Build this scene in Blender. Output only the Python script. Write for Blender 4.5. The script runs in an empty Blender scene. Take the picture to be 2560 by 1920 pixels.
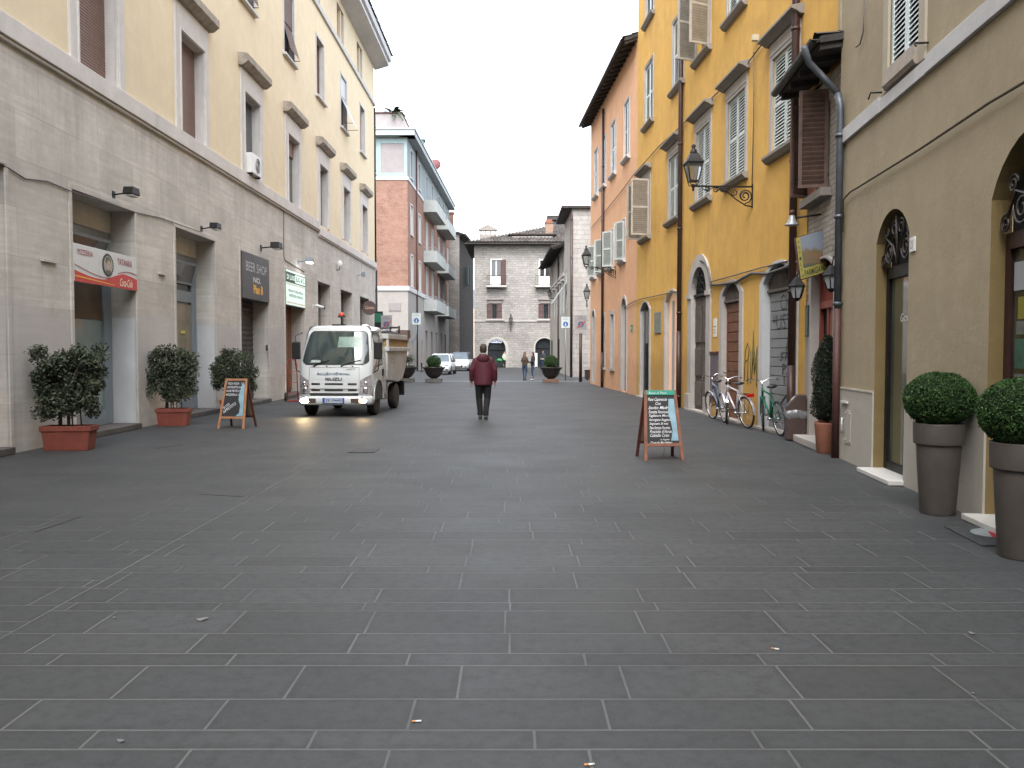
import bpy, bmesh, math, random
from mathutils import Matrix, Vector, noise as mnoise
random.seed(7)
R = math.radians
PI = math.pi
scene = bpy.context.scene
COL = scene.collection

# ------------------------------------------------------------ camera, world, sun, exposure
FPX, HCAM, PITCH = 2050.0, 1.6, math.atan(80 / 2050)
cam_d = bpy.data.cameras.new('camera')
cam_d.sensor_width = 36; cam_d.lens = 36 * FPX / 2560
cam_d.clip_start = 0.05; cam_d.clip_end = 6000
cam = bpy.data.objects.new('camera', cam_d); COL.objects.link(cam)
cam.location = (0, 0, HCAM); cam.rotation_euler = (R(90) - PITCH, 0, 0)
scene.camera = cam

SUN_EL, SUN_AZ = R(55), R(188)          # azimuth from +Y towards +X
world = bpy.data.worlds.new('World'); scene.world = world; world.use_nodes = True
wn = world.node_tree; wn.nodes.clear()
sky = wn.nodes.new('ShaderNodeTexSky'); sky.sky_type = 'NISHITA'; sky.sun_disc = False
sky.sun_elevation = SUN_EL; sky.sun_rotation = SUN_AZ
sky.air_density = 1.0; sky.dust_density = 3.0; sky.ozone_density = 1.0
hs = wn.nodes.new('ShaderNodeHueSaturation'); hs.inputs['Saturation'].default_value = 0.34
bg = wn.nodes.new('ShaderNodeBackground'); bg.inputs['Strength'].default_value = 0.15
wo = wn.nodes.new('ShaderNodeOutputWorld')
wn.links.new(sky.outputs[0], hs.inputs['Color']); wn.links.new(hs.outputs[0], bg.inputs['Color'])
wn.links.new(bg.outputs[0], wo.inputs['Surface'])
sl = bpy.data.lights.new('sun', 'SUN'); sl.energy = 0.12; sl.angle = R(60); sl.color = (1, .985, .96)
so = bpy.data.objects.new('sun', sl); COL.objects.link(so)
sd = Vector((math.sin(SUN_AZ) * math.cos(SUN_EL), math.cos(SUN_AZ) * math.cos(SUN_EL), math.sin(SUN_EL)))
so.rotation_euler = sd.to_track_quat('Z', 'Y').to_euler()
scene.view_settings.view_transform = 'Standard'; scene.view_settings.look = 'None'
scene.view_settings.gamma = 1; scene.view_settings.use_curve_mapping = False
scene.view_settings.exposure = 2.42
scene.cycles.max_bounces = 6; scene.cycles.diffuse_bounces = 4; scene.cycles.caustics_reflective = False
scene.cycles.caustics_refractive = False; scene.cycles.sample_clamp_indirect = 4
scene.cycles.use_denoising = True

# ------------------------------------------------------------ surveying: where a sight line meets the ground or a wall
def ray(x, y):
    a = (x - 1280) / FPX; b = -(y - 960) / FPX
    c, s = math.cos(PITCH), math.sin(PITCH)
    return Vector((a, c + b * s, -s + b * c))
CAM = Vector((0, 0, HCAM))
def gp(x, y, z=0.0):
    d = ray(x, y); t = (z - HCAM) / d.z
    return CAM + d * t
def push(p, d): k = 1 + d / p.y; return Vector((p.x * k, p.y * k, 0))
class Fr:
    """wall frame: x along, y into the wall, z up"""
    def __init__(s, A, B):
        A = Vector((A[0], A[1], 0)); B = Vector((B[0], B[1], 0))
        s.A, s.B = A, B; s.L = (B - A).length; d = (B - A).normalized()
        n = Vector((-d.y, d.x, 0))
        s.ang = math.atan2(d.y, d.x)
        s.mat = Matrix.Translation(A) @ Matrix.Rotation(s.ang, 4, 'Z')
        s.inv = s.mat.inverted()
    def pix(s, x, y, o=0.0):
        d = s.inv.to_3x3() @ ray(x, y); c = s.inv @ CAM
        t = (o - c.y) / d.y
        p = c + d * t
        return p.x, p.z
    def s(s, x, y=900, o=0.0): return s.pix(x, y, o)[0]
    def w(s, x, y, z): return s.mat @ Vector((x, y, z))

# ------------------------------------------------------------ mesh builder
class MB:
    def __init__(s, X=None): s.V = []; s.F = []; s.I = []; s.S = []; s.m = 0; s.X = X; s.mats = []; s.sm = False
    def use(s, mat):
        if mat not in s.mats: s.mats.append(mat)
        s.m = s.mats.index(mat); return s
    def add(s, vs, fs, sm=None):
        k = len(s.V)
        if s.X is not None: vs = [s.X @ Vector(v) for v in vs]
        s.V.extend([tuple(v) for v in vs]); s.F.extend([tuple(i + k for i in f) for f in fs])
        s.I.extend([s.m] * len(fs)); s.S.extend([s.sm if sm is None else sm] * len(fs)); return s
    def quad(s, a, b, c, d): return s.add([a, b, c, d], [(0, 1, 2, 3)])
    def box(s, x0, x1, y0, y1, z0, z1, M=None):
        vs = [(x, y, z) for x in (x0, x1) for y in (y0, y1) for z in (z0, z1)]
        if M is not None: vs = [M @ Vector(v) for v in vs]
        return s.add(vs, [(0, 1, 3, 2), (4, 6, 7, 5), (0, 4, 5, 1), (2, 3, 7, 6), (0, 2, 6, 4), (1, 5, 7, 3)])
    def cbox(s, c, sx, sy, sz, M=None):
        T = Matrix.Translation(Vector(c)) @ (M if M is not None else Matrix.Identity(4))
        return s.box(-sx / 2, sx / 2, -sy / 2, sy / 2, -sz / 2, sz / 2, T)
    def prism(s, poly, y0, y1, plane='xz'):
        n = len(poly)
        if plane == 'xz': vs = [(a, y0, b) for a, b in poly] + [(a, y1, b) for a, b in poly]
        elif plane == 'yz': vs = [(y0, a, b) for a, b in poly] + [(y1, a, b) for a, b in poly]
        else: vs = [(a, b, y0) for a, b in poly] + [(a, b, y1) for a, b in poly]
        fs = [tuple(range(n)), tuple(range(2 * n - 1, n - 1, -1))] + [(i, i + n, (i + 1) % n + n, (i + 1) % n) for i in range(n)]
        return s.add(vs, fs)
    def tube(s, pts, r, seg=8, closed=False, sm=True, flat=1.0):
        pts = [Vector(p) for p in pts]; n = len(pts)
        rr = r if isinstance(r, (list, tuple)) else [r] * n
        vs = []; up = Vector((0, 0, 1)); prev = None
        for i, p in enumerate(pts):
            if closed: t = pts[(i + 1) % n] - pts[i - 1]
            else: t = pts[min(i + 1, n - 1)] - pts[max(i - 1, 0)]
            t.normalize()
            if prev is None:
                a = up if abs(t.dot(up)) < .9 else Vector((0, 1, 0))
                u = t.cross(a).normalized()
            else:
                u = (prev - t * prev.dot(t)); u.normalize()
            prev = u; w = t.cross(u)
            for k in range(seg):
                a = 2 * PI * k / seg
                vs.append(p + (u * math.cos(a) + w * math.sin(a) * flat) * rr[i])
        fs = []
        for i in range(n if closed else n - 1):
            j = (i + 1) % n
            for k in range(seg):
                l = (k + 1) % seg
                fs.append((i * seg + k, i * seg + l, j * seg + l, j * seg + k))
        if not closed: fs += [tuple(range(seg - 1, -1, -1)), tuple(range((n - 1) * seg, n * seg))]
        return s.add(vs, fs, sm)
    def loft(s, rings, sm=True, cap=True):
        seg = len(rings[0]); vs = [v for r in rings for v in r]; fs = []
        for i in range(len(rings) - 1):
            for k in range(seg):
                l = (k + 1) % seg
                fs.append((i * seg + k, i * seg + l, (i + 1) * seg + l, (i + 1) * seg + k))
        if cap: fs += [tuple(range(seg - 1, -1, -1)), tuple(range((len(rings) - 1) * seg, len(rings) * seg))]
        return s.add(vs, fs, sm)
    def lathe(s, prof, seg=24, c=(0, 0, 0), M=None, sm=True, cap=True):
        rings = []
        for r, z in prof:
            ring = []
            for k in range(seg):
                a = 2 * PI * k / seg
                v = Vector((r * math.cos(a), r * math.sin(a), z))
                if M is not None: v = M @ v
                ring.append(v + Vector(c))
            rings.append(ring)
        return s.loft(rings, sm, cap)
    def cyl(s, a, b, r, seg=12, r2=None):
        return s.tube([a, b], [r, r if r2 is None else r2], seg)
    def ell(s, c, rx, ry, rz, seg=14, rings=9, M=None):
        L = []
        for i in range(rings + 1):
            th = -PI / 2 + PI * i / rings
            cr, z = max(math.cos(th), .02), math.sin(th)
            ring = []
            for k in range(seg):
                a = 2 * PI * k / seg
                v = Vector((rx * cr * math.cos(a), ry * cr * math.sin(a), rz * z))
                if M is not None: v = M @ v
                ring.append(v + Vector(c))
            L.append(ring)
        return s.loft(L, True, True)
    def limb(s, secs, seg=14):
        """secs: (centre, rx, ry) horizontal ellipses"""
        return s.loft([[Vector(c) + Vector((rx * math.cos(2 * PI * k / seg), ry * math.sin(2 * PI * k / seg), 0)) for k in range(seg)] for c, rx, ry in secs])
    def text(s, txt, x, z, h, w=None, y=0.0, align='L', shear=0.0, ext=0.0015, M=None, spacing=1.0, bold=0.0):
        key = (txt, shear, spacing, bold)
        if key not in TXT:
            cu = bpy.data.curves.new('txt', 'FONT'); cu.body = txt; cu.size = 1; cu.resolution_u = 2; cu.shear = shear
            cu.space_character = spacing; cu.offset = bold
            ob = bpy.data.objects.new('txt', cu); COL.objects.link(ob)
            dg = bpy.context.evaluated_depsgraph_get(); me = bpy.data.meshes.new_from_object(ob.evaluated_get(dg))
            TXT[key] = ([v.co.copy() for v in me.vertices], [tuple(p.vertices) for p in me.polygons])
            bpy.data.objects.remove(ob); bpy.data.curves.remove(cu); bpy.data.meshes.remove(me)
        V, F = TXT[key]
        if not V: return s
        x0 = min(v.x for v in V); x1 = max(v.x for v in V); y0 = min(v.y for v in V); y1 = max(v.y for v in V)
        sy = h / max(y1 - y0, 1e-6); sx = sy if w is None else w / max(x1 - x0, 1e-6)
        ww = (x1 - x0) * sx; ox = x - (ww / 2 if align == 'C' else ww if align == 'R' else 0)
        vs = [Vector((ox + (v.x - x0) * sx, y - ext, z + (v.y - y0) * sy)) for v in V]
        if M is not None: vs = [M @ v for v in vs]
        return s.add(vs, F, False)
TXT = {}

def mesh_of(name, mb, mat=None, fix=True):
    me = bpy.data.meshes.new(name); me.from_pydata(mb.V, [], mb.F); me.update()
    mats = mb.mats if mb.mats else [mat]
    for m in mats: me.materials.append(m)
    me.polygons.foreach_set('material_index', mb.I); me.polygons.foreach_set('use_smooth', mb.S)
    if fix and len(mb.F) < 60000:
        bm = bmesh.new(); bm.from_mesh(me); bmesh.ops.recalc_face_normals(bm, faces=bm.faces); bm.to_mesh(me); bm.free()
    me.update(); return me
def link(name, me, parent=None):
    o = bpy.data.objects.new(name, me); COL.objects.link(o)
    if parent is not None: o.parent = parent
    return o
def part(parent, name, mb, mat=None, bevel=0, label=None, fix=True, remesh=0, subd=0):
    o = link(name, mesh_of(name, mb, mat, fix), parent)
    if label: o['label'] = label
    if remesh:
        m = o.modifiers.new('r', 'REMESH'); m.mode = 'VOXEL'; m.voxel_size = remesh; m.use_smooth_shade = True
        m2 = o.modifiers.new('s', 'SMOOTH'); m2.factor = .6; m2.iterations = 4
    if bevel:
        m = o.modifiers.new('b', 'BEVEL'); m.width = bevel; m.segments = 2; m.limit_method = 'ANGLE'; m.angle_limit = R(40)
    return o
def thing(name, label, cat, loc=(0, 0, 0), rotz=0.0, group=None):
    o = bpy.data.objects.new(name, None); COL.objects.link(o); o.empty_display_size = .2
    o.location = loc; o.rotation_euler = (0, 0, rotz); o['label'] = label; o['category'] = cat
    if group: o['group'] = group
    return o
def frthing(name, label, cat, fr, group=None): return thing(name, label, cat, fr.A, fr.ang, group)
def tag(o, label, cat, group=None):
    o['label'] = label; o['category'] = cat
    if group: o['group'] = group
    return o
def solo(name, label, cat, mb, mat=None, group=None, loc=(0, 0, 0), rotz=0, bevel=0, fix=True):
    o = part(None, name, mb, mat, bevel, fix=fix); o.location = loc; o.rotation_euler = (0, 0, rotz)
    return tag(o, label, cat, group)
def copy_tree(o, parent=None):
    c = o.copy(); COL.objects.link(c); c.parent = parent
    for ch in list(o.children): copy_tree(ch, c)
    return c
def sub(base, fr): return Matrix.Translation(base.A).inverted() if False else (base.inv @ fr.mat)

# ------------------------------------------------------------ materials
MATS = {}
def newmat(name):
    m = bpy.data.materials.new(name); m.use_nodes = True; nt = m.node_tree
    b = nt.nodes['Principled BSDF']; return m, nt, b
def nd(nt, t, **k):
    n = nt.nodes.new(t)
    for a, v in k.items():
        if a.startswith('i_'): n.inputs[a[2:].replace('_', ' ')].default_value = v
        else: setattr(n, a, v)
    return n
def rgb(c): return (c[0], c[1], c[2], 1)
def coords(nt, scale=(1, 1, 1)):
    tc = nd(nt, 'ShaderNodeTexCoord'); mp = nd(nt, 'ShaderNodeMapping'); mp.inputs['Scale'].default_value = scale
    nt.links.new(tc.outputs['Object'], mp.inputs['Vector']); return mp.outputs[0]
def ramp(nt, src, p0, p1, c0=(0, 0, 0, 1), c1=(1, 1, 1, 1)):
    r = nd(nt, 'ShaderNodeValToRGB'); r.color_ramp.elements[0].position = p0; r.color_ramp.elements[1].position = p1
    r.color_ramp.elements[0].color = c0; r.color_ramp.elements[1].color = c1
    nt.links.new(src, r.inputs[0]); return r.outputs[0]
def noise(nt, vec, scale, detail=4, rough=.55):
    n = nd(nt, 'ShaderNodeTexNoise'); n.inputs['Scale'].default_value = scale; n.inputs['Detail'].default_value = detail
    n.inputs['Roughness'].default_value = rough; nt.links.new(vec, n.inputs['Vector']); return n.outputs[0]
def mixc(nt, fac, a, b, mode='MIX'):
    m = nd(nt, 'ShaderNodeMix', data_type='RGBA', blend_type=mode)
    for i, v in ((0, fac), (6, a), (7, b)):
        if isinstance(v, (tuple, list)): m.inputs[i].default_value = rgb(v)
        elif isinstance(v, (int, float)): m.inputs[i].default_value = v
        else: nt.links.new(v, m.inputs[i])
    return m.outputs[2]
def bumpn(nt, b, h, strength, dist=.01):
    n = nd(nt, 'ShaderNodeBump'); n.inputs['Strength'].default_value = strength; n.inputs['Distance'].default_value = dist
    nt.links.new(h, n.inputs['Height']); nt.links.new(n.outputs[0], b.inputs['Normal'])
def math_(nt, op, a, b=None, c=None):
    m = nd(nt, 'ShaderNodeMath', operation=op)
    for i, v in enumerate((a, b, c)):
        if v is None: continue
        if isinstance(v, (int, float)): m.inputs[i].default_value = v
        else: nt.links.new(v, m.inputs[i])
    return m.outputs[0]

def simple(name, col, rough=.6, metal=0.0, var=.12, scale=6, bump=.0, emit=0.0, coat=0.0, spec=.5, ecol=None):
    if name in MATS: return MATS[name]
    m, nt, b = newmat(name)
    v = coords(nt)
    if var > 0:
        n = noise(nt, v, scale, 5)
        f = ramp(nt, n, .3, .7)
        c = mixc(nt, f, tuple(x * (1 - var) for x in col), tuple(min(x * (1 + var), 1) for x in col))
        nt.links.new(c, b.inputs['Base Color'])
    else: b.inputs['Base Color'].default_value = rgb(col)
    b.inputs['Roughness'].default_value = rough; b.inputs['Metallic'].default_value = metal
    b.inputs['Coat Weight'].default_value = coat; b.inputs['Specular IOR Level'].default_value = spec
    if emit: b.inputs['Emission Color'].default_value = rgb(ecol or col); b.inputs['Emission Strength'].default_value = emit
    if bump: bumpn(nt, b, noise(nt, v, scale * 12, 3), bump)
    MATS[name] = m; return m

def plaster(name, col, stain=(.3, .25, .2), amt=.3, drip=.35, grain=.35, blotch=.15, col2=None, low=None):
    m, nt, b = newmat(name); v = coords(nt)
    big = ramp(nt, noise(nt, v, .45, 6, .65), .35, .68)
    c = mixc(nt, big, col, col2 or tuple(x * (1 - blotch) for x in col))
    med = ramp(nt, noise(nt, v, 2.2, 6, .7), .45, .75)
    c = mixc(nt, math_(nt, 'MULTIPLY', med, .5), c, tuple(min(1, x * 1.15 + .02) for x in col))
    vs = coords(nt, (2.2, 2.2, .22)); st = ramp(nt, noise(nt, vs, 1.3, 6, .7), .52, .8)
    c = mixc(nt, math_(nt, 'MULTIPLY', st, drip), c, stain)
    if low:   # damp stained foot of the wall
        tc = nd(nt, 'ShaderNodeTexCoord'); sx = nd(nt, 'ShaderNodeSeparateXYZ'); nt.links.new(tc.outputs['Object'], sx.inputs[0])
        h = math_(nt, 'ADD', sx.outputs[2], math_(nt, 'MULTIPLY', noise(nt, v, 1.2, 5, .7), -2.2))
        f = ramp(nt, math_(nt, 'MULTIPLY', h, 1.0), -.6, .5, (1, 1, 1, 1), (0, 0, 0, 1))
        c = mixc(nt, math_(nt, 'MULTIPLY', f, low), c, stain)
    fine = ramp(nt, noise(nt, v, 60, 3), .35, .65)
    c = mixc(nt, math_(nt, 'MULTIPLY', fine, .10), c, tuple(x * .6 for x in col))
    nt.links.new(c, b.inputs['Base Color']); b.inputs['Roughness'].default_value = .92
    b.inputs['Specular IOR Level'].default_value = .2
    bumpn(nt, b, noise(nt, v, 9, 8, .75), grain, .02)
    return m

def wallvec(nt, sx=1.0, sz=1.0):
    tc = nd(nt, 'ShaderNodeTexCoord'); s = nd(nt, 'ShaderNodeSeparateXYZ'); nt.links.new(tc.outputs['Object'], s.inputs[0])
    a = math_(nt, 'MULTIPLY', math_(nt, 'ADD', s.outputs[0], s.outputs[1]), sx); z = math_(nt, 'MULTIPLY', s.outputs[2], sz)
    c = nd(nt, 'ShaderNodeCombineXYZ'); nt.links.new(a, c.inputs[0]); nt.links.new(z, c.inputs[1]); return c.outputs[0]

def blocks(name, c1, c2, mortar, bw, bh, ms=.012, wob=.0, bumps=.5, rough=.9, stain=None, nscale=3.0):
    m, nt, b = newmat(name); v = wallvec(nt); o = coords(nt)
    if wob:
        nn = nd(nt, 'ShaderNodeTexNoise'); nn.inputs['Scale'].default_value = 1.7; nn.inputs['Detail'].default_value = 3
        nt.links.new(o, nn.inputs['Vector'])
        sc = nd(nt, 'ShaderNodeVectorMath', operation='SCALE'); sc.inputs['Scale'].default_value = wob
        sb = nd(nt, 'ShaderNodeVectorMath', operation='SUBTRACT'); sb.inputs[1].default_value = (.5, .5, .5)
        nt.links.new(nn.outputs['Color'], sb.inputs[0]); nt.links.new(sb.outputs[0], sc.inputs[0])
        ad = nd(nt, 'ShaderNodeVectorMath', operation='ADD'); nt.links.new(v, ad.inputs[0]); nt.links.new(sc.outputs[0], ad.inputs[1]); v = ad.outputs[0]
    br = nd(nt, 'ShaderNodeTexBrick'); nt.links.new(v, br.inputs['Vector'])
    br.inputs['Color1'].default_value = rgb(c1); br.inputs['Color2'].default_value = rgb(c2); br.inputs['Mortar'].default_value = rgb(mortar)
    br.inputs['Scale'].default_value = 1; br.inputs['Mortar Size'].default_value = ms; br.inputs['Mortar Smooth'].default_value = .3
    br.inputs['Brick Width'].default_value = bw; br.inputs['Row Height'].default_value = bh; br.offset = .47; br.squash = .8; br.squash_frequency = 3
    n = ramp(nt, noise(nt, o, nscale, 6, .7), .35, .7)
    c = mixc(nt, math_(nt, 'MULTIPLY', n, .5), br.outputs['Color'], tuple(x * .62 for x in c1))
    n2 = ramp(nt, noise(nt, o, .5, 5, .6), .4, .7)
    c = mixc(nt, math_(nt, 'MULTIPLY', n2, .35), c, stain or tuple(min(1, x * 1.25) for x in c2))
    nt.links.new(c, b.inputs['Base Color']); b.inputs['Roughness'].default_value = rough; b.inputs['Specular IOR Level'].default_value = .2
    h = math_(nt, 'ADD', math_(nt, 'MULTIPLY', br.outputs['Fac'], -1.0), math_(nt, 'MULTIPLY', noise(nt, o, 14, 5, .7), .8))
    bumpn(nt, b, h, bumps, .02); return m

def travertine():
    m, nt, b = newmat('travertine'); o = coords(nt, (1, 1, 1))
    base = (.60, .575, .525)
    st = noise(nt, coords(nt, (.55, .55, 7)), 1.6, 8, .72)
    c = mixc(nt, ramp(nt, st, .36, .68), tuple(x * .86 for x in base), tuple(x * 1.12 for x in base))
    c = mixc(nt, math_(nt, 'MULTIPLY', ramp(nt, noise(nt, o, .7, 8, .75), .42, .62), .75), c, tuple(x * .70 for x in base))
    c = mixc(nt, math_(nt, 'MULTIPLY', ramp(nt, noise(nt, o, 3.3, 6, .75), .55, .72), .35), c, (.66, .64, .61))
    # big slabs, each its own tone
    v = wallvec(nt)
    br = nd(nt, 'ShaderNodeTexBrick'); nt.links.new(v, br.inputs['Vector'])
    br.inputs['Scale'].default_value = 1; br.inputs['Brick Width'].default_value = 1.9; br.inputs['Row Height'].default_value = .78
    br.inputs['Mortar Size'].default_value = .006; br.inputs['Color1'].default_value = (1.06, 1.05, 1.04, 1); br.inputs['Color2'].default_value = (.86, .85, .84, 1)
    br.inputs['Mortar'].default_value = (.72, .71, .70, 1); br.offset = .37; br.squash_frequency = 2; br.squash = .7
    c = mixc(nt, .8, c, br.outputs['Color'], 'MULTIPLY')
    # dark run-off stains below the string course
    dr = ramp(nt, noise(nt, coords(nt, (1.8, 1.8, .25)), 1.0, 6, .7), .5, .74)
    sx = nd(nt, 'ShaderNodeSeparateXYZ'); nt.links.new(coords(nt), sx.inputs[0])
    up = ramp(nt, math_(nt, 'MULTIPLY', sx.outputs[2], .143), .5, .95)
    c = mixc(nt, math_(nt, 'MULTIPLY', math_(nt, 'MULTIPLY', dr, up), .60), c, (.25, .225, .20))
    # limewashed lighter zone at hand height with a wandering edge
    hz = math_(nt, 'ADD', sx.outputs[2], math_(nt, 'MULTIPLY', math_(nt, 'SUBTRACT', noise(nt, coords(nt, (1, 1, .3)), .8, 4), .5), .9))
    a = ramp(nt, math_(nt, 'MULTIPLY', hz, .25), .575, .60, (1, 1, 1, 1), (0, 0, 0, 1)); bb = ramp(nt, math_(nt, 'MULTIPLY', hz, .25), .22, .33)
    c = mixc(nt, math_(nt, 'MULTIPLY', math_(nt, 'MULTIPLY', a, bb), .62), c, (.47, .455, .45))
    pit = ramp(nt, noise(nt, coords(nt, (1, 1, 2.5)), 26, 4, .7), .60, .72)
    c = mixc(nt, math_(nt, 'MULTIPLY', pit, .35), c, (.17, .15, .13))
    nt.links.new(c, b.inputs['Base Color']); b.inputs['Roughness'].default_value = .8; b.inputs['Specular IOR Level'].default_value = .25
    bumpn(nt, b, math_(nt, 'ADD', math_(nt, 'MULTIPLY', pit, -1), math_(nt, 'MULTIPLY', br.outputs['Fac'], -1)), .35, .01); return m

def paving():
    m, nt, b = newmat('grey_paving'); g = nd(nt, 'ShaderNodeNewGeometry'); s = nd(nt, 'ShaderNodeSeparateXYZ'); nt.links.new(g.outputs['Position'], s.inputs[0])
    X, Y = s.outputs[0], s.outputs[1]
    wob = math_(nt, 'MULTIPLY', math_(nt, 'SUBTRACT', noise(nt, g.outputs['Position'], .6, 2), .5), .02)
    # left field beyond the longitudinal joint is laid out of step
    left = math_(nt, 'LESS_THAN', X, -2.86)
    Y2 = math_(nt, 'ADD', math_(nt, 'SUBTRACT', math_(nt, 'ADD', Y, wob), 3.244), math_(nt, 'MULTIPLY', left, .37))
    P = .885
    t = math_(nt, 'MODULO', math_(nt, 'ADD', Y2, 885.0), P); k = math_(nt, 'FLOOR', math_(nt, 'DIVIDE', Y2, P))
    g1 = math_(nt, 'GREATER_THAN', t, .168); g2 = math_(nt, 'GREATER_THAN', t, .478)
    cls = math_(nt, 'ADD', g1, g2)
    # distance to nearest course joint
    d = math_(nt, 'MINIMUM', math_(nt, 'MINIMUM', t, math_(nt, 'ABSOLUTE', math_(nt, 'SUBTRACT', t, P))),
              math_(nt, 'MINIMUM', math_(nt, 'ABSOLUTE', math_(nt, 'SUBTRACT', t, .168)), math_(nt, 'ABSOLUTE', math_(nt, 'SUBTRACT', t, .478))))
    row = math_(nt, 'ADD', math_(nt, 'MULTIPLY', k, 3), cls)
    wn_ = nd(nt, 'ShaderNodeTexWhiteNoise', noise_dimensions='1D'); nt.links.new(math_(nt, 'ADD', row, math_(nt, 'MULTIPLY', left, 57)), wn_.inputs['W'])
    L = math_(nt, 'ADD', .80, math_(nt, 'MULTIPLY', math_(nt, 'SUBTRACT', 2.0, cls), .06))
    xs = math_(nt, 'DIVIDE', math_(nt, 'ADD', X, math_(nt, 'MULTIPLY', wn_.outputs['Value'], 3.0)), L)
    xs = math_(nt, 'ADD', xs, 200)
    fx = math_(nt, 'FRACT', xs); dx = math_(nt, 'MULTIPLY', math_(nt, 'MINIMUM', fx, math_(nt, 'SUBTRACT', 1, fx)), L)
    slab = math_(nt, 'ADD', math_(nt, 'MULTIPLY', math_(nt, 'FLOOR', xs), 13.7), math_(nt, 'MULTIPLY', row, 3.1))
    w2 = nd(nt, 'ShaderNodeTexWhiteNoise', noise_dimensions='1D'); nt.links.new(slab, w2.inputs['W'])
    lon = math_(nt, 'MINIMUM', math_(nt, 'ABSOLUTE', math_(nt, 'ADD', X, 2.86)), math_(nt, 'ABSOLUTE', math_(nt, 'ADD', X, 2.58)))
    dd = math_(nt, 'MINIMUM', math_(nt, 'MINIMUM', d, dx), math_(nt, 'ABSOLUTE', math_(nt, 'ADD', X, 2.86)))
    dd = math_(nt, 'ADD', dd, math_(nt, 'MULTIPLY', math_(nt, 'SUBTRACT', noise(nt, g.outputs['Position'], 30, 4, .7), .5), .007))
    rj = math_(nt, 'ADD', .0030, math_(nt, 'MULTIPLY', noise(nt, g.outputs['Position'], 25, 3), .003))
    jm = nd(nt, 'ShaderNodeMapRange'); nt.links.new(dd, jm.inputs['Value']); nt.links.new(rj, jm.inputs['From Min'])
    nt.links.new(math_(nt, 'ADD', rj, .0035), jm.inputs['From Max']); jm.inputs['To Min'].default_value = 1; jm.inputs['To Max'].default_value = 0
    base = (.0385, .0418, .0440)
    pos = g.outputs['Position']
    c = mixc(nt, w2.outputs['Value'], tuple(x * .80 for x in base), tuple(x * 1.24 for x in base))
    c = mixc(nt, ramp(nt, noise(nt, pos, .35, 6, .6), .45, .75), c, (.0255, .0292, .0315))
    fine = ramp(nt, noise(nt, pos, 90, 4, .7), .35, .65)
    c = mixc(nt, math_(nt, 'MULTIPLY', fine, .40), c, (.066, .072, .074))
    c = mixc(nt, math_(nt, 'MULTIPLY', ramp(nt, noise(nt, pos, 13, 7, .8), .46, .62), .55), c, (.020, .021, .021))
    c = mixc(nt, math_(nt, 'MULTIPLY', ramp(nt, noise(nt, pos, .28, 5, .7), .50, .62), .45), c, (.048, .050, .047))
    sp = ramp(nt, noise(nt, pos, 5, 5, .7), .62, .75)
    c = mixc(nt, math_(nt, 'MULTIPLY', sp, .45), c, (.020, .020, .020))
    lt = ramp(nt, noise(nt, pos, 1.3, 5, .75), .66, .76)
    c = mixc(nt, math_(nt, 'MULTIPLY', lt, .40), c, (.066, .067, .068))
    vo = nd(nt, 'ShaderNodeTexVoronoi'); vo.inputs['Scale'].default_value = 2.3; nt.links.new(pos, vo.inputs['Vector'])
    gum = ramp(nt, vo.outputs['Distance'], .02, .035, (1, 1, 1, 1), (0, 0, 0, 1))
    c = mixc(nt, math_(nt, 'MULTIPLY', gum, .35), c, (.020, .020, .020))
    fade = ramp(nt, noise(nt, pos, .9, 4, .6), .28, .56)
    gr = ramp(nt, dd, .006, .05, (1, 1, 1, 1), (0, 0, 0, 1))
    c = mixc(nt, math_(nt, 'MULTIPLY', math_(nt, 'MULTIPLY', gr, noise(nt, pos, 2.3, 5, .7)), .55), c, (.017, .018, .018))
    jf = math_(nt, 'MULTIPLY', math_(nt, 'MULTIPLY', jm.outputs[0], math_(nt, 'ADD', .28, math_(nt, 'MULTIPLY', fade, .72))), .88)
    c = mixc(nt, jf, c, (.098, .101, .102))
    nt.links.new(c, b.inputs['Base Color'])
    ro = math_(nt, 'ADD', .50, math_(nt, 'MULTIPLY', noise(nt, pos, .7, 5, .7), .22)); nt.links.new(ro, b.inputs['Roughness'])
    b.inputs['Specular IOR Level'].default_value = .4
    bumpn(nt, b, math_(nt, 'ADD', math_(nt, 'MULTIPLY', jf, -1.0), math_(nt, 'MULTIPLY', noise(nt, pos, 60, 5, .7), .5)), .35, .004); return m

def foliage(name, c1, c2, trans=.0):
    m, nt, b = newmat(name); tc = nd(nt, 'ShaderNodeTexCoord')
    g = nd(nt, 'ShaderNodeNewGeometry')
    c = mixc(nt, g.outputs['Random Per Island'], c1, c2)
    n = ramp(nt, noise(nt, tc.outputs['Object'], 5, 3), .35, .65)
    c = mixc(nt, math_(nt, 'MULTIPLY', n, .4), c, tuple(x * .55 for x in c1))
    nt.links.new(c, b.inputs['Base Color']); b.inputs['Roughness'].default_value = .6; b.inputs['Specular IOR Level'].default_value = .3
    b.inputs['Subsurface Weight'].default_value = 0
    return m

def glassy(name, col, rough=.06, spec=.6, var=.3, emit=0):
    """window glass seen from the street: dark room behind, mirror-like surface"""
    if name in MATS: return MATS[name]
    m, nt, b = newmat(name); v = coords(nt)
    c = mixc(nt, ramp(nt, noise(nt, v, 1.1, 3), .3, .7), tuple(x * (1 - var) for x in col), tuple(x * (1 + var) for x in col))
    nt.links.new(c, b.inputs['Base Color']); b.inputs['Roughness'].default_value = rough; b.inputs['Specular IOR Level'].default_value = spec
    b.inputs['Coat Weight'].default_value = .3
    if emit: nt.links.new(c, b.inputs['Emission Color']); b.inputs['Emission Strength'].default_value = emit
    bumpn(nt, b, noise(nt, v, 1.5, 2), .05, .02)
    MATS[name] = m; return m

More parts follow.
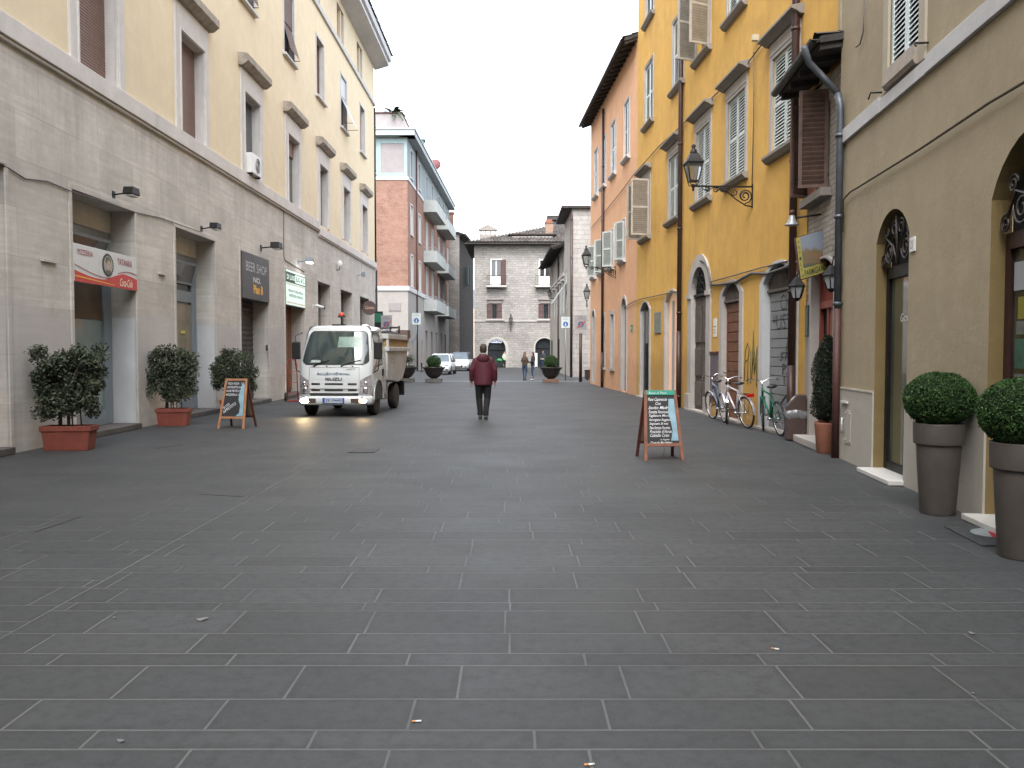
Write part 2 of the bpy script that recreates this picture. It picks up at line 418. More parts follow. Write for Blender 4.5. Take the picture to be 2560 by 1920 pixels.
def rolltile(name='roof_tiles'):
    if name in MATS: return MATS[name]
    m, nt, b = newmat(name); g = nd(nt, 'ShaderNodeNewGeometry'); v = coords(nt)
    c = mixc(nt, g.outputs['Random Per Island'], (.035, .027, .023), (.105, .085, .07))
    c = mixc(nt, ramp(nt, noise(nt, v, 3, 6, .7), .4, .7), c, (.055, .05, .046))
    nt.links.new(c, b.inputs['Base Color']); b.inputs['Roughness'].default_value = .9
    bumpn(nt, b, noise(nt, v, 20, 4), .4, .02); MATS[name] = m; return m

TRAV = travertine()
TRAVL = plaster('pale_travertine', (.64, .615, .585), (.36, .33, .30), drip=.45, grain=.35, blotch=.16)
BASE2 = plaster('corner_stone', (.33, .31, .29), (.28, .25, .22), drip=.4, blotch=.12, low=.3)
CREAM = plaster('cream_plaster', (.72, .62, .44), (.52, .44, .33), drip=.28, grain=.12, blotch=.07)
YELLOW = plaster('ochre_yellow_plaster', (.68, .41, .105), (.40, .235, .085), drip=.75, grain=.35, blotch=.16, col2=(.53, .32, .10), low=.5)
ORANGE = plaster('orange_plaster', (.72, .42, .25), (.42, .23, .13), drip=.6, grain=.25, blotch=.13, low=.3)
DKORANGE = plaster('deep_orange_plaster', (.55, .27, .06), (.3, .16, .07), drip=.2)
BEIGE = plaster('beige_plaster', (.385, .325, .225), (.28, .235, .155), drip=.3, grain=.45, blotch=.14, low=.25)
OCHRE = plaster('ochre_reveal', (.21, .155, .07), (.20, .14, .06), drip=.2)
WHITEPL = plaster('white_plaster', (.27, .31, .325), (.42, .42, .40), drip=.25, blotch=.06)
PINKPL = plaster('pink_plaster', (.27, .25, .25), (.35, .25, .2), drip=.2)
SOCLE = plaster('pale_socle', (.50, .475, .42), (.28, .26, .22), drip=.35, blotch=.15, low=.3)
GREYST = plaster('grey_sandstone', (.30, .275, .25), (.17, .15, .14), drip=.5, grain=.5, blotch=.25)
PALEST = plaster('pale_stone', (.46, .435, .41), (.28, .25, .22), drip=.45, grain=.4, blotch=.16, low=.3)
TANST = plaster('tan_stone', (.37, .34, .295), (.18, .165, .15), drip=.55, grain=.4, blotch=.2)
WHITEST = plaster('white_limestone', (.55, .55, .55), (.36, .36, .35), drip=.3, blotch=.1)
WHITEPT = plaster('white_painted_stone', (.53, .55, .56), (.36, .36, .35), drip=.25, blotch=.08, low=.25)
BRICK = blocks('red_brick', (.205, .092, .062), (.285, .165, .125), (.29, .25, .22), .30, .085, .010, bumps=.3, nscale=1.2)
RUBBLE = blocks('grey_rubble_stone', (.27, .255, .235), (.38, .36, .335), (.19, .18, .168), .52, .23, .020, wob=.28, bumps=.9, nscale=4)
ASHLAR = blocks('pale_ashlar', (.33, .315, .295), (.41, .395, .37), (.235, .225, .21), .62, .30, .014, wob=.14, bumps=.7)
OLDBRICK = blocks('old_brick_rubble', (.31, .28, .245), (.43, .40, .355), (.26, .23, .20), .26, .09, .014, wob=.1, bumps=1.0)
DARKST = blocks('dark_mossy_stone', (.038, .031, .026), (.065, .054, .045), (.025, .022, .02), .4, .2, .015, wob=.15, bumps=.7, stain=(.05, .05, .05))  # very dark brown-grey blocks, used for one side wall
PAVE = paving()
TILE = rolltile()
ROOFWOOD = simple('dark_eave_wood', (.045, .04, .038), .85, var=.3)
GLASS = glassy('dark_glass', (.03, .035, .04))
GLASSG = glassy('greenish_glass', (.19, .25, .235), .12)
SHUTG = simple('pale_grey_green_shutter', (.50, .54, .52), .6, var=.08)
SHUTW = simple('white_shutter', (.62, .70, .72), .55, var=.06)
SHUTB = simple('weathered_brown_shutter', (.11, .065, .05), .7, var=.3)
SHUTGR = simple('weathered_grey_shutter', (.40, .37, .32), .75, var=.15)
SHUTRED = simple('red_brown_shutter', (.065, .024, .02), .6, var=.2)
ROLL = simple('brown_roller_shutter', (.20, .125, .10), .55, var=.12)
DARK = simple('black_interior', (.012, .012, .013), .9, var=0)
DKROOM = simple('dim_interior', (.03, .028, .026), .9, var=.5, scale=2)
IRON = simple('black_iron', (.022, .022, .022), .5, metal=.6, var=.2)
ALU = simple('grey_aluminium', (.22, .26, .29), .45, metal=.15, var=.08)
STEEL = simple('bare_steel', (.45, .46, .48), .3, metal=1, var=.1)
CHROME = simple('chrome', (.75, .75, .77), .12, metal=1, var=0)
PIPEBR = simple('dark_brown_pipe', (.055, .03, .028), .45, metal=.3, var=.2)
PIPEGR = simple('grey_zinc_pipe', (.10, .115, .135), .5, metal=.5, var=.2)
COPPER = simple('rust_red_pipe', (.065, .024, .020), .6, var=.2)
TERRA = simple('terracotta', (.19, .048, .03), .75, var=.15, bump=.2)
TERRA2 = simple('orange_terracotta', (.205, .08, .048), .75, var=.15, bump=.2)
TAUPE = simple('taupe_plastic', (.080, .070, .062), .6, var=.25, scale=3, bump=.15)
SOIL = simple('soil', (.03, .022, .016), .95, var=.4, bump=.5, scale=12)
WOODR = simple('reddish_wood', (.19, .075, .045), .5, var=.25, scale=9)
WOODDK = simple('dark_red_wood', (.075, .02, .016), .5, var=.25, scale=9)
WOODBR = simple('brown_wood', (.20, .095, .05), .6, var=.25, scale=8)
BLACKB = simple('blackboard', (.018, .019, .021), .7, var=.25, scale=4)
CHALK = simple('chalk', (.62, .64, .66), .9, var=.15)
BLUEPIC = simple('pale_blue_print', (.20, .33, .40), .6, var=.2, scale=5)
WHITE = simple('white_paint', (.70, .71, .70), .5, var=.05)
BLACK = simple('black_plastic', (.015, .015, .016), .4, var=0)
RUBBER = simple('black_rubber', (.018, .018, .018), .85, var=.15)
LEAFD = foliage('dark_laurel_leaf', (.030, .043, .024), (.125, .150, .095))
LEAFB = foliage('box_leaf', (.012, .045, .010), (.055, .120, .028))
LEAFC = foliage('cypress_leaf', (.008, .014, .008), (.024, .034, .018))
LEAFP = foliage('palm_leaf', (.03, .055, .03), (.08, .12, .065))
BARK = simple('bark', (.06, .045, .035), .9, var=.3)
WIRE = simple('grey_cable', (.10, .095, .09), .7, var=.2)

# ------------------------------------------------------------ facade kit
MC = {}
class Bld:
    def __init__(s, name, label, cat, fr, group=None):
        s.fr = fr; s.t = frthing(name, label, cat, fr, group)
    def mb(s, fr=None):
        return MB(s.fr.inv @ (fr or s.fr).mat)
    def at(s, o, fr, x, y, z):
        M = s.fr.inv @ (fr or s.fr).mat
        o.location = M @ Vector((x, y, z)); o.rotation_euler = (0, 0, (fr or s.fr).ang - s.fr.ang); return o
def cached(key, fn):
    if key not in MC:
        mb = MB(); fn(mb); MC[key] = mesh_of(key[0], mb)
    return MC[key]
def cob(parent, key, fn, bevel=0):
    o = link(key[0], cached(key, fn), parent)
    if bevel:
        m = o.modifiers.new('b', 'BEVEL'); m.width = bevel; m.segments = 1; m.limit_method = 'ANGLE'
    return o

def arc(s0, s1, zs, rise, n=12):
    """points of the arch from left spring to right spring"""
    if rise <= 0: return [(s0, zs), (s1, zs)]
    w = (s1 - s0) / 2; Rr = (w * w + rise * rise) / (2 * rise); cx = (s0 + s1) / 2; cz = zs + rise - Rr
    a0 = math.atan2(zs - cz, -w); a1 = math.atan2(zs - cz, w)
    if a0 < 0: a0 += 2 * PI
    return [(cx + Rr * math.cos(a0 + (a1 - a0) * i / n), cz + Rr * math.sin(a0 + (a1 - a0) * i / n)) for i in range(n + 1)]
def H(s0, s1, z0, zs, rise=0.0): return (min(s0, s1), max(s0, s1), z0, zs, rise)
def wall(mb, s0, s1, z0, z1, holes=(), depth=.25, rev=None, y=0.0, mat=None):
    if mat: mb.use(mat)
    xs = sorted({s0, s1} | {v for h in holes for v in h[:2] if s0 < v < s1})
    zs = sorted({z0, z1} | {v for h in holes for v in (h[2], h[3] + h[4]) if z0 < v < z1})
    for i in range(len(xs) - 1):
        for j in range(len(zs) - 1):
            cx, cz = (xs[i] + xs[i + 1]) / 2, (zs[j] + zs[j + 1]) / 2
            if any(h[0] < cx < h[1] and h[2] < cz < h[3] + h[4] for h in holes): continue
            mb.quad((xs[i], y, zs[j]), (xs[i + 1], y, zs[j]), (xs[i + 1], y, zs[j + 1]), (xs[i], y, zs[j + 1]))
    for h in holes:
        a, b, c, d, r = h; A = arc(a, b, d, r)
        if r > 0:
            for (p, q) in zip(A[:-1], A[1:]):
                mb.quad((p[0], y, p[1]), (q[0], y, q[1]), (q[0], y, d + r), (p[0], y, d + r))
        if rev: k = mb.m; mb.use(rev)
        o = [(a, c)] + A + [(b, c)]
        for p, q in zip(o, o[1:] + o[:1]):
            mb.quad((p[0], y, p[1]), (q[0], y, q[1]), (q[0], y + depth, q[1]), (p[0], y + depth, p[1]))
        if rev: mb.m = k
def grow(h, e=.012): return (h[0] - e, h[1] + e, h[2] - .03, h[3] + (0 if h[4] else e), h[4] + (e if h[4] else 0))
def surround(mb, s0, s1, z0, zs, rise, w, proud=.03, depth=.2, foot=True, n=14):
    """dressed stone band round an opening, with reveals"""
    I = [(s0, z0)] + arc(s0, s1, zs, rise, n) + [(s1, z0)]
    if rise > 0:
        hw = (s1 - s0) / 2; O = [(s0 - w, z0)] + arc(s0 - w, s1 + w, zs, rise * (1 + w / hw) * .97, n) + [(s1 + w, z0)]
    else: O = [(s0 - w, z0), (s0 - w, zs + w), (s1 + w, zs + w), (s1 + w, z0)]
    for i in range(len(I) - 1):
        a, b, c, d = I[i], I[i + 1], O[i + 1], O[i]
        mb.quad((a[0], -proud, a[1]), (b[0], -proud, b[1]), (c[0], -proud, c[1]), (d[0], -proud, d[1]))
        mb.quad((d[0], -proud, d[1]), (c[0], -proud, c[1]), (c[0], .01, c[1]), (d[0], .01, d[1]))
        mb.quad((a[0], -proud, a[1]), (b[0], -proud, b[1]), (b[0], depth, b[1]), (a[0], depth, a[1]))
def block_body(b, s0, s1, z1, d, mat, fr=None, z0=0, left=True, right=True):
    """the unseen sides and back of a building"""
    mb = b.mb(fr).use(mat)
    if left: mb.quad((s0, 0, z0), (s0, d, z0), (s0, d, z1), (s0, 0, z1))
    if right: mb.quad((s1, 0, z0), (s1, d, z0), (s1, d, z1), (s1, 0, z1))
    mb.quad((s0, d, z0), (s1, d, z0), (s1, d, z1), (s0, d, z1))
    return part(b.t, 'side_wall', mb)
def leaf(mb, x0, z0, w, h, y=0.0, t=.035, panels=2, mat=None, M=None, sp=.062):
    """louvred shutter leaf"""
    if mat: mb.use(mat)
    st = .055 if w > .3 else .04
    T = M or Matrix.Identity(4)
    mb.box(x0, x0 + st, y, y + t, z0, z0 + h, T); mb.box(x0 + w - st, x0 + w, y, y + t, z0, z0 + h, T)
    ph = (h - st * (panels + 1)) / panels
    for i in range(panels + 1):
        zz = z0 + i * (ph + st); mb.box(x0 + st, x0 + w - st, y + .001, y + t - .001, zz, zz + st, T)
    for i in range(panels):
        a = z0 + st + i * (ph + st); n = max(int(ph / sp), 3)
        for k in range(n):
            c = a + (k + .5) * ph / n
            vs = [(x0 + st, y + .004, c - sp * .5), (x0 + w - st, y + .004, c - sp * .5), (x0 + w - st, y + t - .004, c + sp * .32), (x0 + st, y + t - .004, c + sp * .32)]
            vs = [T @ Vector(v) for v in vs] + [T @ (Vector(v) + Vector((0, 0, .009))) for v in vs]
            mb.add(vs, [(0, 1, 2, 3), (7, 6, 5, 4), (0, 1, 5, 4), (2, 3, 7, 6)])
def gutter_pipe(b, s, z0, z1, r=.055, mat=None, fr=None, y=-.09, foot=0, name='downpipe', label=None, cat='drainpipe', group=None):
    M = (fr or b.fr).mat
    mb = MB().use(mat or PIPEBR)
    p = M @ Vector((s, y, 0))
    mb.tube([(0, 0, z0), (0, 0, z1)], r, 12)
    n = int((z1 - z0) / 2.4)
    for i in range(n + 1):
        z = z0 + .3 + i * 2.4
        if z < z1: mb.cyl((0, 0, z), (0, 0, z + .05), r * 1.22, 12)
    if foot: mb.cyl((0, 0, z0), (0, 0, foot), r * 1.1, 12)
    return solo(name, label, cat, mb, loc=p, group=group)

def tiles(mb, A, B, C, D, pitch=.22, rows=.35, amp=.055):
    """barrel tiles: A-B eave (left to right), D-C ridge; each run of tiles its own island"""
    A, B, C, D = map(Vector, (A, B, C, D)); n = max(2, int((B - A).length / pitch)); up = (B - A).cross(D - A).normalized()
    if up.z < 0: up = -up
    m = max(1, int((D - A).length / rows))
    for i in range(n):
        e0 = A.lerp(B, i / n); e1 = A.lerp(B, (i + 1) / n); f0 = D.lerp(C, i / n); f1 = D.lerp(C, (i + 1) / n)
        for j in range(m):
            t0, t1 = j / m, (j + 1.06) / m
            jit = random.uniform(-.012, .012)
            vs = []
            for t, l in ((t0, .03), (t1, .0)):
                for k in range(5):
                    u = k / 4; p = e0.lerp(e1, u).lerp(f0.lerp(f1, u), t)
                    vs.append(p + up * (amp * math.sin(PI * u) + l + jit))
            mb.add(vs, [(k, k + 1, k + 6, k + 5) for k in range(4)])
def eave(b, s0, s1, z, over, drop=.0, fr=None, rise=.35, depth=4.0, th=.12, mat=None, gut=True, tile=True, raft=True, gmat=None):
    """eave along a wall: sloping soffit, rafters, gutter, tiles"""
    t = b.t
    mb = b.mb(fr).use(mat or ROOFWOOD); zo = z - over * rise
    mb.quad((s0, -over, zo), (s1, -over, zo), (s1, .02, z), (s0, .02, z))
    mb.quad((s0, -over, zo), (s1, -over, zo), (s1, -over, zo + th), (s0, -over, zo + th))
    mb.quad((s0, -over, zo), (s0, depth, z + depth * rise), (s0, depth, z + depth * rise + th), (s0, -over, zo + th))
    mb.quad((s1, -over, zo), (s1, depth, z + depth * rise), (s1, depth, z + depth * rise + th), (s1, -over, zo + th))
    mb.quad((s0, -over, zo + th), (s1, -over, zo + th), (s1, depth, z + depth * rise + th), (s0, depth, z + depth * rise + th))
    if raft:
        k = int((s1 - s0) / .55)
        for i in range(k + 1):
            x = s0 + .05 + (s1 - s0 - .2) * i / max(k, 1)
            vs = [(x, -over + .02, zo - .09), (x + .1, -over + .02, zo - .09), (x + .1, 0, z - .09), (x, 0, z - .09), (x, -over + .02, zo + .01), (x + .1, -over + .02, zo + .01), (x + .1, 0, z + .01), (x, 0, z + .01)]
            mb.add(vs, [(0, 1, 2, 3), (0, 1, 5, 4), (1, 2, 6, 5), (2, 3, 7, 6), (3, 0, 4, 7)])
    roof = part(t, 'roof', mb)
    if tile:
        mb = b.mb(fr).use(TILE); tiles(mb, (s0, -over - .05, zo + th), (s1, -over - .05, zo + th), (s1, depth, z + depth * rise + th), (s0, depth, z + depth * rise + th))
        part(roof, 'roof_tiles', mb, fix=False)
    if gut:
        mb = b.mb(fr).use(gmat or PIPEBR); r = .075
        pts = [(-over - r + r * math.cos(a), zo + .07 + r * math.sin(a)) for a in [PI + PI * i / 6 for i in range(7)]]
        for (p, q) in zip(pts[:-1], pts[1:]): mb.quad((s0, p[0], p[1]), (s1, p[0], p[1]), (s1, q[0], q[1]), (s0, q[0], q[1]))
        part(roof, 'gutter', mb, fix=False)
    return roof

# ------------------------------------------------------------ ground and hills
mb = MB().use(PAVE); mb.quad((-400, -60, 0), (400, -60, 0), (400, 900, 0), (-400, 900, 0))
g = part(None, 'ground', mb); g['kind'] = 'structure'
HILLM = simple('wooded_hill', (.10, .15, .19), .95, var=.2, scale=.02)
mb = MB().use(HILLM)
N = 60
vs = []; fs = []
for j in range(9):
    for i in range(N + 1):
        x = -900 + 1800 * i / N; y = 700 + j * 60
        h = 58 * math.sin(PI * min(j, 7) / 9) * (1 + .35 * math.sin(x * .004 + 1) + .25 * mnoise.noise(Vector((x * .01, y * .01, 0))))
        h += 6 * max(0, math.cos((x + 40) * .01))
        vs.append((x, y, h - 2))
for j in range(8):
    for i in range(N): a = j * (N + 1) + i; fs.append((a, a + 1, a + N + 2, a + N + 1))
mb.sm = True; mb.add(vs, fs)
g = part(None, 'hills', mb); g['kind'] = 'structure'

# ------------------------------------------------------------ L1: cream building with travertine ground floor
A1 = Vector((-7.93, 0)); 
def l1(y): return (-7.93 + .005 * y, y)
frL = Fr(l1(-9), l1(46.3)); SL = lambda y: (y + 9) / math.cos(math.atan(.005))
L = Bld('apartment_building', 'long cream plaster apartment building on a travertine ground floor, filling the left side', 'building', frL)
t = L.t
xs = lambda x, y=900: frL.s(x, y)
OPEN = []   # ground floor openings: s0, s1
for (a, b) in ((186, 341), (442, 540), (603, 671), (714, 763), (795, 826), (852, 880), (900, 923)):
    OPEN.append((xs(a), xs(b)))
near = (xs(19) - 2.45, xs(19))
gh = [H(a, b, 0.0, 4.45) for a, b in [near] + OPEN]
# small shifts so that the bays keep one width
EndL = frL.L
ST = 33.0
stp = SL(ST)
mb = L.mb().use(TRAV)
wall(mb, 0, EndL, 0, 6.5, [H(a, b, .0 if i > 0 else 0, 4.5 if i < 4 else 4.42) for i, (a, b) in enumerate([near] + OPEN)], depth=.62, rev=TRAV)
part(t, 'stone_wall', mb, fix=False)
K = range(0, 8)
win1 = [SL(11.2 + 4.55 * k) for k in K]
h1 = [H(c - .72, c + .72, 6.75, 9.15) for c in win1]
win2 = [SL(10.85 + 4.55 * k) for k in K]; h2 = [H(c - .62, c + .62, 11.8, 14.15) for c in win2]
win3 = [SL(10.3 + 4.55 * k) for k in K]; h3 = [H(c - .72, c + .72, 15.6, 17.1) for c in win3]
mb = L.mb().use(CREAM); wall(mb, 0, EndL, 6.5, 17.5, h1 + h2 + h3, depth=.24, rev=TRAVL)
part(t, 'plaster_wall', mb, fix=False)
block_body(L, 0, EndL, 17.5, 13, CREAM)
mb = L.mb().use(TRAVL)
mb.box(0, stp, -.11, .02, 6.46, 6.80); mb.box(0, stp, -.07, .02, 6.40, 6.458)
mb.box(stp + .002, EndL + .05, -.11, .02, 6.28, 6.60); mb.box(stp + .002, EndL + .05, -.07, .02, 6.22, 6.278)
part(t, 'string_course', mb, bevel=.012)
mb = L.mb().use(WHITEST); mb.box(0, EndL + .03, -.09, .02, 15.28, 15.5); part(t, 'sill_course', mb, bevel=.01)
# cornice and roof
CORN = simple('white_cornice', (.58, .585, .60), .7, var=.08, scale=2)
mb = L.mb().use(CORN)
prof = [(0, 17.4), (-.12, 17.42), (-.80, 17.62), (-.80, 17.80), (-.92, 17.84), (-.96, 18.05), (-.96, 18.1), (0, 18.1)]
mb.prism([(a, b) for a, b in prof], 0 - .0, EndL + .35, plane='yz')
part(t, 'cornice', mb)
mb = L.mb().use(TILE); tiles(mb, (0, -1.02, 18.12), (EndL + .42, -1.02, 18.12), (EndL - 4, 6, 20.6), (0, 6, 20.6), pitch=.3, rows=.45); part(t, 'roof', mb, fix=False)
# windows
def slat_panel(w, h, n=None):
    def f(mb):
        mb.use(ROLL); k = n or int(h / .055); d = h / k
        for i in range(k):
            mb.quad((-w / 2, .0, i * d), (w / 2, .0, i * d), (w / 2, .012, i * d + d * .8), (-w / 2, .012, i * d + d * .8))
            mb.quad((-w / 2, .012, i * d + d * .8), (w / 2, .012, i * d + d * .8), (w / 2, .0, i * d + d), (-w / 2, .0, i * d + d))
    return f
def casement(w, h, fm, gm=GLASS, mull=True, y=0):
    def f(mb):
        mb.use(gm).quad((-w / 2, y + .03, 0), (w / 2, y + .03, 0), (w / 2, y + .03, h), (-w / 2, y + .03, h))
    def g(mb):
        mb.use(fm); b = .07
        mb.box(-w / 2, -w / 2 + b, y, y + .06, 0, h); mb.box(w / 2 - b, w / 2, y, y + .06, 0, h)
        mb.box(-w / 2 + b, w / 2 - b, y + .001, y + .059, 0, b); mb.box(-w / 2 + b, w / 2 - b, y + .001, y + .059, h - b, h)
        if mull: mb.box(-.045, .045, y - .004, y + .062, b, h - b)
    return f, g
def frame1(mb):   # moulded travertine frame of the first floor windows
    mb.use(TRAVL)
    for s_ in (-1, 1):
        a, b = sorted((s_ * .72, s_ * 1.02)); mb.box(a, b, -.05, .02, 0, 3.05)
        a, b = sorted((s_ * .74, s_ * .80)); mb.box(a, b, -.075, -.045, 0, 2.48)
    mb.box(-.72, .72, -.05, .02, 2.40, 3.05); mb.box(-.74, .74, -.075, -.045, 2.42, 2.48)
def hood1(mb):
    mb.use(simple('weathered_stone_hood', (.30, .265, .225), .9, var=.3, scale=5, bump=.3))
    mb.prism([(0.02, 0), (-.14, 0), (-.22, .06), (-.30, .12), (-.30, .30), (-.24, .33), (.02, .36)], -1.14, 1.14, plane='yz')
def frame2(mb):
    mb.use(WHITEST)
    for s_ in (-1, 1):
        a, b = sorted((s_ * .62, s_ * .73)); mb.box(a, b, -.025, .02, 0, 2.35)
    mb.box(-.73, .73, -.025, .02, 2.35, 2.46)
def sill2(mb): mb.use(WHITEST).box(-.80, .80, -.13, .02, -.09, 0)
def flag(parent, w, h):   # brown blind pushed out at the foot
    pass
for k, c in enumerate(win1):
    if k < 2 or k == 2:
        o = cob(t, ('window', 'roll'), slat_panel(1.44, 2.4))
        L.at(o, None, c, .20, 6.75)
        mode = 'roll'
    else:
        o = cob(t, ('window', 'dk%d' % (k % 2)), lambda mb: (mb.use(GLASS).quad((-.72, .02, 0), (.72, .02, 0), (.72, .02, 2.4), (-.72, .02, 2.4))))
        L.at(o, None, c, .20, 6.75)
        s_ = cob(o, ('window_blind', k % 2), (lambda kk: lambda mb: [mb.use(ROLL).box(-.72, (-.1 if kk else .72), -.03, 0, 2.4 - (2.4 if kk else .55), 2.4)])(k % 2))
    f = cob(o, ('window_frame', 'L1'), frame1, .008); f.location = (0, -.20, 0)
    f = cob(o, ('hood', 'L1'), hood1); f.location = (0, -.20, 3.05)
for k, c in enumerate(win2):
    g, fr_ = casement(1.24, 2.35, WOODBR)
    o = cob(t, ('window', 'w2'), g); L.at(o, None, c, .17, 11.8)
    cob(o, ('window_frame', 'w2in'), fr_)
    f = cob(o, ('outer_frame', 'w2'), frame2, .006); f.location = (0, -.17, 0)
    f = cob(o, ('sill', 'w2'), sill2, .01); f.location = (0, -.17, 0)
    if k in (3, 4, 6):   # roller blind pushed out on its arms
        top = {3: 2.3, 4: 1.2, 6: 1.5}[k]; out = {3: .25, 4: .30, 6: .62}[k]
        BL = SHUTB if k != 6 else simple('silver_blind', (.42, .43, .46), .45, var=.05)
        def fb(mb):
            mb.use(BL).box(-.6, .6, -.03, 0, top, 2.35); n = 14
            for i in range(n):
                a, b2 = i / n, (i + .9) / n; z1 = top - a * (top - .15); z2 = top - b2 * (top - .15)
                mb.quad((-.6, -a * out, z1), (.6, -a * out, z1), (.6, -b2 * out, z2), (-.6, -b2 * out, z2))
            mb.use(IRON)
            for s_ in (-.6, .6): mb.cyl((s_, 0, .15), (s_, -out, .15), .012, 6)
        f = cob(o, ('pushed_out_blind', k), fb); f.location = (0, -.10, 0)
for k, c in enumerate(win3):
    o = cob(t, ('window', 'w3'), lambda mb: (mb.use(ROLL).quad((-.72, .02, 0), (.72, .02, 0), (.72, .02, 1.5), (-.72, .02, 1.5)))); L.at(o, None, c, .18, 15.6)
    cob(o, ('window_pier', 'w3'), lambda mb: mb.use(CREAM).box(.25, .42, -.12, .01, 0, 1.5)); cob(o, ('window_frame', 'w3'), lambda mb: mb.use(SHUTB).box(-.72, -.66, -.03, .01, 0, 1.5))

# --- shop openings
def alu_door(mb, w, h, zmul=2.9, low=.95, g2=GLASS):
    """glazed aluminium shop door with transom, in x 0..w"""
    mb.use(ALU); f = .14
    mb.box(0, f, 0, .08, 0, h); mb.box(w - f * 2.2, w, 0, .08, 0, h)
    for z0, z1 in ((0, .28), (zmul, zmul + .28), (h - .16, h)): mb.box(f, w - f * 2.2, .002, .078, z0, z1)
def opening_fill(i, kind):
    a, b = ([near] + OPEN)[i]; w = b - a; top = 4.5 if i < 4 else 4.42
    mb = L.mb()
    y = .50
    if kind == 'alu':
        mb.X = mb.X @ Matrix.Translation((a, y, .12)); h = top - .12 - .45
        mb.use(GLASS).quad((0, .05, 0), (w, .05, 0), (w, .05, h), (0, .05, h))
        o = part(t, 'shop_door', mb)
        m2 = L.mb(); m2.X = m2.X @ Matrix.Translation((a, y, .12)); alu_door(m2, w, h, 2.75 if i == 2 else 2.9); m2.box(w * .32, w * .32 + .1, -.01, .07, .28, 2.9)
        m2.use(TRAV).box(0, w, -.02, .1, h + .0, h + .45)
        part(o, 'door_frame', m2, bevel=.006)
        m3 = L.mb(); m3.X = m3.X @ Matrix.Translation((a, y, .12))
        m3.use(GLASSG)
        if i == 1:
            m3.quad((w * .32 + .1, .04, .28), (w - .31, .04, .28), (w - .31, .04, 1.72 + .4), (w * .32 + .1, .04, 2.12)); m3.quad((.14, .04, .28), (w * .32, .04, .28), (w * .32, .04, 1.85), (.14, .04, 1.85))
            m3.use(simple('warm_shop_inside', (.20, .11, .045), .9, var=.3, emit=.05)).quad((.14, .042, 1.86), (w * .32, .042, 1.86), (w * .32, .042, 2.88), (.14, .042, 2.88))
            m3.use(simple('dim_warm_inside', (.09, .065, .045), .6, var=.5, scale=2)).quad((w * .32 + .1, .042, 2.13), (w - .31, .042, 2.13), (w - .31, .042, 2.88), (w * .32 + .1, .042, 2.88))
            m3.use(simple('red_neon', (.9, .05, .04), .5, var=0, emit=.5)).box(.62, .68, .02, .035, 2.25, 2.45)
        else:
            m3.use(simple('curtain_cream', (.24, .215, .16), .9, var=.25, scale=2)).quad((w * .42 + .1, .04, .28), (w - .31, .04, .28), (w - .31, .04, 2.7), (w * .42, .04, 2.7))
            m3.use(simple('yellow_note', (.6, .55, .1), .8, var=0)).box(w * .5 + .3, w * .5 + .55, .02, .03, 1.95, 2.02)
        part(o, 'glass_panel', m3)
        # tilted transom window
        m4 = L.mb(); m4.X = m4.X @ Matrix.Translation((a, y, .12)) @ Matrix.Translation((0, 0, 3.2)) @ Matrix.Rotation(R(14), 4, 'X')
        m4.use(ALU); hh = h - 3.2 - .16
        for (p, q, r, s_) in ((.14, .2, 0, hh), (w - .37, w - .31, 0, hh), (.2, w - .37, 0, .06), (.2, w - .37, hh - .06, hh)): m4.box(p, q, -.03, 0, r, s_)
        m4.use(GLASS).quad((.2, -.015, .06), (w - .37, -.015, .06), (w - .37, -.015, hh - .06), (.2, -.015, hh - .06))
        part(o, 'transom_window', m4)
    elif kind == 'roller':
        mb.use(simple('old_roller_shutter', (.085, .08, .078), .5, metal=.4, var=.35, scale=3)); mb.X = mb.X @ Matrix.Translation((a, y, .0))
        n = 28; h = top; d = h / n
        for k in range(n):
            mb.quad((0, .0, k * d), (w, .0, k * d), (w, -.03, k * d + d * .5), (0, -.03, k * d + d * .5)); mb.quad((0, -.03, k * d + d * .5), (w, -.03, k * d + d * .5), (w, 0, k * d + d), (0, 0, k * d + d))
        o = part(t, 'roller_shutter', mb)
        mt = L.mb(); mt.X = mt.X @ Matrix.Translation((a, y - .04, .0)); mt.use(CHALK); rs = random.Random(4)
        for q in range(7):
            x = w * (.2 + .11 * q); pts = [(x + rs.uniform(-.12, .12), 0, .5 + rs.uniform(0, .9)) for _ in range(4)]; mt.tube(pts, .012, 4)
        part(o, 'graffiti', mt)
    elif kind == 'wood':
        mb.X = mb.X @ Matrix.Translation((a, y, .1)); mb.use(WOODBR).quad((0, .05, 0), (w, .05, 0), (w, .05, top), (0, .05, top))
        n = 6
        for k in range(n): mb.box(w * k / n + .03, w * (k + 1) / n - .03, 0, .05, .1, top - .7)
        o = part(t, 'wooden_door', mb, bevel=.008)
        mh = L.mb(); mh.X = mh.X @ Matrix.Translation((a + w * .5, y, .1)); mh.use(STEEL).cyl((0, -.05, 1.0), (0, -.05, 1.25), .02); part(o, 'handle', mh)
    elif kind == 'win':
        mb.X = mb.X @ Matrix.Translation((a, .35, .1)); mb.use(GLASS).quad((0, .05, 0), (w, .05, 0), (w, .05, top), (0, .05, top))
        o = part(t, 'shop_window', mb)
        m2 = L.mb(); m2.X = m2.X @ Matrix.Translation((a, .35, .1)); m2.use(simple('dull_panel', (.17, .155, .12), .7, var=.2)).box(0, w * .45, .0, .04, 0, top - .5); m2.use(SHUTB).box(w * .45, w * .5, -.02, .045, 0, top - .1)
        part(o, 'door_panel', m2)
fills = ['wood', 'alu', 'alu', 'roller', 'wood', 'win', 'win', 'win']
for i, k in enumerate(fills): opening_fill(i, k)
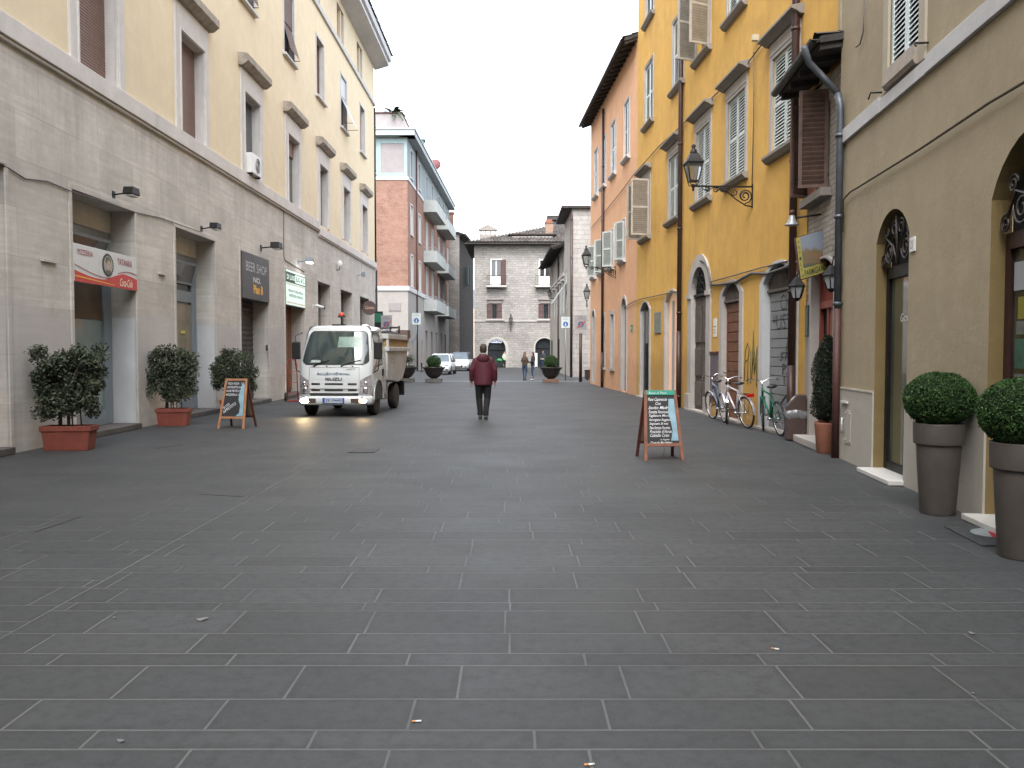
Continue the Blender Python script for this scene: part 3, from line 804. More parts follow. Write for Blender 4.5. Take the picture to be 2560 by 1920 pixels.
# moulded frames round the openings and grey doorsteps
for i, (a, b) in enumerate([near] + OPEN):
    top = 4.5 if i < 4 else 4.42
    mb = L.mb().use(TRAV)
    for s0, s1 in ((a - .10, a), (b, b + .10)): mb.box(s0, s1, -.025, .03, .0, top)
    mb.box(a - .10, b + .10, -.025, .03, top, top + .12)
    part(t, 'door_surround', mb, bevel=.01)
    mb = L.mb().use(simple('dark_doorstep', (.085, .08, .075), .8, var=.2)); mb.box(a + .003, b - .003, -.10, .62, 0.004, .115); part(t, 'doorstep', mb, bevel=.01)
# white painted panels on the reveals of the first two doors
for i in (1, 2):
    mb = L.mb().use(WHITEPT); a, b = OPEN[i - 1]; mb.box(b - .004, b + .01, .02, .48, .12, 2.3); part(t, 'painted_reveal', mb)

# ------------------------------------------------------------ signs and lamps on the cream building
def lth(name, label, cat, x, y, out=0.0, group=None):
    s_, z_ = frL.pix(x, y, -out); p = frL.w(s_, -out, z_)
    return thing(name, label, cat, p, frL.ang, group), s_, z_
# pizza shop sign
a, b = OPEN[0]; w = b - a + .02
z0 = frL.pix(186, 703)[1]; z1 = frL.pix(186, 608)[1]; h = z1 - z0
T = thing('shop_sign', 'white and red pizza shop sign board with a round head emblem and script lettering', 'sign', frL.w(a, .0, z0), frL.ang)
SRED = simple('sign_red', (.50, .035, .03), .45, var=.05); SWH = simple('sign_white', (.58, .60, .59), .45, var=.05); SYE = simple('sign_yellow', (.75, .38, .04), .5, var=0); SMAR = simple('sign_maroon', (.25, .03, .04), .5, var=0)
mb = MB().use(SWH).box(0, w, -.03, .04, 0, h); part(T, 'board', mb, bevel=.006)
def ribbon(mb, f0, f1, w, y, n=28, x0=0, x1=None):
    x1 = w if x1 is None else x1
    for i in range(n):
        p, q = x0 + (x1 - x0) * i / n, x0 + (x1 - x0) * (i + 1) / n
        mb.quad((p, y, f0(p / w)), (q, y, f0(q / w)), (q, y, f1(q / w)), (p, y, f1(p / w)))
wave = lambda u: h * (.33 - .26 * math.sin(PI * min(u / .95, 1) * 1.25) * (1 - u) ** .6 + .13 * math.sin(PI * max(0, (u - .35) / .65)) )
mb = MB().use(SRED); ribbon(mb, lambda u: .002, lambda u: max(.01, h * (.30 - .13 * math.sin(PI * min(u / .75, 1)) + .13 * math.sin(PI * max(0, min(1, (u - .45) / .6))))), w, -.034)
mb.use(SYE); ribbon(mb, lambda u: h * (.13 - .08 * u / .6), lambda u: h * (.17 - .10 * u / .6), w, -.037, x1=w * .6)
mb.use(SMAR); ribbon(mb, lambda u: h * (.44 - .22 * math.sin(PI * min(u / .9, 1))), lambda u: h * (.46 - .22 * math.sin(PI * min(u / .9, 1))), w, -.037, x1=w * .55)
ribbon(mb, lambda u: h * (.40 + .10 * math.sin(PI * (u - .66) / .4)), lambda u: h * (.425 + .10 * math.sin(PI * (u - .66) / .4)), w, -.037, x0=w * .66)
part(T, 'wave_stripes', mb, fix=False)
mb = MB().use(simple('faded_maroon', (.36, .10, .10), .6, var=0)); mb.text('PIZZERIA', w * .05, h * .73, h * .14, w * .22, y=-.034, M=None, bold=.01); mb.use(SMAR).text('TATANKA', w * .66, h * .68, h * .18, w * .25, y=-.034, bold=.01)
mb.use(simple('sign_cream', (.75, .62, .50), .5, var=0)).text('Coca-Cola', w * .69, h * .06, h * .24, w * .22, y=-.038, shear=.35, bold=.02)
part(T, 'lettering', mb)
mb = MB().use(simple('emblem_black', (.03, .03, .03), .5, var=0)); cx, cz, r = w * .50, h * .60, h * .30
n = 48; ring = [(cx + r * (1 if i % 2 else 1.1) * math.cos(2 * PI * i / n), cz + r * (1 if i % 2 else 1.1) * math.sin(2 * PI * i / n)) for i in range(n)]
mb.prism(ring, -.040, -.031)
def disc(mb, cx, cz, rx, rz, y, n=24): mb.add([(cx + rx * math.cos(2 * PI * i / n), y, cz + rz * math.sin(2 * PI * i / n)) for i in range(n)], [tuple(range(n))])
mb.use(simple('emblem_grey', (.34, .33, .30), .6, var=.1)); disc(mb, cx, cz, r * .86, r * .86, -.042)
mb.use(simple('emblem_olive', (.13, .12, .07), .6, var=.1)); disc(mb, cx - .01, cz + r * .40, r * .52, r * .38, -.044); disc(mb, cx, cz - r * .62, r * .5, r * .2, -.044)
mb.use(simple('emblem_skin', (.45, .36, .28), .6, var=.1)); disc(mb, cx + .01, cz - r * .03, r * .36, r * .48, -.046)
mb.use(simple('emblem_black', (.03, .03, .03), .5, var=0))
for dx in (-.13, .15): disc(mb, cx + r * dx, cz + r * .08, r * .06, r * .04, -.048)
mb.box(cx - r * .08, cx + r * .12, -.048, -.0475, cz - r * .28, cz - r * .24)
part(T, 'emblem', mb, fix=False)
# beer shop sign
a, b = OPEN[2]; w = b - a - .02
z1 = frL.pix(606, 628)[1]; z0 = frL.pix(606, 745)[1]; h = z1 - z0
T = thing('shop_sign', 'dark grey beer shop sign box with white outlined and orange lettering', 'sign', frL.w(a + .01, .0, z0), frL.ang)
SGR = simple('sign_charcoal', (.055, .052, .055), .5, var=.25)
mb = MB().use(SGR).box(0, w, -.06, .35, 0, h); part(T, 'box', mb, bevel=.01)
mb = MB().use(SWH).text('BEER SHOP', w * .13, h * .61, h * .20, w * .76, y=-.063, bold=-.012)
mb.use(SWH).text('NO.', w * .38, h * .38, h * .13, w * .28, y=-.063, bold=.03); mb.use(SYE).text('Plan B', w * .38, h * .14, h * .20, w * .36, y=-.063, bold=.05)
part(T, 'lettering', mb)
# lit office sign
a, b = OPEN[3]; w = b - a - .05
z1 = frL.pix(716, 672)[1]; z0 = frL.pix(716, 762)[1]; h = z1 - z0
T = thing('shop_sign', 'backlit pale green office supplies sign with dark green name band above the brown door', 'sign', frL.w(a + .01, .0, z0), frL.ang)
SLIT = simple('lit_pale_green', (.62, .80, .70), .5, var=.03, emit=.13); SDG = simple('sign_dark_green', (.02, .07, .05), .5, var=0); SRT = simple('sign_soft_red', (.55, .16, .15), .5, var=0)
mb = MB().use(ALU).box(0, w, -.03, .3, 0, h); part(T, 'box', mb)
mb = MB().use(SLIT).quad((.02, -.033, .02), (w - .02, -.033, .02), (w - .02, -.033, h - .02), (.02, -.033, h - .02)); part(T, 'lit_face', mb)
mb = MB().use(SDG).quad((.02, -.036, h * .64), (w - .02, -.036, h * .64), (w - .02, -.036, h * .93), (.02, -.036, h * .93))
mb.use(SLIT).quad((w * .46, -.038, h * .67), (w - .03, -.038, h * .67), (w - .03, -.038, h * .90), (w * .46, -.038, h * .90))
mb.text('DI LUIGI', w * .05, h * .72, h * .14, w * .40, y=-.040, bold=.02); mb.use(SDG).text('ELIO & C.', w * .49, h * .72, h * .14, w * .46, y=-.042, bold=.02)
mb.use(SRT).text('SOLUZIONI INTEGRATE PER UFFICIO', w * .04, h * .575, h * .045, w * .92, y=-.036, bold=.02); mb.text('STAMPANTI COPIATRICI MULTIFUNZIONE', w * .04, h * .06, h * .045, w * .92, y=-.036, bold=.02)
mb.use(SDG).text('PRODOTTI PER UFFICIO', w * .12, h * .38, h * .07, w * .76, y=-.036, bold=.02); mb.text('ASSISTENZA TECNICA', w * .14, h * .25, h * .07, w * .72, y=-.036, bold=.02)
part(T, 'lettering', mb)
# spotlights over the doors
def spot(x, y, lab, col=IRON, lit=False, s=1.0, out=.0):
    T, s_, z_ = lth('wall_spotlight', lab, 'spotlight', x, y, 0, 'wall lamps over the shop doors')
    mb = MB().use(col).box(-.05 * s, .05 * s, -.02, 0, -.07 * s, .07 * s); mb.tube([(0, 0, 0), (0, -.22 * s, .03), (0, -.32 * s, .02)], .016 * s, 6); part(T, 'arm', mb)
    mb = MB().use(col); M = Matrix.Translation((0, -.36 * s, .03)) @ Matrix.Rotation(R(20), 4, 'X')
    mb.prism([(-.17 * s, -.05 * s), (.17 * s, -.05 * s), (.13 * s, .09 * s), (-.13 * s, .09 * s)], 0, .20 * s)
    mb.V = [tuple(Matrix.Translation((0, -.46 * s, .05)) @ Vector(v)) for v in mb.V]
    part(T, 'lamp_head', mb, bevel=.01)
    mb = MB().use(simple('lamp_lit', (1, 1, 1), .5, var=0, emit=6) if lit else simple('lamp_glass', (.45, .45, .42), .2, var=0))
    mb.box(-.14 * s, .14 * s, -.44 * s, -.30 * s, -.035 * s, -.01 * s); part(T, 'lamp_glass', mb)
    return T
spot(283, 487, 'black box spotlight over the pizza shop door')
spot(503, 572, 'small black spotlight over the second glass door')
spot(652, 620, 'long black lamp hanging over the beer shop sign', s=1.35)
spot(745, 655, 'lit white lamp over the backlit green sign', ALU, True, s=1.15)
T, s_, z_ = lth('wall_lamp', 'white oval globe wall lamp on the stone wall above the truck', 'lamp', 841, 668)
mb = MB().use(IRON).tube([(0, 0, -.12), (0, -.12, -.12), (0, -.15, -.02)], .02, 6); part(T, 'bracket', mb)
mb = MB().use(WHITE).ell((0, -.15, .13), .11, .11, .17); part(T, 'globe', mb)
T, s_, z_ = lth('floodlight', 'grey floodlight on the stone wall near the building corner', 'spotlight', 893, 686)
mb = MB().use(ALU).box(-.12, .12, -.40, -.22, -.1, .1); mb.tube([(0, 0, -.05), (0, -.22, 0)], .02, 6); part(T, 'housing', mb, bevel=.01)
T, s_, z_ = lth('security_camera', 'white bullet security camera on the wall above the truck cab', 'camera', 781, 766)
mb = MB().use(WHITE).box(-.04, .04, -.02, 0, -.05, .1); mb.tube([(0, 0, .05), (0, -.14, .03)], .02, 6); mb.tube([(0, -.12, .05), (.10, -.42, -.05)], .055, 10); part(T, 'housing', mb)
mb = MB().use(BLACK).tube([(.10, -.42, -.05), (.115, -.46, -.065)], .05, 10); part(T, 'lens', mb)
T, s_, z_ = lth('round_sign', 'brown round pub sign with cream script sticking out near the corner', 'sign', 900, 770)
mb = MB(); M = Matrix.Rotation(R(-58), 4, 'Z')
mb.use(simple('sign_brown', (.09, .065, .06), .5, var=.1)).prism([(.36 * math.cos(2 * PI * i / 28), .36 * math.sin(2 * PI * i / 28)) for i in range(28)], -.03, .03)
mb.V = [tuple(M @ (Vector(v) + Vector((.0, -.0, 0))) + Vector((0, -.48, 0))) for v in mb.V]; mb.use(IRON).cyl((0, 0, 0), (0, -.2, 0), .02, 6); part(T, 'disc', mb)
mb = MB().use(simple('sign_peach', (.5, .33, .24), .6, var=0)).text('Cantina', 0, -.06, .16, .5, y=-.035, align='C', shear=.3, bold=.02)
mb.V = [tuple(M @ Vector(v) + Vector((0, -.48, 0))) for v in mb.V]; part(T, 'lettering', mb)
# air conditioner on the sill
c = win1[3 - 0]
T = thing('air_conditioner', 'white air conditioner unit standing on the sill of the third first floor window', 'air conditioner', frL.w(win1[3] - .28, -.16, 6.80), frL.ang)
mb = MB().use(WHITE).box(-.42, .42, -.08, .22, .04, .62); mb.use(IRON).box(-.38, -.3, -.06, .2, 0, .04); mb.box(.3, .38, -.06, .2, 0, .04); part(T, 'casing', mb, bevel=.015)
mb = MB().use(simple('fan_dark', (.05, .05, .05), .6, var=0)); disc(mb, .08, .33, .22, .22, -.084); part(T, 'fan', mb, fix=False)
mb = MB().use(WHITE)
for r in (.07, .12, .17, .22): mb.tube([(.08 + r * math.cos(2 * PI * i / 20), -.09, .33 + r * math.sin(2 * PI * i / 20)) for i in range(20)], .005, 4, closed=True)
part(T, 'fan_grille', mb)
# cable sagging along the stone wall
pts = [frL.w(*((lambda q: (q[0], -.02, q[1]))(frL.pix(x, y)))) for x, y in ((-30, 395), (18, 420), (60, 447), (115, 453), (180, 480), (341, 532), (400, 545), (442, 560), (500, 580))]
solo('wall_cable', 'thin grey cable sagging along the travertine wall above the shop doors', 'cable', MB().use(WIRE).tube(pts, .012, 5))
pts = [frL.w(*((lambda q: (q[0], -.02, q[1]))(frL.pix(x, y)))) for x, y in ((708, 500), (708, 640), (712, 651), (760, 680))]
solo('wall_cable', 'thin dark cable running down the stone wall to the lit office sign', 'cable', MB().use(WIRE).tube(pts, .012, 5))
gutter_pipe(L, EndL + .02, 6.6, 15.2, .06, IRON, y=-.02, label='dark downpipe at the far corner of the cream building', cat='drainpipe')
gutter_pipe(L, EndL + .06, 0, 6.2, .06, IRON, y=-.06, label='dark lower downpipe on the travertine corner behind the truck', cat='drainpipe')
T, s_, z_ = lth('wall_plate', 'small pale stone bracket on the travertine wall left of the pizza door', 'bracket', 120, 653)
mb = MB().use(TRAV).box(-.22, .22, -.05, 0, -.02, .02); part(T, 'plate', mb)
T, s_, z_ = lth('wall_plate', 'small pale stone bracket between the two glass shop doors', 'bracket', 403, 685)
mb = MB().use(TRAV).box(-.16, .16, -.05, 0, -.02, .02); part(T, 'plate', mb)
T, s_, z_ = lth('intercom', 'small black intercom on the reveal beside the beer shop shutter', 'intercom', 668, 870, 0)
mb = MB().use(BLACK).box(-.16, -.04, -.03, .0, -.09, .09); mb.use(STEEL).box(-.13, -.07, -.035, -.029, .02, .06); part(T, 'panel', mb)

# ------------------------------------------------------------ L2: brick corner building with balconies
C2 = gp(1021, 930); C2 = Vector((C2.x, C2.y))
frF = Fr((C2.x - 12, C2.y), (C2.x, C2.y)); E2 = Vector((C2.x + .024 * 33, C2.y + 33)); frS = Fr(C2, E2)
B2 = Bld('apartment_building', 'red brick corner apartment building with white balconies and a white top floor', 'building', frF)
t = B2.t
zb, zc, zt = 6.6, 15.3, 18.6
mb = B2.mb().use(BASE2); fw = [H(12 - 5.5, 12 - 2.7, 7.0, 9.6), H(12 - 5.5, 12 - 2.75, 11.3, 13.6)]
wall(mb, 0, 12, 0, zb); part(t, 'stone_wall', mb, fix=False)
mb = B2.mb().use(BRICK); wall(mb, 0, 12, zb, zc, fw, .2, WHITEST); part(t, 'brick_wall', mb, fix=False)
mb = B2.mb().use(WHITEPL); wall(mb, 0, 12, zc, zt, [H(6.4, 9.3, 15.8, 18.0)], .2); part(t, 'top_floor_wall', mb, fix=False)
mb = B2.mb().use(PINKPL); mb.box(9.9, 11.75, -.012, .0, 15.8, 18.1); part(t, 'top_floor_panel', mb)
mb = B2.mb().use(simple('pale_cyan_trim', (.26, .34, .35), .8, var=.08, scale=2)); mb.box(9.55, 9.9, -.05, 0, 15.5, 18.45); mb.box(9.9, 11.98, -.05, 0, 18.1, 18.45); mb.box(11.75, 11.98, -.05, 0, 15.5, 18.1); mb.box(9.9, 11.75, -.05, 0, 15.5, 15.8); part(t, 'panel_trim', mb)
S1 = [.9 + .0, 6.0]
sw = []
for z0, z1 in ((7.0, 9.5), (11.2, 13.6)):
    for s_ in (2.2, 7.0, 12.0, 16.2, 22.0, 26.5, 31.0): sw.append(H(s_ - .55, s_ + .55, z0 if s_ < 9 else z0 - 1.0 + 0, z1))
mb = B2.mb(frS).use(BRICK); wall(mb, 0, 33, zb, zc, sw, .2, WHITEST); part(t, 'brick_wall', mb, fix=False)
gs = [H(s_ - .8, s_ + .8, .1, 3.6) for s_ in (11.5, 15.5, 19.5, 24, 28)] + [H(s_ - .35, s_ + .35, 1.0, 2.6) for s_ in (2.5, 5.5, 8.3)]
mb = B2.mb(frS).use(BASE2); wall(mb, 0, 33, 0, zb, gs, .25); part(t, 'stone_wall', mb, fix=False)
tw = [H(s_ - .55, s_ + .55, 15.8, 18.0) for s_ in (2.2, 7, 12, 16.2, 22, 26.5, 31)]
mb = B2.mb(frS).use(WHITEPL); wall(mb, 0, 33, zc, zt, tw, .2); part(t, 'top_floor_wall', mb, fix=False)
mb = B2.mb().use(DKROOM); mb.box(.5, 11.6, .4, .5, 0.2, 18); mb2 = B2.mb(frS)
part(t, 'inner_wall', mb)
block_body(B2, 0, 12, zt, 33, BRICK, right=False)
GPL = simple('curtained_glass', (.20, .27, .26), .3, var=.2, scale=1)
for h in sw + tw:
    w = h[1] - h[0]; hh = h[3] - h[2]; key = round(hh, 2)
    o = cob(t, ('window', 'b2', key), (lambda hh: lambda mb: mb.use(GPL).quad((-.55, 0, 0), (.55, 0, 0), (.55, 0, hh), (-.55, 0, hh)))(hh)); B2.at(o, frS, (h[0] + h[1]) / 2, .18, h[2])
    f = cob(o, ('window_frame', 'b2', key), (lambda hh: lambda mb: [mb.use(WHITEST).box(-.66, -.55, -.04, .02, 0, hh), mb.box(.55, .66, -.04, .02, 0, hh), mb.box(-.66, .66, -.04, .02, hh, hh + .1), mb.box(-.7, .7, -.1, .02, -.1, 0), mb.box(-.03, .03, .12, .17, 0, hh)])(hh)); f.location = (0, -.18, 0)
for h in fw + [H(6.4, 9.3, 15.8, 18.0)]:
    w = h[1] - h[0]; hh = h[3] - h[2]; mb = B2.mb(); mb.X = mb.X @ Matrix.Translation((h[0], 0, h[2]))
    mb.use(GPL).quad((0, .18, 0), (w, .18, 0), (w, .18, hh), (0, .18, hh)); o = part(t, 'window', mb)
    mb = B2.mb(); mb.X = mb.X @ Matrix.Translation((h[0], 0, h[2])); mb.use(WHITEST).box(-.15, 0, -.05, .02, 0, hh); mb.box(w, w + .18, -.05, .02, 0, hh); mb.box(-.15, w + .18, -.05, .02, hh, hh + .15); mb.box(-.2, w + .25, -.14, .02, -.15, 0); mb.box(w * .5, w * .5 + .08, .1, .17, 0, hh)
    part(o, 'window_frame', mb)
for h in gs:
    mb = B2.mb(frS).use(DKROOM if h[1] - h[0] > 1 else GLASS); mb.quad((h[0], .22, h[2]), (h[1], .22, h[2]), (h[1], .22, h[3]), (h[0], .22, h[3])); part(t, 'shop_door' if h[1] - h[0] > 1 else 'window', mb)
mb = B2.mb().use(WHITEST); mb.box(0, 12.10, -.1, .02, zb - .1, zb + .25); mb.box(0, 12.06, -.06, .02, zc - .05, zc + .2); part(t, 'string_course', mb)
mb = B2.mb(frS).use(WHITEST); mb.box(-.1, 33, -.1, .02, zb - .1, zb + .25); mb.box(-.06, 33, -.06, .02, zc - .05, zc + .2); part(t, 'string_course', mb)
CORN2 = simple('grey_white_cornice', (.33, .36, .37), .7, var=.08, scale=2)
mb = B2.mb().use(CORN2); mb.box(-.5, 12.65, -.65, .6, zt, zt + .42); mb.box(-.5, 12.72, -.72, .6, zt + .42, zt + .58); part(t, 'cornice', mb, bevel=.02)
mb = B2.mb(frS).use(CORN2); mb.box(-.5, 33.6, -.65, .6, zt, zt + .42); mb.box(-.5, 33.6, -.72, .6, zt + .42, zt + .579); part(t, 'cornice', mb, bevel=.02)
mb = B2.mb().use(PINKPL)   # attic block, its right end leaning back
mb.loft([[Vector(p) for p in ((0, .3, zt + .58), (12.2, .3, zt + .58), (12.2, 30, zt + .58), (0, 30, zt + .58))], [Vector(p) for p in ((0, .5, zt + 2.0), (11.5, .5, zt + 2.0), (11.5, 28, zt + 2.0), (0, 28, zt + 2.0))]], sm=False); part(t, 'attic', mb)
mb = B2.mb().use(COPPER); mb.box(0, 11.6, .4, 28.1, zt + 2.0, zt + 2.1); part(t, 'attic_edge', mb)
gutter_pipe(B2, 4.6, 0, zt, .06, COPPER, fr=frS, label='rusty downpipe on the side of the brick building', cat='drainpipe')
BAL = simple('white_balcony', (.36, .385, .37), .7, var=.1, scale=2); RAIL = simple('grey_rail', (.28, .29, .29), .5, var=.05)
def bal(w):
    def f(mb): mb.use(BAL); mb.box(0, w, -1.2, 0, 0, .16); mb.box(0, w, -1.2, -1.1, .16, 1.05); mb.box(0, .1, -1.1, 0, .16, 1.05); mb.box(w - .1, w, -1.1, 0, .16, 1.05)
    return f
def brail(w):
    def f(mb):
        mb.use(RAIL)
        for z in (1.18, 1.32): mb.tube([(.05, 0, z), (.05, -1.15, z), (w - .05, -1.15, z), (w - .05, 0, z)], .022, 5, sm=False)
        for i in range(8): x = .05 + (w - .1) * i / 7; mb.cyl((x, -1.15, 1.05), (x, -1.15, 1.32), .018, 5)
    return f
for s0, w in ((9.6, 8.0), (20.2, 8.5)):
    for z in (5.35, 9.8, 14.35):
        o = cob(t, ('balcony', w), bal(w)); B2.at(o, frS, s0, 0, z); cob(o, ('railing', w), brail(w))
# things on the brick building
T = thing('wall_plaque', 'blank pale stone plaque on the corner building beside the crossed-out zone sign', 'plaque', frF.w(*((lambda q: (q[0], -.03, q[1]))(frF.pix(987, 767)))), 0)
mb = MB().use(PINKPL).box(-.48, .48, -.02, .03, -.33, .33); part(T, 'slab', mb, bevel=.02)
def palm(loc, s, lab):
    T = thing('palm_tree', lab, 'palm', loc, 0, 'potted palms on the roof terrace')
    mb = MB().use(BARK).tube([(0, 0, 0), (0, 0, .5 * s)], [.14 * s, .1 * s], 8); part(T, 'trunk', mb)
    mb = MB().use(LEAFP); rr = random.Random(int(s * 100))
    for i in range(26):
        a = rr.uniform(0, 2 * PI); up = rr.uniform(.1, 1.2); d = Vector((math.cos(a), math.sin(a), 0)); L_ = s * rr.uniform(.7, 1.1)
        prev = None
        for k in range(7):
            u = k / 6; p = Vector((0, 0, .5 * s)) + d * L_ * u + Vector((0, 0, L_ * (up * u - .9 * u * u)))
            wv = d.cross(Vector((0, 0, 1))) * .13 * s * math.sin(PI * min(.95, u + .1))
            cur = (p - wv, p + wv)
            if prev: mb.quad(prev[0], prev[1], cur[1], cur[0])
            prev = cur
    part(T, 'crown', mb, fix=False)
z_ = zt + 2.1
palm(frF.w(10.8, 1.0, z_ - .8), 1.4, 'spiky palm on the roof edge of the brick corner building')
palm(frF.w(7.4, 1.0, z_ - .8), 1.2, 'smaller palm on the roof, half hidden by the cream building')
T = thing('satellite_dish', 'red-brown satellite dish on the eave of the brick building', 'satellite dish', frS.w(16.5, -.3, zt + .58))
mb = MB().use(IRON).cyl((0, 0, 0), (0, 0, 1.0), .03, 6); part(T, 'mast', mb)
mb = MB().use(simple('dish_red', (.13, .03, .035), .6, var=.1)); M = Matrix.Translation((0, -.05, 1.0)) @ Matrix.Rotation(R(80), 4, 'X'); mb.lathe([(.02, .16), (.3, .12), (.52, .02), (.55, 0), (.5, .0)], 24, M=M); part(T, 'dish', mb)
T = thing('chimney', 'grey-green chimney stack on the roof of the brick building', 'chimney', frS.w(9.5, 0.3, zt + .58))
mb = MB().use(simple('patina', (.12, .19, .18), .7, var=.2)).box(-.4, .4, -.4, .4, 0, 1.5); mb.box(-.5, .5, -.5, .5, 1.5, 1.65); part(T, 'stack', mb)
mb = MB().use(IRON).cyl((0, 0, 0), (0, 0, 2.6), .02, 5)
for i in range(5): mb.cyl((-.25, 0, 1.5 + i * .2), (.25, 0, 1.5 + i * .2), .012, 4)
solo('antenna', 'thin roof antenna above the brick building', 'antenna', mb, loc=frS.w(6, 1.5, zt + 2))

# ------------------------------------------------------------ L3: dark stone house at the corner of the far lane
c3 = (-6.3, 98.6)
fr3a = Fr((-11, 98.6), c3); fr3b = Fr(c3, (-5.3, 113.0))
B3 = Bld('stone_house', 'dark mossy stone house at the end of the left row with shutters and a chimney', 'building', fr3a)
mb = B3.mb().use(RUBBLE); wall(mb, 0, fr3a.L, 0, 15.6); part(B3.t, 'front_wall', mb)
mb = B3.mb(fr3b).use(DARKST); wall(mb, 0, fr3b.L, 0, 15.6, [], .1); part(B3.t, 'side_wall', mb)
mb = B3.mb(fr3b).use(simple('dark_green_shutter', (.03, .05, .045), .7, var=.2)); mb.box(4.4, 5.0, -.5, -.45, 10, 12.4); mb.box(6.2, 6.3, -.6, -.0, 10, 12.4); part(B3.t, 'shutter', mb)
eave(B3, -.3, fr3b.L, 15.7, .75, fr=fr3b, rise=.3, depth=5, raft=False, gut=False)
mb = B3.mb(fr3b).use(BRICK).box(1.6, 2.4, 1.0, 1.7, 16, 18.4); mb.box(1.5, 2.5, .9, 1.8, 18.4, 18.6); part(B3.t, 'chimney', mb)

# houses seen through the gap, far behind
bx = gp(1186, 905)
frG = Fr((-8.0, 150), (-3.0, 150))
BG = Bld('distant_house', 'narrow strip of a peach coloured house far down the lane', 'building', frG)
mb = BG.mb().use(simple('peach_far', (.50, .36, .27), .9, var=.1)); mb.box(0, 5, 0, 5, 0, 9.5); part(BG.t, 'wall', mb)
mb = BG.mb().use(GLASS)
for z in (1, 4, 6.8): mb.box(1.3, 1.9, -.03, 0, z, z + 1.5)
part(BG.t, 'window', mb)

# ------------------------------------------------------------ F: stone house closing the street
pA, pB = gp(1186, 919), gp(1440, 919)
frE = Fr((pA.x, pA.y), (pB.x, pA.y))
F = Bld('stone_house', 'three storey grey stone house with tiled hip roof closing the far end of the street', 'building', frE)
t = F.t; fx = lambda x, y=800: frE.pix(x, y)
Zz = lambda y: frE.pix(1240, y)[1]
WL = frE.L
aL = H(fx(1219)[0], fx(1264)[0], .0, Zz(872), Zz(848) - Zz(872)); aR = H(fx(1338)[0], fx(1385)[0], .0, Zz(868), Zz(845) - Zz(868))
tw_ = [H(fx(1229)[0], fx(1252)[0], Zz(714), Zz(650)), H(fx(1350)[0], fx(1374)[0], Zz(714), Zz(651))]
mw_ = [H(fx(1230)[0], fx(1242)[0], Zz(797), Zz(760)), H(fx(1359)[0], fx(1371)[0], Zz(797), Zz(760))]
zt = Zz(612)
mb = F.mb().use(RUBBLE); wall(mb, 0, WL, 0, zt, [grow(aL), grow(aR)] + tw_ + mw_, .45, PALEST); part(t, 'front_wall', mb, fix=False)
block_body(F, 0, WL, zt, 10, RUBBLE)
mb = F.mb().use(PALEST); surround(mb, aL[0], aL[1], 0, aL[3], aL[4], .28, .04, .44); part(t, 'arch_surround', mb, fix=False); mb = F.mb().use(PALEST); surround(mb, aR[0], aR[1], 0, aR[3], aR[4], .16, .04, .44); part(t, 'arch_surround', mb, fix=False)
mb = F.mb().use(PALEST); mb.box(0, WL, -.08, .0, Zz(804), Zz(801)); part(t, 'string_course', mb)
for h in tw_:
    w = h[1] - h[0]; hh = h[3] - h[2]; mb = F.mb().use(GLASS); mb.quad((h[0], .2, h[2]), (h[1], .2, h[2]), (h[1], .2, h[3]), (h[0], .2, h[3])); o = part(t, 'window', mb)
    mb = F.mb().use(WHITE); c = (h[0] + h[1]) / 2; mb.box(c - .06, c + .06, .12, .19, h[2], h[3]); mb.box(h[0] - .12, h[0], -.03, .02, h[2], h[3] + .12); mb.box(h[0], h[1] + .1, -.03, .02, h[3], h[3] + .12); part(o, 'window_frame', mb)
    mb = F.mb(); leaf(mb, h[1], h[2], w * .55, hh, -.1, .05, 2, SHUTRED, sp=.12); part(o, 'shutter', mb)
    mb = F.mb().use(PALEST); mb.box(h[0] - .5, h[1] + .6, -.8, 0, h[2] - .2, h[2] - .02); o2 = part(t, 'balcony', mb)
    mb = F.mb().use(IRON)
    for z in (h[2] + .02, h[2] + .95): mb.tube([(h[0] - .45, 0, z), (h[0] - .45, -.75, z), (h[1] + .55, -.75, z), (h[1] + .55, 0, z)], .02, 4, sm=False)
    for i in range(15): x = h[0] - .45 + (w + 1.0) * i / 14; mb.cyl((x, -.75, h[2]), (x, -.75, h[2] + .95), .010, 4)
    part(o2, 'railing', mb)
    mb = F.mb().use(simple('white_cloth', (.62, .62, .60), .8, var=.1)); mb.box(h[0] + .02, h[1] - .02, -.1, -.07, h[2], h[2] + .95); part(o2, 'privacy_panel', mb)
for h in mw_:
    w = h[1] - h[0]; hh = h[3] - h[2]; mb = F.mb().use(GLASS); mb.quad((h[0], .2, h[2]), (h[1], .2, h[2]), (h[1], .2, h[3]), (h[0], .2, h[3])); o = part(t, 'window', mb)
    for sx in (h[0] - .52, h[1] + .02):
        mb = F.mb(); leaf(mb, sx, h[2], .5, hh, -.08, .05, 2, SHUTRED, sp=.12); part(o, 'shutter', mb)
    mb = F.mb().use(PALEST); mb.box(h[0] - .6, h[1] + .75, -.2, 0, h[2] - .18, h[2]); part(o, 'sill', mb)
    mb = F.mb().use(GREYST); mb.box(h[0] - .5, h[1] + .7, -.25, 0, h[3] + .42, h[3] + .62); mb.box(h[0] - .35, h[1] + .5, -.1, 0, h[3] + .08, h[3] + .42); part(o, 'hood', mb)
for h, nm in ((aL, 'left'), (aR, 'right')):
    mb = F.mb().use(GLASS); zz = h[3]; mb.quad((h[0], .42, 0), (h[1], .42, 0), (h[1], .42, h[3] + h[4]), (h[0], .42, h[3] + h[4])); o = part(t, 'shop_window', mb)
    mb = F.mb().use(IRON)
    for x in (h[0], h[0] + (h[1] - h[0]) * .33, h[0] + (h[1] - h[0]) * .66, h[1] - .07): mb.box(x, x + .07, .33, .40, 0, zz)
    mb.box(h[0], h[1], .32, .40, zz - .1, zz)
    part(o, 'window_frame', mb)
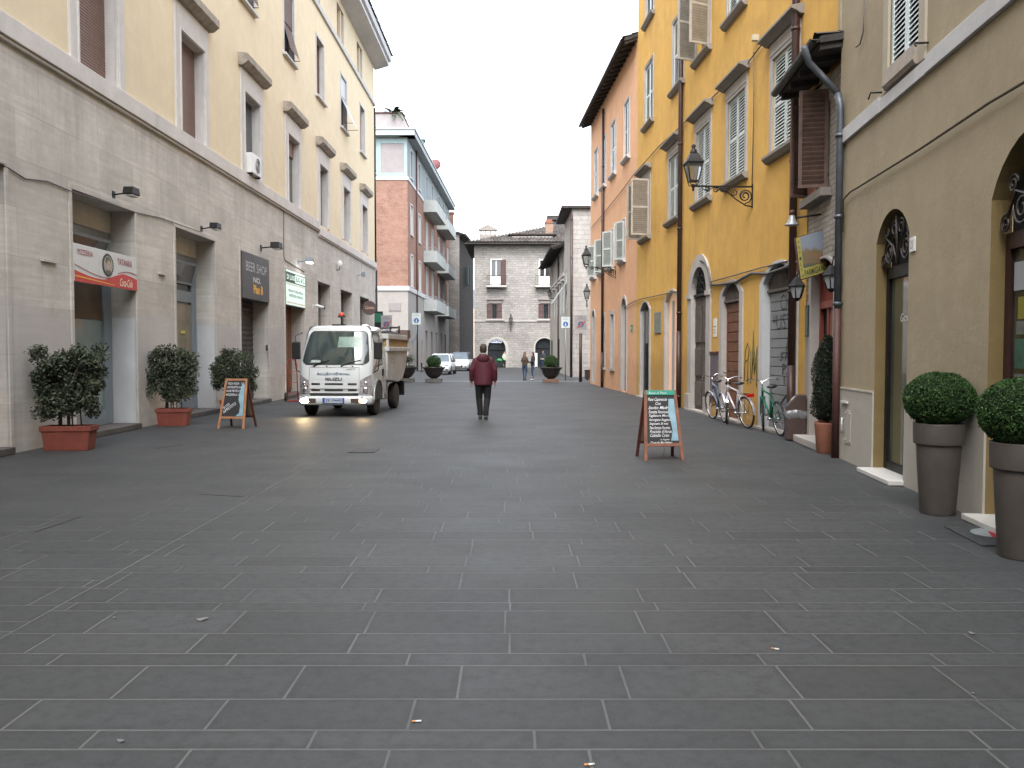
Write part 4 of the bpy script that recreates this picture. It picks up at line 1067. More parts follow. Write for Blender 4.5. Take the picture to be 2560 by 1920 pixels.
# hip roof
zr = zt; o = .95; ap = frE.inv @ (CAM + ray(1390, 563) * ((pA.y + 6.5) / ray(1390, 563).y)); 
mb = F.mb().use(ROOFWOOD); mb.box(-o, WL + .3, -o, 0.0, zr - .02, zr + .10); mb.box(-o, 0, 0.0, 10, zr - .02, zr + .10); roof = part(t, 'roof', mb)
rx = ap.x; rz = ap.z; rd = 6.5
mb = F.mb().use(TILE)
def tri_tiles(mb, L0, L1, top_x, top_y, top_z, pitch, y_e, z_e):
    n = int((L1 - L0) / pitch)
    for i in range(n):
        x0, x1 = L0 + (L1 - L0) * i / n, L0 + (L1 - L0) * (i + 1) / n; xm = (x0 + x1) / 2
        f = min(1, max(.02, (xm - L0) / (top_x - L0)))
        m = max(1, int(8 * f))
        for j in range(m):
            t0, t1 = f * j / m, f * (j + 1.05) / m; vs = []
            for tt, l in ((t0, .04), (t1, 0)):
                for k in range(5):
                    u = k / 4; vs.append((x0 + (x1 - x0) * u, y_e + (top_y - y_e) * tt, z_e + (top_z - z_e) * tt + .12 * math.sin(PI * u) + l))
            mb.add(vs, [(k, k + 1, k + 6, k + 5) for k in range(4)])
tri_tiles(mb, -o, WL + .3, rx, rd, rz, .36, -o - .05, zr + .10); part(roof, 'roof_tiles', mb, fix=False)
mb = F.mb().use(TILE); mb.add([(-o, -o, zr + .10), (rx, rd, rz), (-o, 14, zr + .10)], [(0, 1, 2)]); mb.add([(-o, -o, zr + .05), (WL, -o, zr + .05), (WL, rd, rz - .05), (rx, rd, rz - .05)], [(0, 1, 2, 3)]); part(roof, 'roof_slope', mb, fix=False)
mb = F.mb(); x, z = fx(1218, 600); M = Matrix.Translation((x, 3.2, 0)); mb.X = mb.X @ M
mb.use(GREYST).box(-.9, .9, -.3, .3, zr + .2, zr + 1.5); 
for q in (-.75, -.25, .25, .75): mb.box(q - .08, q + .08, -.3, .3, zr + 1.5, zr + 1.9)
mb.box(-1.0, 1.0, -.4, .4, zr + 1.9, zr + 2.0); mb.prism([(-1.0, zr + 2.0), (1.0, zr + 2.0), (0, zr + 2.5)], -.4, .4); part(roof, 'chimney', mb)
mb = F.mb(); x, z = fx(1375, 600); mb.X = mb.X @ Matrix.Translation((x, 2.2, 0)); mb.use(simple('tan_brick', (.26, .17, .12), .9, var=.2)).box(-.4, .4, -.35, .35, zr + .3, zr + 2.5); mb.use(TERRA2).box(-.48, .48, -.43, .43, zr + 2.5, zr + 2.65); mb.box(-.3, .3, -.3, .3, zr + 2.65, zr + 2.9); part(roof, 'chimney', mb)
mb = F.mb(); x, z = fx(1331, 600); mb.X = mb.X @ Matrix.Translation((x, 1.4, 0)); mb.use(DKROOM).box(-2.3, 2.3, -.5, 1.5, zr + .6, zr + 1.15); mb.use(TILE).box(-2.5, 2.5, -.7, 1.6, zr + 1.15, zr + 1.27); mb.use(PALEST).box(-2.1, 2.1, -.53, -.5, zr + .78, zr + .98); part(roof, 'dormer', mb)
# arch sign
s_, z_ = fx(1240, 853); T = thing('shop_sign', 'white lit sign with blue script inside the left arch at the end of the street', 'sign', frE.w(s_, .25, z_))
mb = MB().use(simple('lit_white', (.8, .86, .95), .5, var=0, emit=.08)).box(-.62, .62, -.05, .05, -.16, .16); part(T, 'board', mb)
mb = MB().use(simple('sign_blue', (.03, .14, .45), .5, var=0)).text('BluCasa', 0, -.10, .2, 1.1, y=-.055, align='C', shear=.3, bold=.02); part(T, 'lettering', mb)
for x, y, lab in ((1275, 838, 'small street name plate between the arches of the far stone house'), (1364, 819, 'small dark street name plate above the right arch of the far stone house')):
    s_, z_ = fx(x, y); solo('name_plate', lab, 'plate', MB().use(GREYST).box(-.32, .32, -.03, 0, -.05, .05), loc=frE.w(s_, 0, z_))
s_, z_ = fx(1256, 893)
T = thing('display_stand', 'bright green display stand inside the left arch at the end of the street', 'stand', frE.w(s_ - .3, -.2, 0))
mb = MB().use(simple('bright_green', (.02, .20, .05), .5, var=.1)); mb.ell((0, 0, .75), .30, .2, .20); part(T, 'basket', mb)
mb = MB().use(IRON)
for dx in (-.25, .25): mb.cyl((dx, 0, 0), (dx, 0, .7), .03, 6)
part(T, 'leg', mb)
s_ = fx(1336)[0]
T = thing('menu_board', 'white notice board standing by the right arch of the far stone house', 'board', frE.w(s_, -.9, 0)); mb = MB().use(WHITE).box(-.28, .28, -.02, .02, .1, 1.5); mb.use(ALU).box(-.3, -.28, -.2, .2, 0, 1.5); mb.box(.28, .3, -.2, .2, 0, 1.5); part(T, 'panel', mb)

# ------------------------------------------------------------ R3 / R4 pale ashlar and plaster houses on the right
q = gp(1430, 943)
c = Vector((q.x, q.y))
fr4 = Fr((c.x - .42, c.y + 21), (c.x - .10, c.y + 6.3)); fr3s = Fr((c.x - .10, c.y + 6.3), c); fr3f = Fr(c, (c.x + 9, c.y))
R3 = Bld('stone_house', 'pale ashlar stone house standing proud beyond the orange building', 'building', fr3f)
z3 = fr3f.pix(1440, 521)[1]
mb = R3.mb().use(ASHLAR); wall(mb, 0, 9, 0, z3); part(R3.t, 'front_wall', mb)
mb = R3.mb(fr3s).use(TANST); wall(mb, 0, fr3s.L, 0, z3, [H(1.0, 2.2, 4.6, 7.2)], .15); part(R3.t, 'side_wall', mb)
mb = R3.mb(fr3s); leaf(mb, 1.0, 4.6, .6, 2.6, .03, .05, 2, SHUTG, sp=.12); leaf(mb, 1.6, 4.6, .6, 2.6, .03, .05, 2, SHUTG, sp=.12); part(R3.t, 'shutter', mb)
mb = R3.mb(fr3s); Mx = Matrix.Translation((1.0, -.02, 6.4)) @ Matrix.Rotation(R(-35), 4, 'X'); leaf(mb, 0, -1.8, 1.2, 1.8, 0, .04, 2, SHUTG, M=Mx, sp=.12); part(R3.t, 'awning_shutter', mb)
mb = R3.mb().use(ROOFWOOD); mb.add([(-.7, -.25, z3), (9, -.25, z3), (9, 6.5, z3), (-.7, 6.5, z3), (-.7, -.25, z3 + .14), (9, -.25, z3 + .14), (9, 6.5, z3 + 1.2), (-.7, 6.5, z3 + .14)], [(0, 1, 2, 3), (4, 5, 6, 7), (0, 1, 5, 4), (0, 3, 7, 4)])
rf = part(R3.t, 'roof', mb)
mb = R3.mb().use(TILE); tiles(mb, (-.75, -.3, z3 + .15), (9, -.3, z3 + .15), (9, 4, z3 + 1.45), (-.75, 4, z3 + 1.45), pitch=.32); part(rf, 'roof_tiles', mb, fix=False)
gutter_pipe(R3, -.06, 0, z3 - .3, .08, PIPEBR, y=-.1, label='dark red-brown downpipe on the corner of the pale stone house', cat='drainpipe')
R4 = Bld('plaster_house', 'low tan plaster house with green shutters between the pale stone house and the far one', 'building', fr4)
z4 = 9.2; n4 = fr4.L
hw4 = [H(s_ - .5, s_ + .5, 4.4, 6.4) for s_ in (2, 5.2, 8.4, 11.6, 14)] ; hw4b = [H(s_ - .4, s_ + .4, 7.4, 8.5) for s_ in (3.5, 10, 13.4)]
mb = R4.mb().use(TANST); wall(mb, 0, n4, 0, z4, hw4 + hw4b, .15); part(R4.t, 'front_wall', mb)
mb = R4.mb().use(PALEST); mb.box(0, n4, -.1, 0, 7.0, 7.2); part(R4.t, 'string_course', mb)
block_body(R4, 0, n4, z4, 8, TANST)
for h in hw4 + hw4b:
    w = h[1] - h[0]; hh = h[3] - h[2]
    mb = R4.mb().use(GLASS); mb.quad((h[0], .12, h[2]), (h[1], .12, h[2]), (h[1], .12, h[3]), (h[0], .12, h[3])); o = part(R4.t, 'window', mb)
    if hh > 1.5:
        for k in (0, 1):
            mb = R4.mb(); leaf(mb, h[0] + k * w / 2, h[2], w / 2, hh, .02, .04, 1, SHUTG, sp=.12); part(o, 'shutter', mb)
        mb = R4.mb().use(PALEST); mb.box(h[0] - .2, h[1] + .2, -.2, 0, h[3] + .25, h[3] + .4); part(o, 'hood', mb)
for (a, b) in ((1.5, 3.2), (9, 10.6)):
    mb = R4.mb().use(DKROOM); mb.box(a, b, -.01, .0, 0, 2.6); part(R4.t, 'door', mb)
eave(R4, 0, n4, z4, .9, rise=.3, depth=5, raft=True, gut=True, gmat=ROOFWOOD)
gutter_pipe(R4, n4 - 4.5, 0, z4 - .3, .05, PIPEBR, label='dark downpipe on the low tan house', cat='drainpipe')
q = Fr((3.85, 96), (9, 96))
R5 = Bld('plaster_house', 'white rendered upper storey with a dark eave rising behind the pale stone house', 'building', q)
z5 = q.pix(1390, 552)[1]
mb = R5.mb().use(WHITEPL); mb.box(.85, 6, 0, 6, 0, z5); part(R5.t, 'wall', mb); mb = R5.mb().use(ROOFWOOD); mb.box(.2, 6, -.8, 6, z5, z5 + .5); part(R5.t, 'roof', mb)
mb = R5.mb().use(TILE); tiles(mb, (.15, -.9, z5 + .5), (6, -.9, z5 + .5), (6, 3, z5 + 1.6), (.15, 3, z5 + 1.6)); part(R5.t, 'roof_tiles', mb, fix=False)
mb = R5.mb().use(SHUTRED); mb.box(1.5, 2.4, -.03, 0, z5 - 2.4, z5 - .9); part(R5.t, 'shutter', mb)

# ------------------------------------------------------------ O: orange building
pF, pN = gp(1475, 959), gp(1590, 989)
frO = Fr((pF.x, pF.y), (pN.x, pN.y))
O = Bld('orange_building', 'three storey orange plaster building with white louvred shutters under a dark eave', 'building', frO)
t = O.t; so_ = lambda x, y=880: frO.s(x, y)
LO = frO.L; zO = 13.0
low = [(so_(1484), .42, .1, 3.35, .28), (so_(1509), .34, .9, 3.2, 0), (so_(1531), .34, .9, 3.2, 0), (so_(1560), .48, .05, 3.3, .42)]
hl = [H(c - w, c + w, a, b, r) for c, w, a, b, r in low]
midc = [so_(x, 700) for x in (1485, 1504, 1527, 1556)]
hm = [H(c - .52, c + .52, 5.25, 6.75) for c in midc]
topc = [so_(x, 420) for x in (1491, 1510, 1534, 1567)]
ht = [H(c - .52, c + .52, 9.1, 11.25) for c in topc]
mb = O.mb().use(ORANGE); wall(mb, 0, LO, 0, zO, [grow(h) for h in hl] + hm + ht, .14); part(t, 'front_wall', mb, fix=False)
block_body(O, 0, LO, zO, 9, ORANGE, right=False)
for h in hl:
    r = h[4]; mb = O.mb().use(PALEST); surround(mb, h[0], h[1], h[2], h[3], r, .17, .035, .14); o_ = part(t, 'door_surround' if r else 'window_surround', mb, fix=False)
    mb = O.mb().use(GLASS if h[2] > .5 else WOODDK); mb.quad((h[0], .13, h[2]), (h[1], .13, h[2]), (h[1], .13, h[3] + r), (h[0], .13, h[3] + r)); o = part(t, 'window' if h[2] > .5 else 'door', mb)
    if h[2] > .5: mb = O.mb().use(PALEST); mb.box(h[0] - .2, h[1] + .2, -.08, .0, h[2] - .1, h[2]); part(o, 'sill', mb)
def shut_window(b, c, z0, w, hh, fr_, mat, style='closed', fmat=None, hood=False, y0=.03, fw_=.12, hoodgap=.18, hmat=None):
    """window of a plaster front: stone frame, two louvred leaves, sill, hood"""
    tt = b.t; k = (w, hh)
    o = cob(tt, ('window',) + k, lambda mb: mb.use(GLASS).quad((-w / 2, 0, 0), (w / 2, 0, 0), (w / 2, 0, hh), (-w / 2, 0, hh))); b.at(o, fr_, c, .12, z0)
    def ff(mb):
        mb.use(fmat or PALEST)
        for sgn in (-1, 1): a, b2 = sorted((sgn * w / 2, sgn * (w / 2 + fw_))); mb.box(a, b2, -.03, .02, 0, hh)
        mb.box(-w / 2 - fw_, w / 2 + fw_, -.03, .02, hh, hh + (fw_ + hoodgap if hood else fw_))
        mb.box(-w / 2 - fw_ + .03, w / 2 + fw_ - .03, -.045, -.03, hh + fw_ * .5, hh + fw_ * .8)
    f = cob(o, ('window_frame',) + k + ((fmat or PALEST).name, hood), ff, .006); f.location = (0, -.12, 0)
    f = cob(o, ('sill',) + k + ((hmat or fmat or PALEST).name,), lambda mb: mb.use(hmat or fmat or PALEST).prism([(.02, 0), (-.15, 0), (-.15, -.05), (-.08, -.13), (.02, -.15)], -w / 2 - fw_ - .08, w / 2 + fw_ + .08, plane='yz')); f.location = (0, -.12, 0)
    if hood:
        f = cob(o, ('hood',) + k, lambda mb: mb.use(hmat or GREYST).prism([(.02, 0), (-.07, 0), (-.14, .05), (-.25, .09), (-.25, .14), (.02, .20)], -w / 2 - fw_ - .13, w / 2 + fw_ + .13, plane='yz'), .005); f.location = (0, -.12, hh + fw_ + hoodgap)
    for k2 in (0, 1):
        if style == 'closed':
            f = cob(o, ('shutter',) + k + (mat.name,), lambda mb: leaf(mb, 0, 0, w / 2 - .004, hh - .01, 0, .04, 2, mat)); f.location = (-w / 2 + k2 * w / 2 + .002, -.10, .005)
        else:
            f = cob(o, ('shutter',) + k + (mat.name,), lambda mb: leaf(mb, 0, 0, w / 2 - .004, hh - .01, 0, .04, 2, mat))
            f.location = ((-w / 2 if k2 == 0 else w / 2), -.16, .005)
            f.rotation_euler = (0, 0, R(-style[0]) if k2 == 0 else R(180 + style[1]))
    return o
for i, c in enumerate(midc): shut_window(O, c, 5.25, 1.04, 1.5, None, SHUTG, ((24, 38), (35, 30), (28, 40), (34, 26))[i], WHITEST, fw_=.12)
for i, c in enumerate(topc): shut_window(O, c, 9.1, 1.04, 2.15, None, SHUTW, 'closed', WHITEST, fw_=.10)
eave(O, 0, LO - .02, zO, .48, rise=.35, depth=5, gmat=IRON)
sp_ = so_(1511, 700)
gutter_pipe(O, sp_, 0, zO - .5, .06, PIPEBR, foot=1.6, label='dark brown downpipe down the orange building', cat='drainpipe')
s_, z_ = frO.pix(1572, 582); T = thing('wall_box', 'small cream electrical box on the orange wall above the shutters', 'box', frO.w(s_, 0, z_), frO.ang); mb = MB().use(simple('cream_box', (.5, .45, .32), .6, var=.1)).box(-.12, .12, -.12, 0, -.18, .18); part(T, 'casing', mb, bevel=.01)
s_, z_ = frO.pix(1580, 820); T = thing('wall_sign', 'small green sign on the orange wall beside the arched door', 'sign', frO.w(s_, 0, z_), frO.ang); mb = MB().use(simple('green_plate', (.03, .25, .14), .5, var=.05)).box(-.13, .13, -.03, 0, -.12, .12); mb.use(WHITE).box(-.09, .09, -.034, -.03, .0, .02); mb.box(-.09, .05, -.034, -.03, -.05, -.03); part(T, 'plate', mb)

# ------------------------------------------------------------ Y: yellow building
yN = Vector((5.42, 13.3)); frY = Fr((pN.x, pN.y), yN)
Y = Bld('yellow_building', 'tall ochre yellow plaster building with grey-green louvred shutters and arched doorways', 'building', frY)
t = Y.t; sy = lambda x, y=880: frY.s(x, y); LY = frY.L; zY = 17.5
D = {}
def dy(x0, x1, zs, rise, z0=.02, y=880): a, b = sorted((sy(x0, y), sy(x1, y))); return (a, b, z0, zs, rise)
D['shop_far'] = dy(1602, 1624, 3.05, .28); D['shop_lit'] = dy(1664, 1695, 3.15, .30)
D['portal'] = dy(1731, 1768, 3.0, .0); 
a, b = D['portal'][0], D['portal'][1]; D['portal'] = (a, b, .05, 3.15, (b - a) / 2)
D['garage'] = dy(1807, 1850, 2.95, .26); D['grafroll'] = dy(1909, 1985, 3.0, .34)
D['grafroll'] = (D['grafroll'][0], D['grafroll'][1] , .03, 3.0, .34)
winM = [sy(x, 640) for x in (1614, 1684, 1756, 1838, 1957)]
hM = [H(c - .62, c + .62, 5.55, 7.45) for c in winM]
winT = [sy(x, 300) for x in (1623, 1695, 1757, 1838, 1957)]
hT = [H(c - .59, c + .59, 9.35, 11.35) for c in winT]; hT2 = [H(c - .59, c + .59, 12.85, 14.6) for c in winT]
cutY = LY - 1.62
mb = Y.mb().use(YELLOW); wall(mb, cutY, LY, 6.25, zY, [h for h in hT + hT2 if h[0] > cutY]); part(t, 'front_wall', mb, fix=False)
mb = Y.mb().use(YELLOW); wall(mb, 0, cutY, 0, zY, [grow(h) for h in D.values()] + hM + hT + hT2, .16); part(t, 'front_wall', mb, fix=False)
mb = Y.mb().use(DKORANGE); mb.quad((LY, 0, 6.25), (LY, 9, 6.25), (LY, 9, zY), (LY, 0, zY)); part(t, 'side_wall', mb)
mb = Y.mb().use(YELLOW); mb.quad((0, 0, zO), (0, 9, zO), (0, 9, zY), (0, 0, zY)); mb.quad((0, 9, 0), (LY, 9, 0), (LY, 9, zY), (0, 9, zY)); part(t, 'side_wall', mb)
eave(Y, -.4, LY + .4, zY, .6, rise=.3, depth=6)
for nm, (a, b, z0, zs, r) in D.items():
    mb = Y.mb().use(WHITEPT if nm == 'grafroll' else PALEST)
    wid = {'shop_far': .17, 'shop_lit': .17, 'portal': .36, 'garage': .22, 'grafroll': .20}[nm]
    dep = {'shop_far': .13, 'shop_lit': .13, 'portal': .10, 'garage': .12, 'grafroll': .16}[nm]; dof = dep - .30
    surround(mb, a, b, 0.0, zs, r, wid, .05 if nm == 'portal' else .035, dep)
    if nm == 'portal':
        for e in (a - wid - .03, b - .0): mb.box(e, e + wid + .03, -.09, -.05, zs - .10, zs + .02); mb.box(e, e + wid + .03, -.11, -.05, 0, .45)
    part(t, 'door_surround', mb, fix=False)
    w = b - a; mb = Y.mb(); mb.X = mb.X @ Matrix.Translation((a, dof, 0))
    if nm == 'portal':
        mb.use(simple('old_grey_brown_door', (.095, .075, .065), .75, var=.25, scale=7)).quad((0, .29, 0), (w, .29, 0), (w, .29, 3.05), (0, .29, 3.05))
        for i in (0, 1):
            for z0_, z1_ in ((.15, .8), (.95, 1.7), (1.85, 2.85)): mb.box(i * w / 2 + .07, (i + 1) * w / 2 - .07, .25, .29, z0_, z1_)
        o = part(t, 'wooden_door', mb, bevel=.015)
        mb = Y.mb(); mb.X = mb.X @ Matrix.Translation((a, dof, 0)); mb.use(DARK).quad((0, .295, 3.05), (w, .295, 3.05), (w, .295, zs + r), (0, .295, zs + r)); part(t, 'fanlight', mb)
        mb = Y.mb(); mb.X = mb.X @ Matrix.Translation((a, dof, 0)); mb.use(IRON)
        cx = w / 2
        for rr in (.12, .3, .48):
            if rr < w / 2: mb.tube([(cx + rr * math.cos(PI * i / 12), .24, zs + rr * math.sin(PI * i / 12)) for i in range(13)], .014, 5)
        for i in range(1, 8): an = PI * i / 8; mb.tube([(cx + .12 * math.cos(an), .24, zs + .12 * math.sin(an)), (cx + w * .48 * math.cos(an), .24, zs + w * .48 * math.sin(an))], .010, 5)
        mb.box(0, w, .22, .26, zs - .06, zs); part(t, 'fanlight_grille', mb)
    elif nm in ('garage', 'grafroll'):
        col = simple('brown_slatted_door', (.155, .062, .03), .65, var=.3, scale=6) if nm == 'garage' else simple('grey_roller_door', (.25, .26, .27), .5, metal=.3, var=.15, scale=3)
        top = zs - .18; n = 12 if nm == 'garage' else 15; d = top / n; mb.use(col)
        for k in range(n):
            mb.quad((0, .27, k * d), (w, .27, k * d), (w, .27, k * d + d * .86), (0, .27, k * d + d * .86)); mb.quad((0, .27, k * d + d * .86), (w, .27, k * d + d * .86), (w, .295, k * d + d * .93), (0, .295, k * d + d * .93)); mb.quad((0, .295, k * d + d * .93), (w, .295, k * d + d * .93), (w, .27, k * d + d), (0, .27, k * d + d))
        o = part(t, 'roller_door', mb)
        mb = Y.mb(); mb.X = mb.X @ Matrix.Translation((a, dof, 0)); mb.use(DKROOM).quad((0, .295, top), (w, .295, top), (w, .295, zs + r), (0, .295, zs + r))
        mb.use(simple('rusty_grille', (.12, .10, .085), .7, var=.3)); mb.box(0, w, .2, .25, top, top + .05)
        for i in range(int(w / .08)): mb.box(.03 + i * .08, .05 + i * .08, .22, .24, top + .05, zs + r)
        part(t, 'fanlight_grille', mb)
        if nm == 'grafroll':
            mb = Y.mb(); mb.X = mb.X @ Matrix.Translation((a, .262 + dof, 0)); mb.use(simple('black_spray', (.02, .02, .025), .6, var=0))
            mb.text('CICIC', w * .36, 2.42, .32, w * .6, bold=-.01); mb.text('*USTO', w * .1, 2.05, .32, w * .85, bold=-.01)
            mb.text('A', w * .55, 1.62, .26, bold=-.01); mb.text('STILL', w * .35, 1.42, .18, w * .6, shear=.3); mb.text('PSK', w * .45, 1.15, .22, w * .4); mb.text('I BO', w * .5, .95, .16, w * .4)
            mb.tube([(w * (.4 + .5 * i / 10), 0, .55 + .2 * math.sin(PI * i / 10)) for i in range(11)], .012, 4)
            part(o, 'graffiti', mb)
    elif nm == 'shop_lit':
        mb.use(simple('peach_lit_room', (.75, .47, .30), .8, var=.05, scale=1, emit=.06)).quad((0, .28, 0), (w, .28, 0), (w, .28, zs + r), (0, .28, zs + r)); o = part(t, 'lit_shop_window', mb)
        mb = Y.mb(); mb.X = mb.X @ Matrix.Translation((a, dof, 0)); mb.use(ALU).box(w * .45, w * .48, .2, .26, 0, zs); part(o, 'window_frame', mb)
    else:
        mb.use(GLASS).quad((0, .28, 0), (w, .28, 0), (w, .28, zs + r), (0, .28, zs + r)); o = part(t, 'shop_window', mb)
        mb = Y.mb(); mb.X = mb.X @ Matrix.Translation((a, dof, 0)); mb.use(STEEL).box(w * .3, w * .34, .18, .24, 0, zs); mb.use(IRON).box(w * .72, w * .78, .1, .2, 0, 1.9); part(o, 'window_frame', mb)
    mb = Y.mb().use(PALEST); mb.box(a - wid, b + wid, -.14, dep - .01, .004, .05); part(t, 'doorstep', mb)
for i, c in enumerate(winM):
    o = shut_window(Y, c, 5.55, 1.24, 1.9, None, SHUTG if i else SHUTGR, 'closed' if i else (65, 95), PALEST, hood=True, hmat=GREYST, fw_=.14)
for i, c in enumerate(winT):
    st = 'closed' if i in (0, 1) else ((70, 110) if i == 2 else 'closed')
    shut_window(Y, c, 9.35, 1.18, 2.0, None, SHUTW if i != 2 else SHUTGR, st, PALEST, fw_=.11, hmat=GREYST)
    shut_window(Y, c, 12.85, 1.18, 1.75, None, SHUTW, 'closed', PALEST, fw_=.11, hmat=GREYST)
gutter_pipe(Y, sy(1706, 700), 0, zY - .4, .065, PIPEBR, foot=2.2, label='dark brown downpipe between the lit shop door and the portal', cat='drainpipe')
gutter_pipe(Y, sy(1998, 500), 0, zY - .4, .070, IRON if False else PIPEBR, foot=1.35, y=-.11, label='thick dark downpipe at the near end of the yellow wall', cat='drainpipe')
# notices and graffiti on the yellow wall
def yth(name, label, cat, x, y, out=0): s_, z_ = frY.pix(x, y, -out); return thing(name, label, cat, frY.w(s_, -out, z_), frY.ang)
T = yth('shop_sign', 'square grey-green sign board on the yellow wall between the two slim shop doors', 'sign', 1645, 807); mb = MB().use(simple('grey_green_sign', (.17, .20, .18), .5, var=.1)).box(-.42, .42, -.03, 0, -.34, .34); part(T, 'board', mb, bevel=.005)
mb = MB().use(simple('gold_text', (.35, .30, .10), .5, var=0)).text('MAJOLICA', 0, .08, .13, .6, y=-.032, align='C'); mb.text('ATELIER', 0, -.12, .08, .4, y=-.032, align='C'); part(T, 'lettering', mb)
T = yth('notice_sheet', 'white paper notice stuck on the yellow wall right of the portal', 'notice', 1788, 820); mb = MB().use(WHITE).box(-.13, .13, -.012, 0, -.22, .24); mb.use(simple('grey_print', (.25, .25, .27), .7, var=0)).box(-.10, .10, -.015, -.012, .02, .05); mb.box(-.10, .06, -.015, -.012, -.06, -.04); mb.box(-.1, .08, -.015, -.012, -.13, -.11); part(T, 'paper', mb)
T = yth('poster_panel', 'dark violet-grey poster panel on the yellow wall behind the left bicycle', 'panel', 1787, 935); mb = MB().use(simple('violet_grey', (.12, .095, .12), .6, var=.3, scale=4)).box(-.3, .3, -.03, 0, -.55, .50); mb.use(WOODDK).box(-.33, .33, -.05, .0, .50, .56); mb.box(-.33, .33, -.05, 0, -.60, -.55); part(T, 'panel', mb)
GR = simple('green_spray', (.055, .085, .03), .7, var=0)
s_, z_ = frY.pix(1879, 890); T = frY.w(s_, -.012, z_)
def stroke(L_, r=.011): return [(x, 0, z) for x, z in L_]
mb = MB().use(GR)
for L_ in ([(-.42, -.55), (-.38, .1), (-.25, .28), (-.12, .15), (-.2, -.08), (-.38, -.12)], [(-.2, -.1), (-.22, -.62)], [(-.02, -.60), (-.02, .12)], [(.06, -.5), (.12, .55)], [(.12, .55), (.2, -.3), (.28, -.1), (.36, .2)], [(.1, -.2), (.2, .1), (.3, -.2), (.22, -.38), (.12, -.25)], [(.36, .2), (.34, -.65)]): mb.tube(stroke(L_), .013, 5, flat=.4)
solo('graffiti_tag', 'dark green spray paint tag on the yellow wall beside the white doorway', 'graffiti', mb, loc=T, rotz=frY.ang)
# cables
def ycable(pts, r, lab, o=-.05, mat=WIRE, fr=None):
    fr = fr or frY
    P = []
    for x, y in pts:
        f = frO if x < 1588 else frY
        s_, z_ = f.pix(x, y, o); P.append(f.w(s_, o, z_))
    solo('wall_cable', lab, 'cable', MB().use(mat).tube(P, r, 6))
ycable([(1478, 570), (1520, 520), (1560, 470), (1581, 440), (1648, 365), (1712, 306), (1790, 235), (1860, 170), (1905, 110), (1960, 50), (1995, 10)], .016, 'dark cable rising along the yellow and orange fronts at first floor hood height')
ycable([(1560, 770), (1578, 757), (1600, 748), (1660, 735), (1702, 727)], .016, 'cable sagging over the two slim shop doors')
ycable([(1775, 705), (1830, 690), (1900, 670), (1980, 650)], .014, 'thin cable above the brown garage door')
ycable([(1752, 652), (1762, 655), (1770, 672), (1777, 712), (1800, 711), (1840, 705), (1866, 690), (1880, 683), (1920, 684), (1960, 670), (1993, 655)], .032, 'thick spiral bound cable bundle from the portal arch over the garage door')
ycable([(1884, 130), (1884, 300), (1880, 465)], .012, 'thin cable down the yellow wall to the lantern bracket')
T = yth('insulator', 'small grey insulator box on the yellow wall where the cables meet', 'box', 1896, 95, .0); mb = MB().use(simple('cream_box', (.5, .45, .32), .6, var=.1)).box(-.05, .05, -.14, 0, -.06, .06); part(T, 'body', mb)
solo('street_cable', 'thin cable across the street in front of the far stone house', 'cable', MB().use(WIRE).tube([(-7.3, 94, 14.5), (-2, 80, 13.9), (3.6, 58, 9.9)], .02, 5))

# ------------------------------------------------------------ S: narrow stone house with the hanging sign
frSm = Fr((5.36, 15.0), (5.14, 12.55)); S = Bld('narrow_house', 'narrow old brick and stone house squeezed between the yellow and beige buildings', 'building', frSm)
t = S.t; ss = lambda x, y=900: frSm.s(x, y); LS = frSm.L; zS = 6.15
a_, b_ = sorted((ss(2032), ss(2088))); dr = (a_ , b_, .1, 2.95, .22)
wn0, wn1 = sorted((ss(2030, 400), ss(2074, 400))); wz = (H(wn0, wn1, 3.95 + .35, 5.75)); 
mb = S.mb().use(OLDBRICK); wall(mb, 0, LS, 2.2, zS, [grow((dr[0], dr[1], 2.2, dr[3], dr[4])), wz], .004, GREYST); surround(mb, wz[0], wz[1], wz[2], wz[3], 0, .002, .002, .25); part(t, 'brick_wall', mb, fix=False)
mb = S.mb().use(TANST); wall(mb, 0, LS, 0, 2.2, [(dr[0] - .012, dr[1] + .012, 0, 2.2, 0)], .004, PALEST, y=-.02); part(t, 'stone_wall', mb, fix=False)
mb = S.mb().use(YELLOW); mb.quad((0, 0, 0), (0, 5, 0), (0, 5, zS), (0, 0, zS)); part(t, 'side_wall', mb)
mb = S.mb().use(PALEST); surround(mb, dr[0], dr[1], 0.0, dr[3], dr[4], .14, .05, .17); part(t, 'door_surround', mb, fix=False)
mb = S.mb().use(WOODDK); w = dr[1] - dr[0]; mb.X = mb.X @ Matrix.Translation((dr[0], .16, 0)); mb.use(DARK).quad((0, .01, 0), (w, .01, 0), (w, .01, 3.2), (0, .01, 3.2)); o = part(t, 'door', mb)
RED = simple('red_door_frame', (.22, .045, .03), .55, var=.15)
mb = S.mb(); mb.X = mb.X @ Matrix.Translation((dr[0], .10, 0)); mb.use(RED); mb.box(0, .08, 0, .06, .1, 3.1); mb.box(w - .08, w, 0, .06, .1, 3.1); mb.box(.08, w - .08, -.02, .06, 2.35, 2.47); mb.box(w * .36, w * .42, 0, .05, .1, 2.35); mb.use(WOODBR).box(w * .46, w * .58, .02, .05, .1, 2.35); mb.use(RED)
for i in range(int(w / .1)): mb.box(.1 + i * .1, .12 + i * .1, 0, .03, 2.47, 3.15)
part(o, 'door_frame', mb)
mb = S.mb().use(PALEST); mb.box(dr[0] - .1, dr[1] + .1, -.3, .3, .004, .13); part(t, 'doorstep', mb, bevel=.015)
mb = S.mb().use(OLDBRICK); mb.quad((wz[0], .25, wz[2]), (wz[1], .25, wz[2]), (wz[1], .25, wz[3]), (wz[0], .25, wz[3])); o = part(t, 'window', mb)
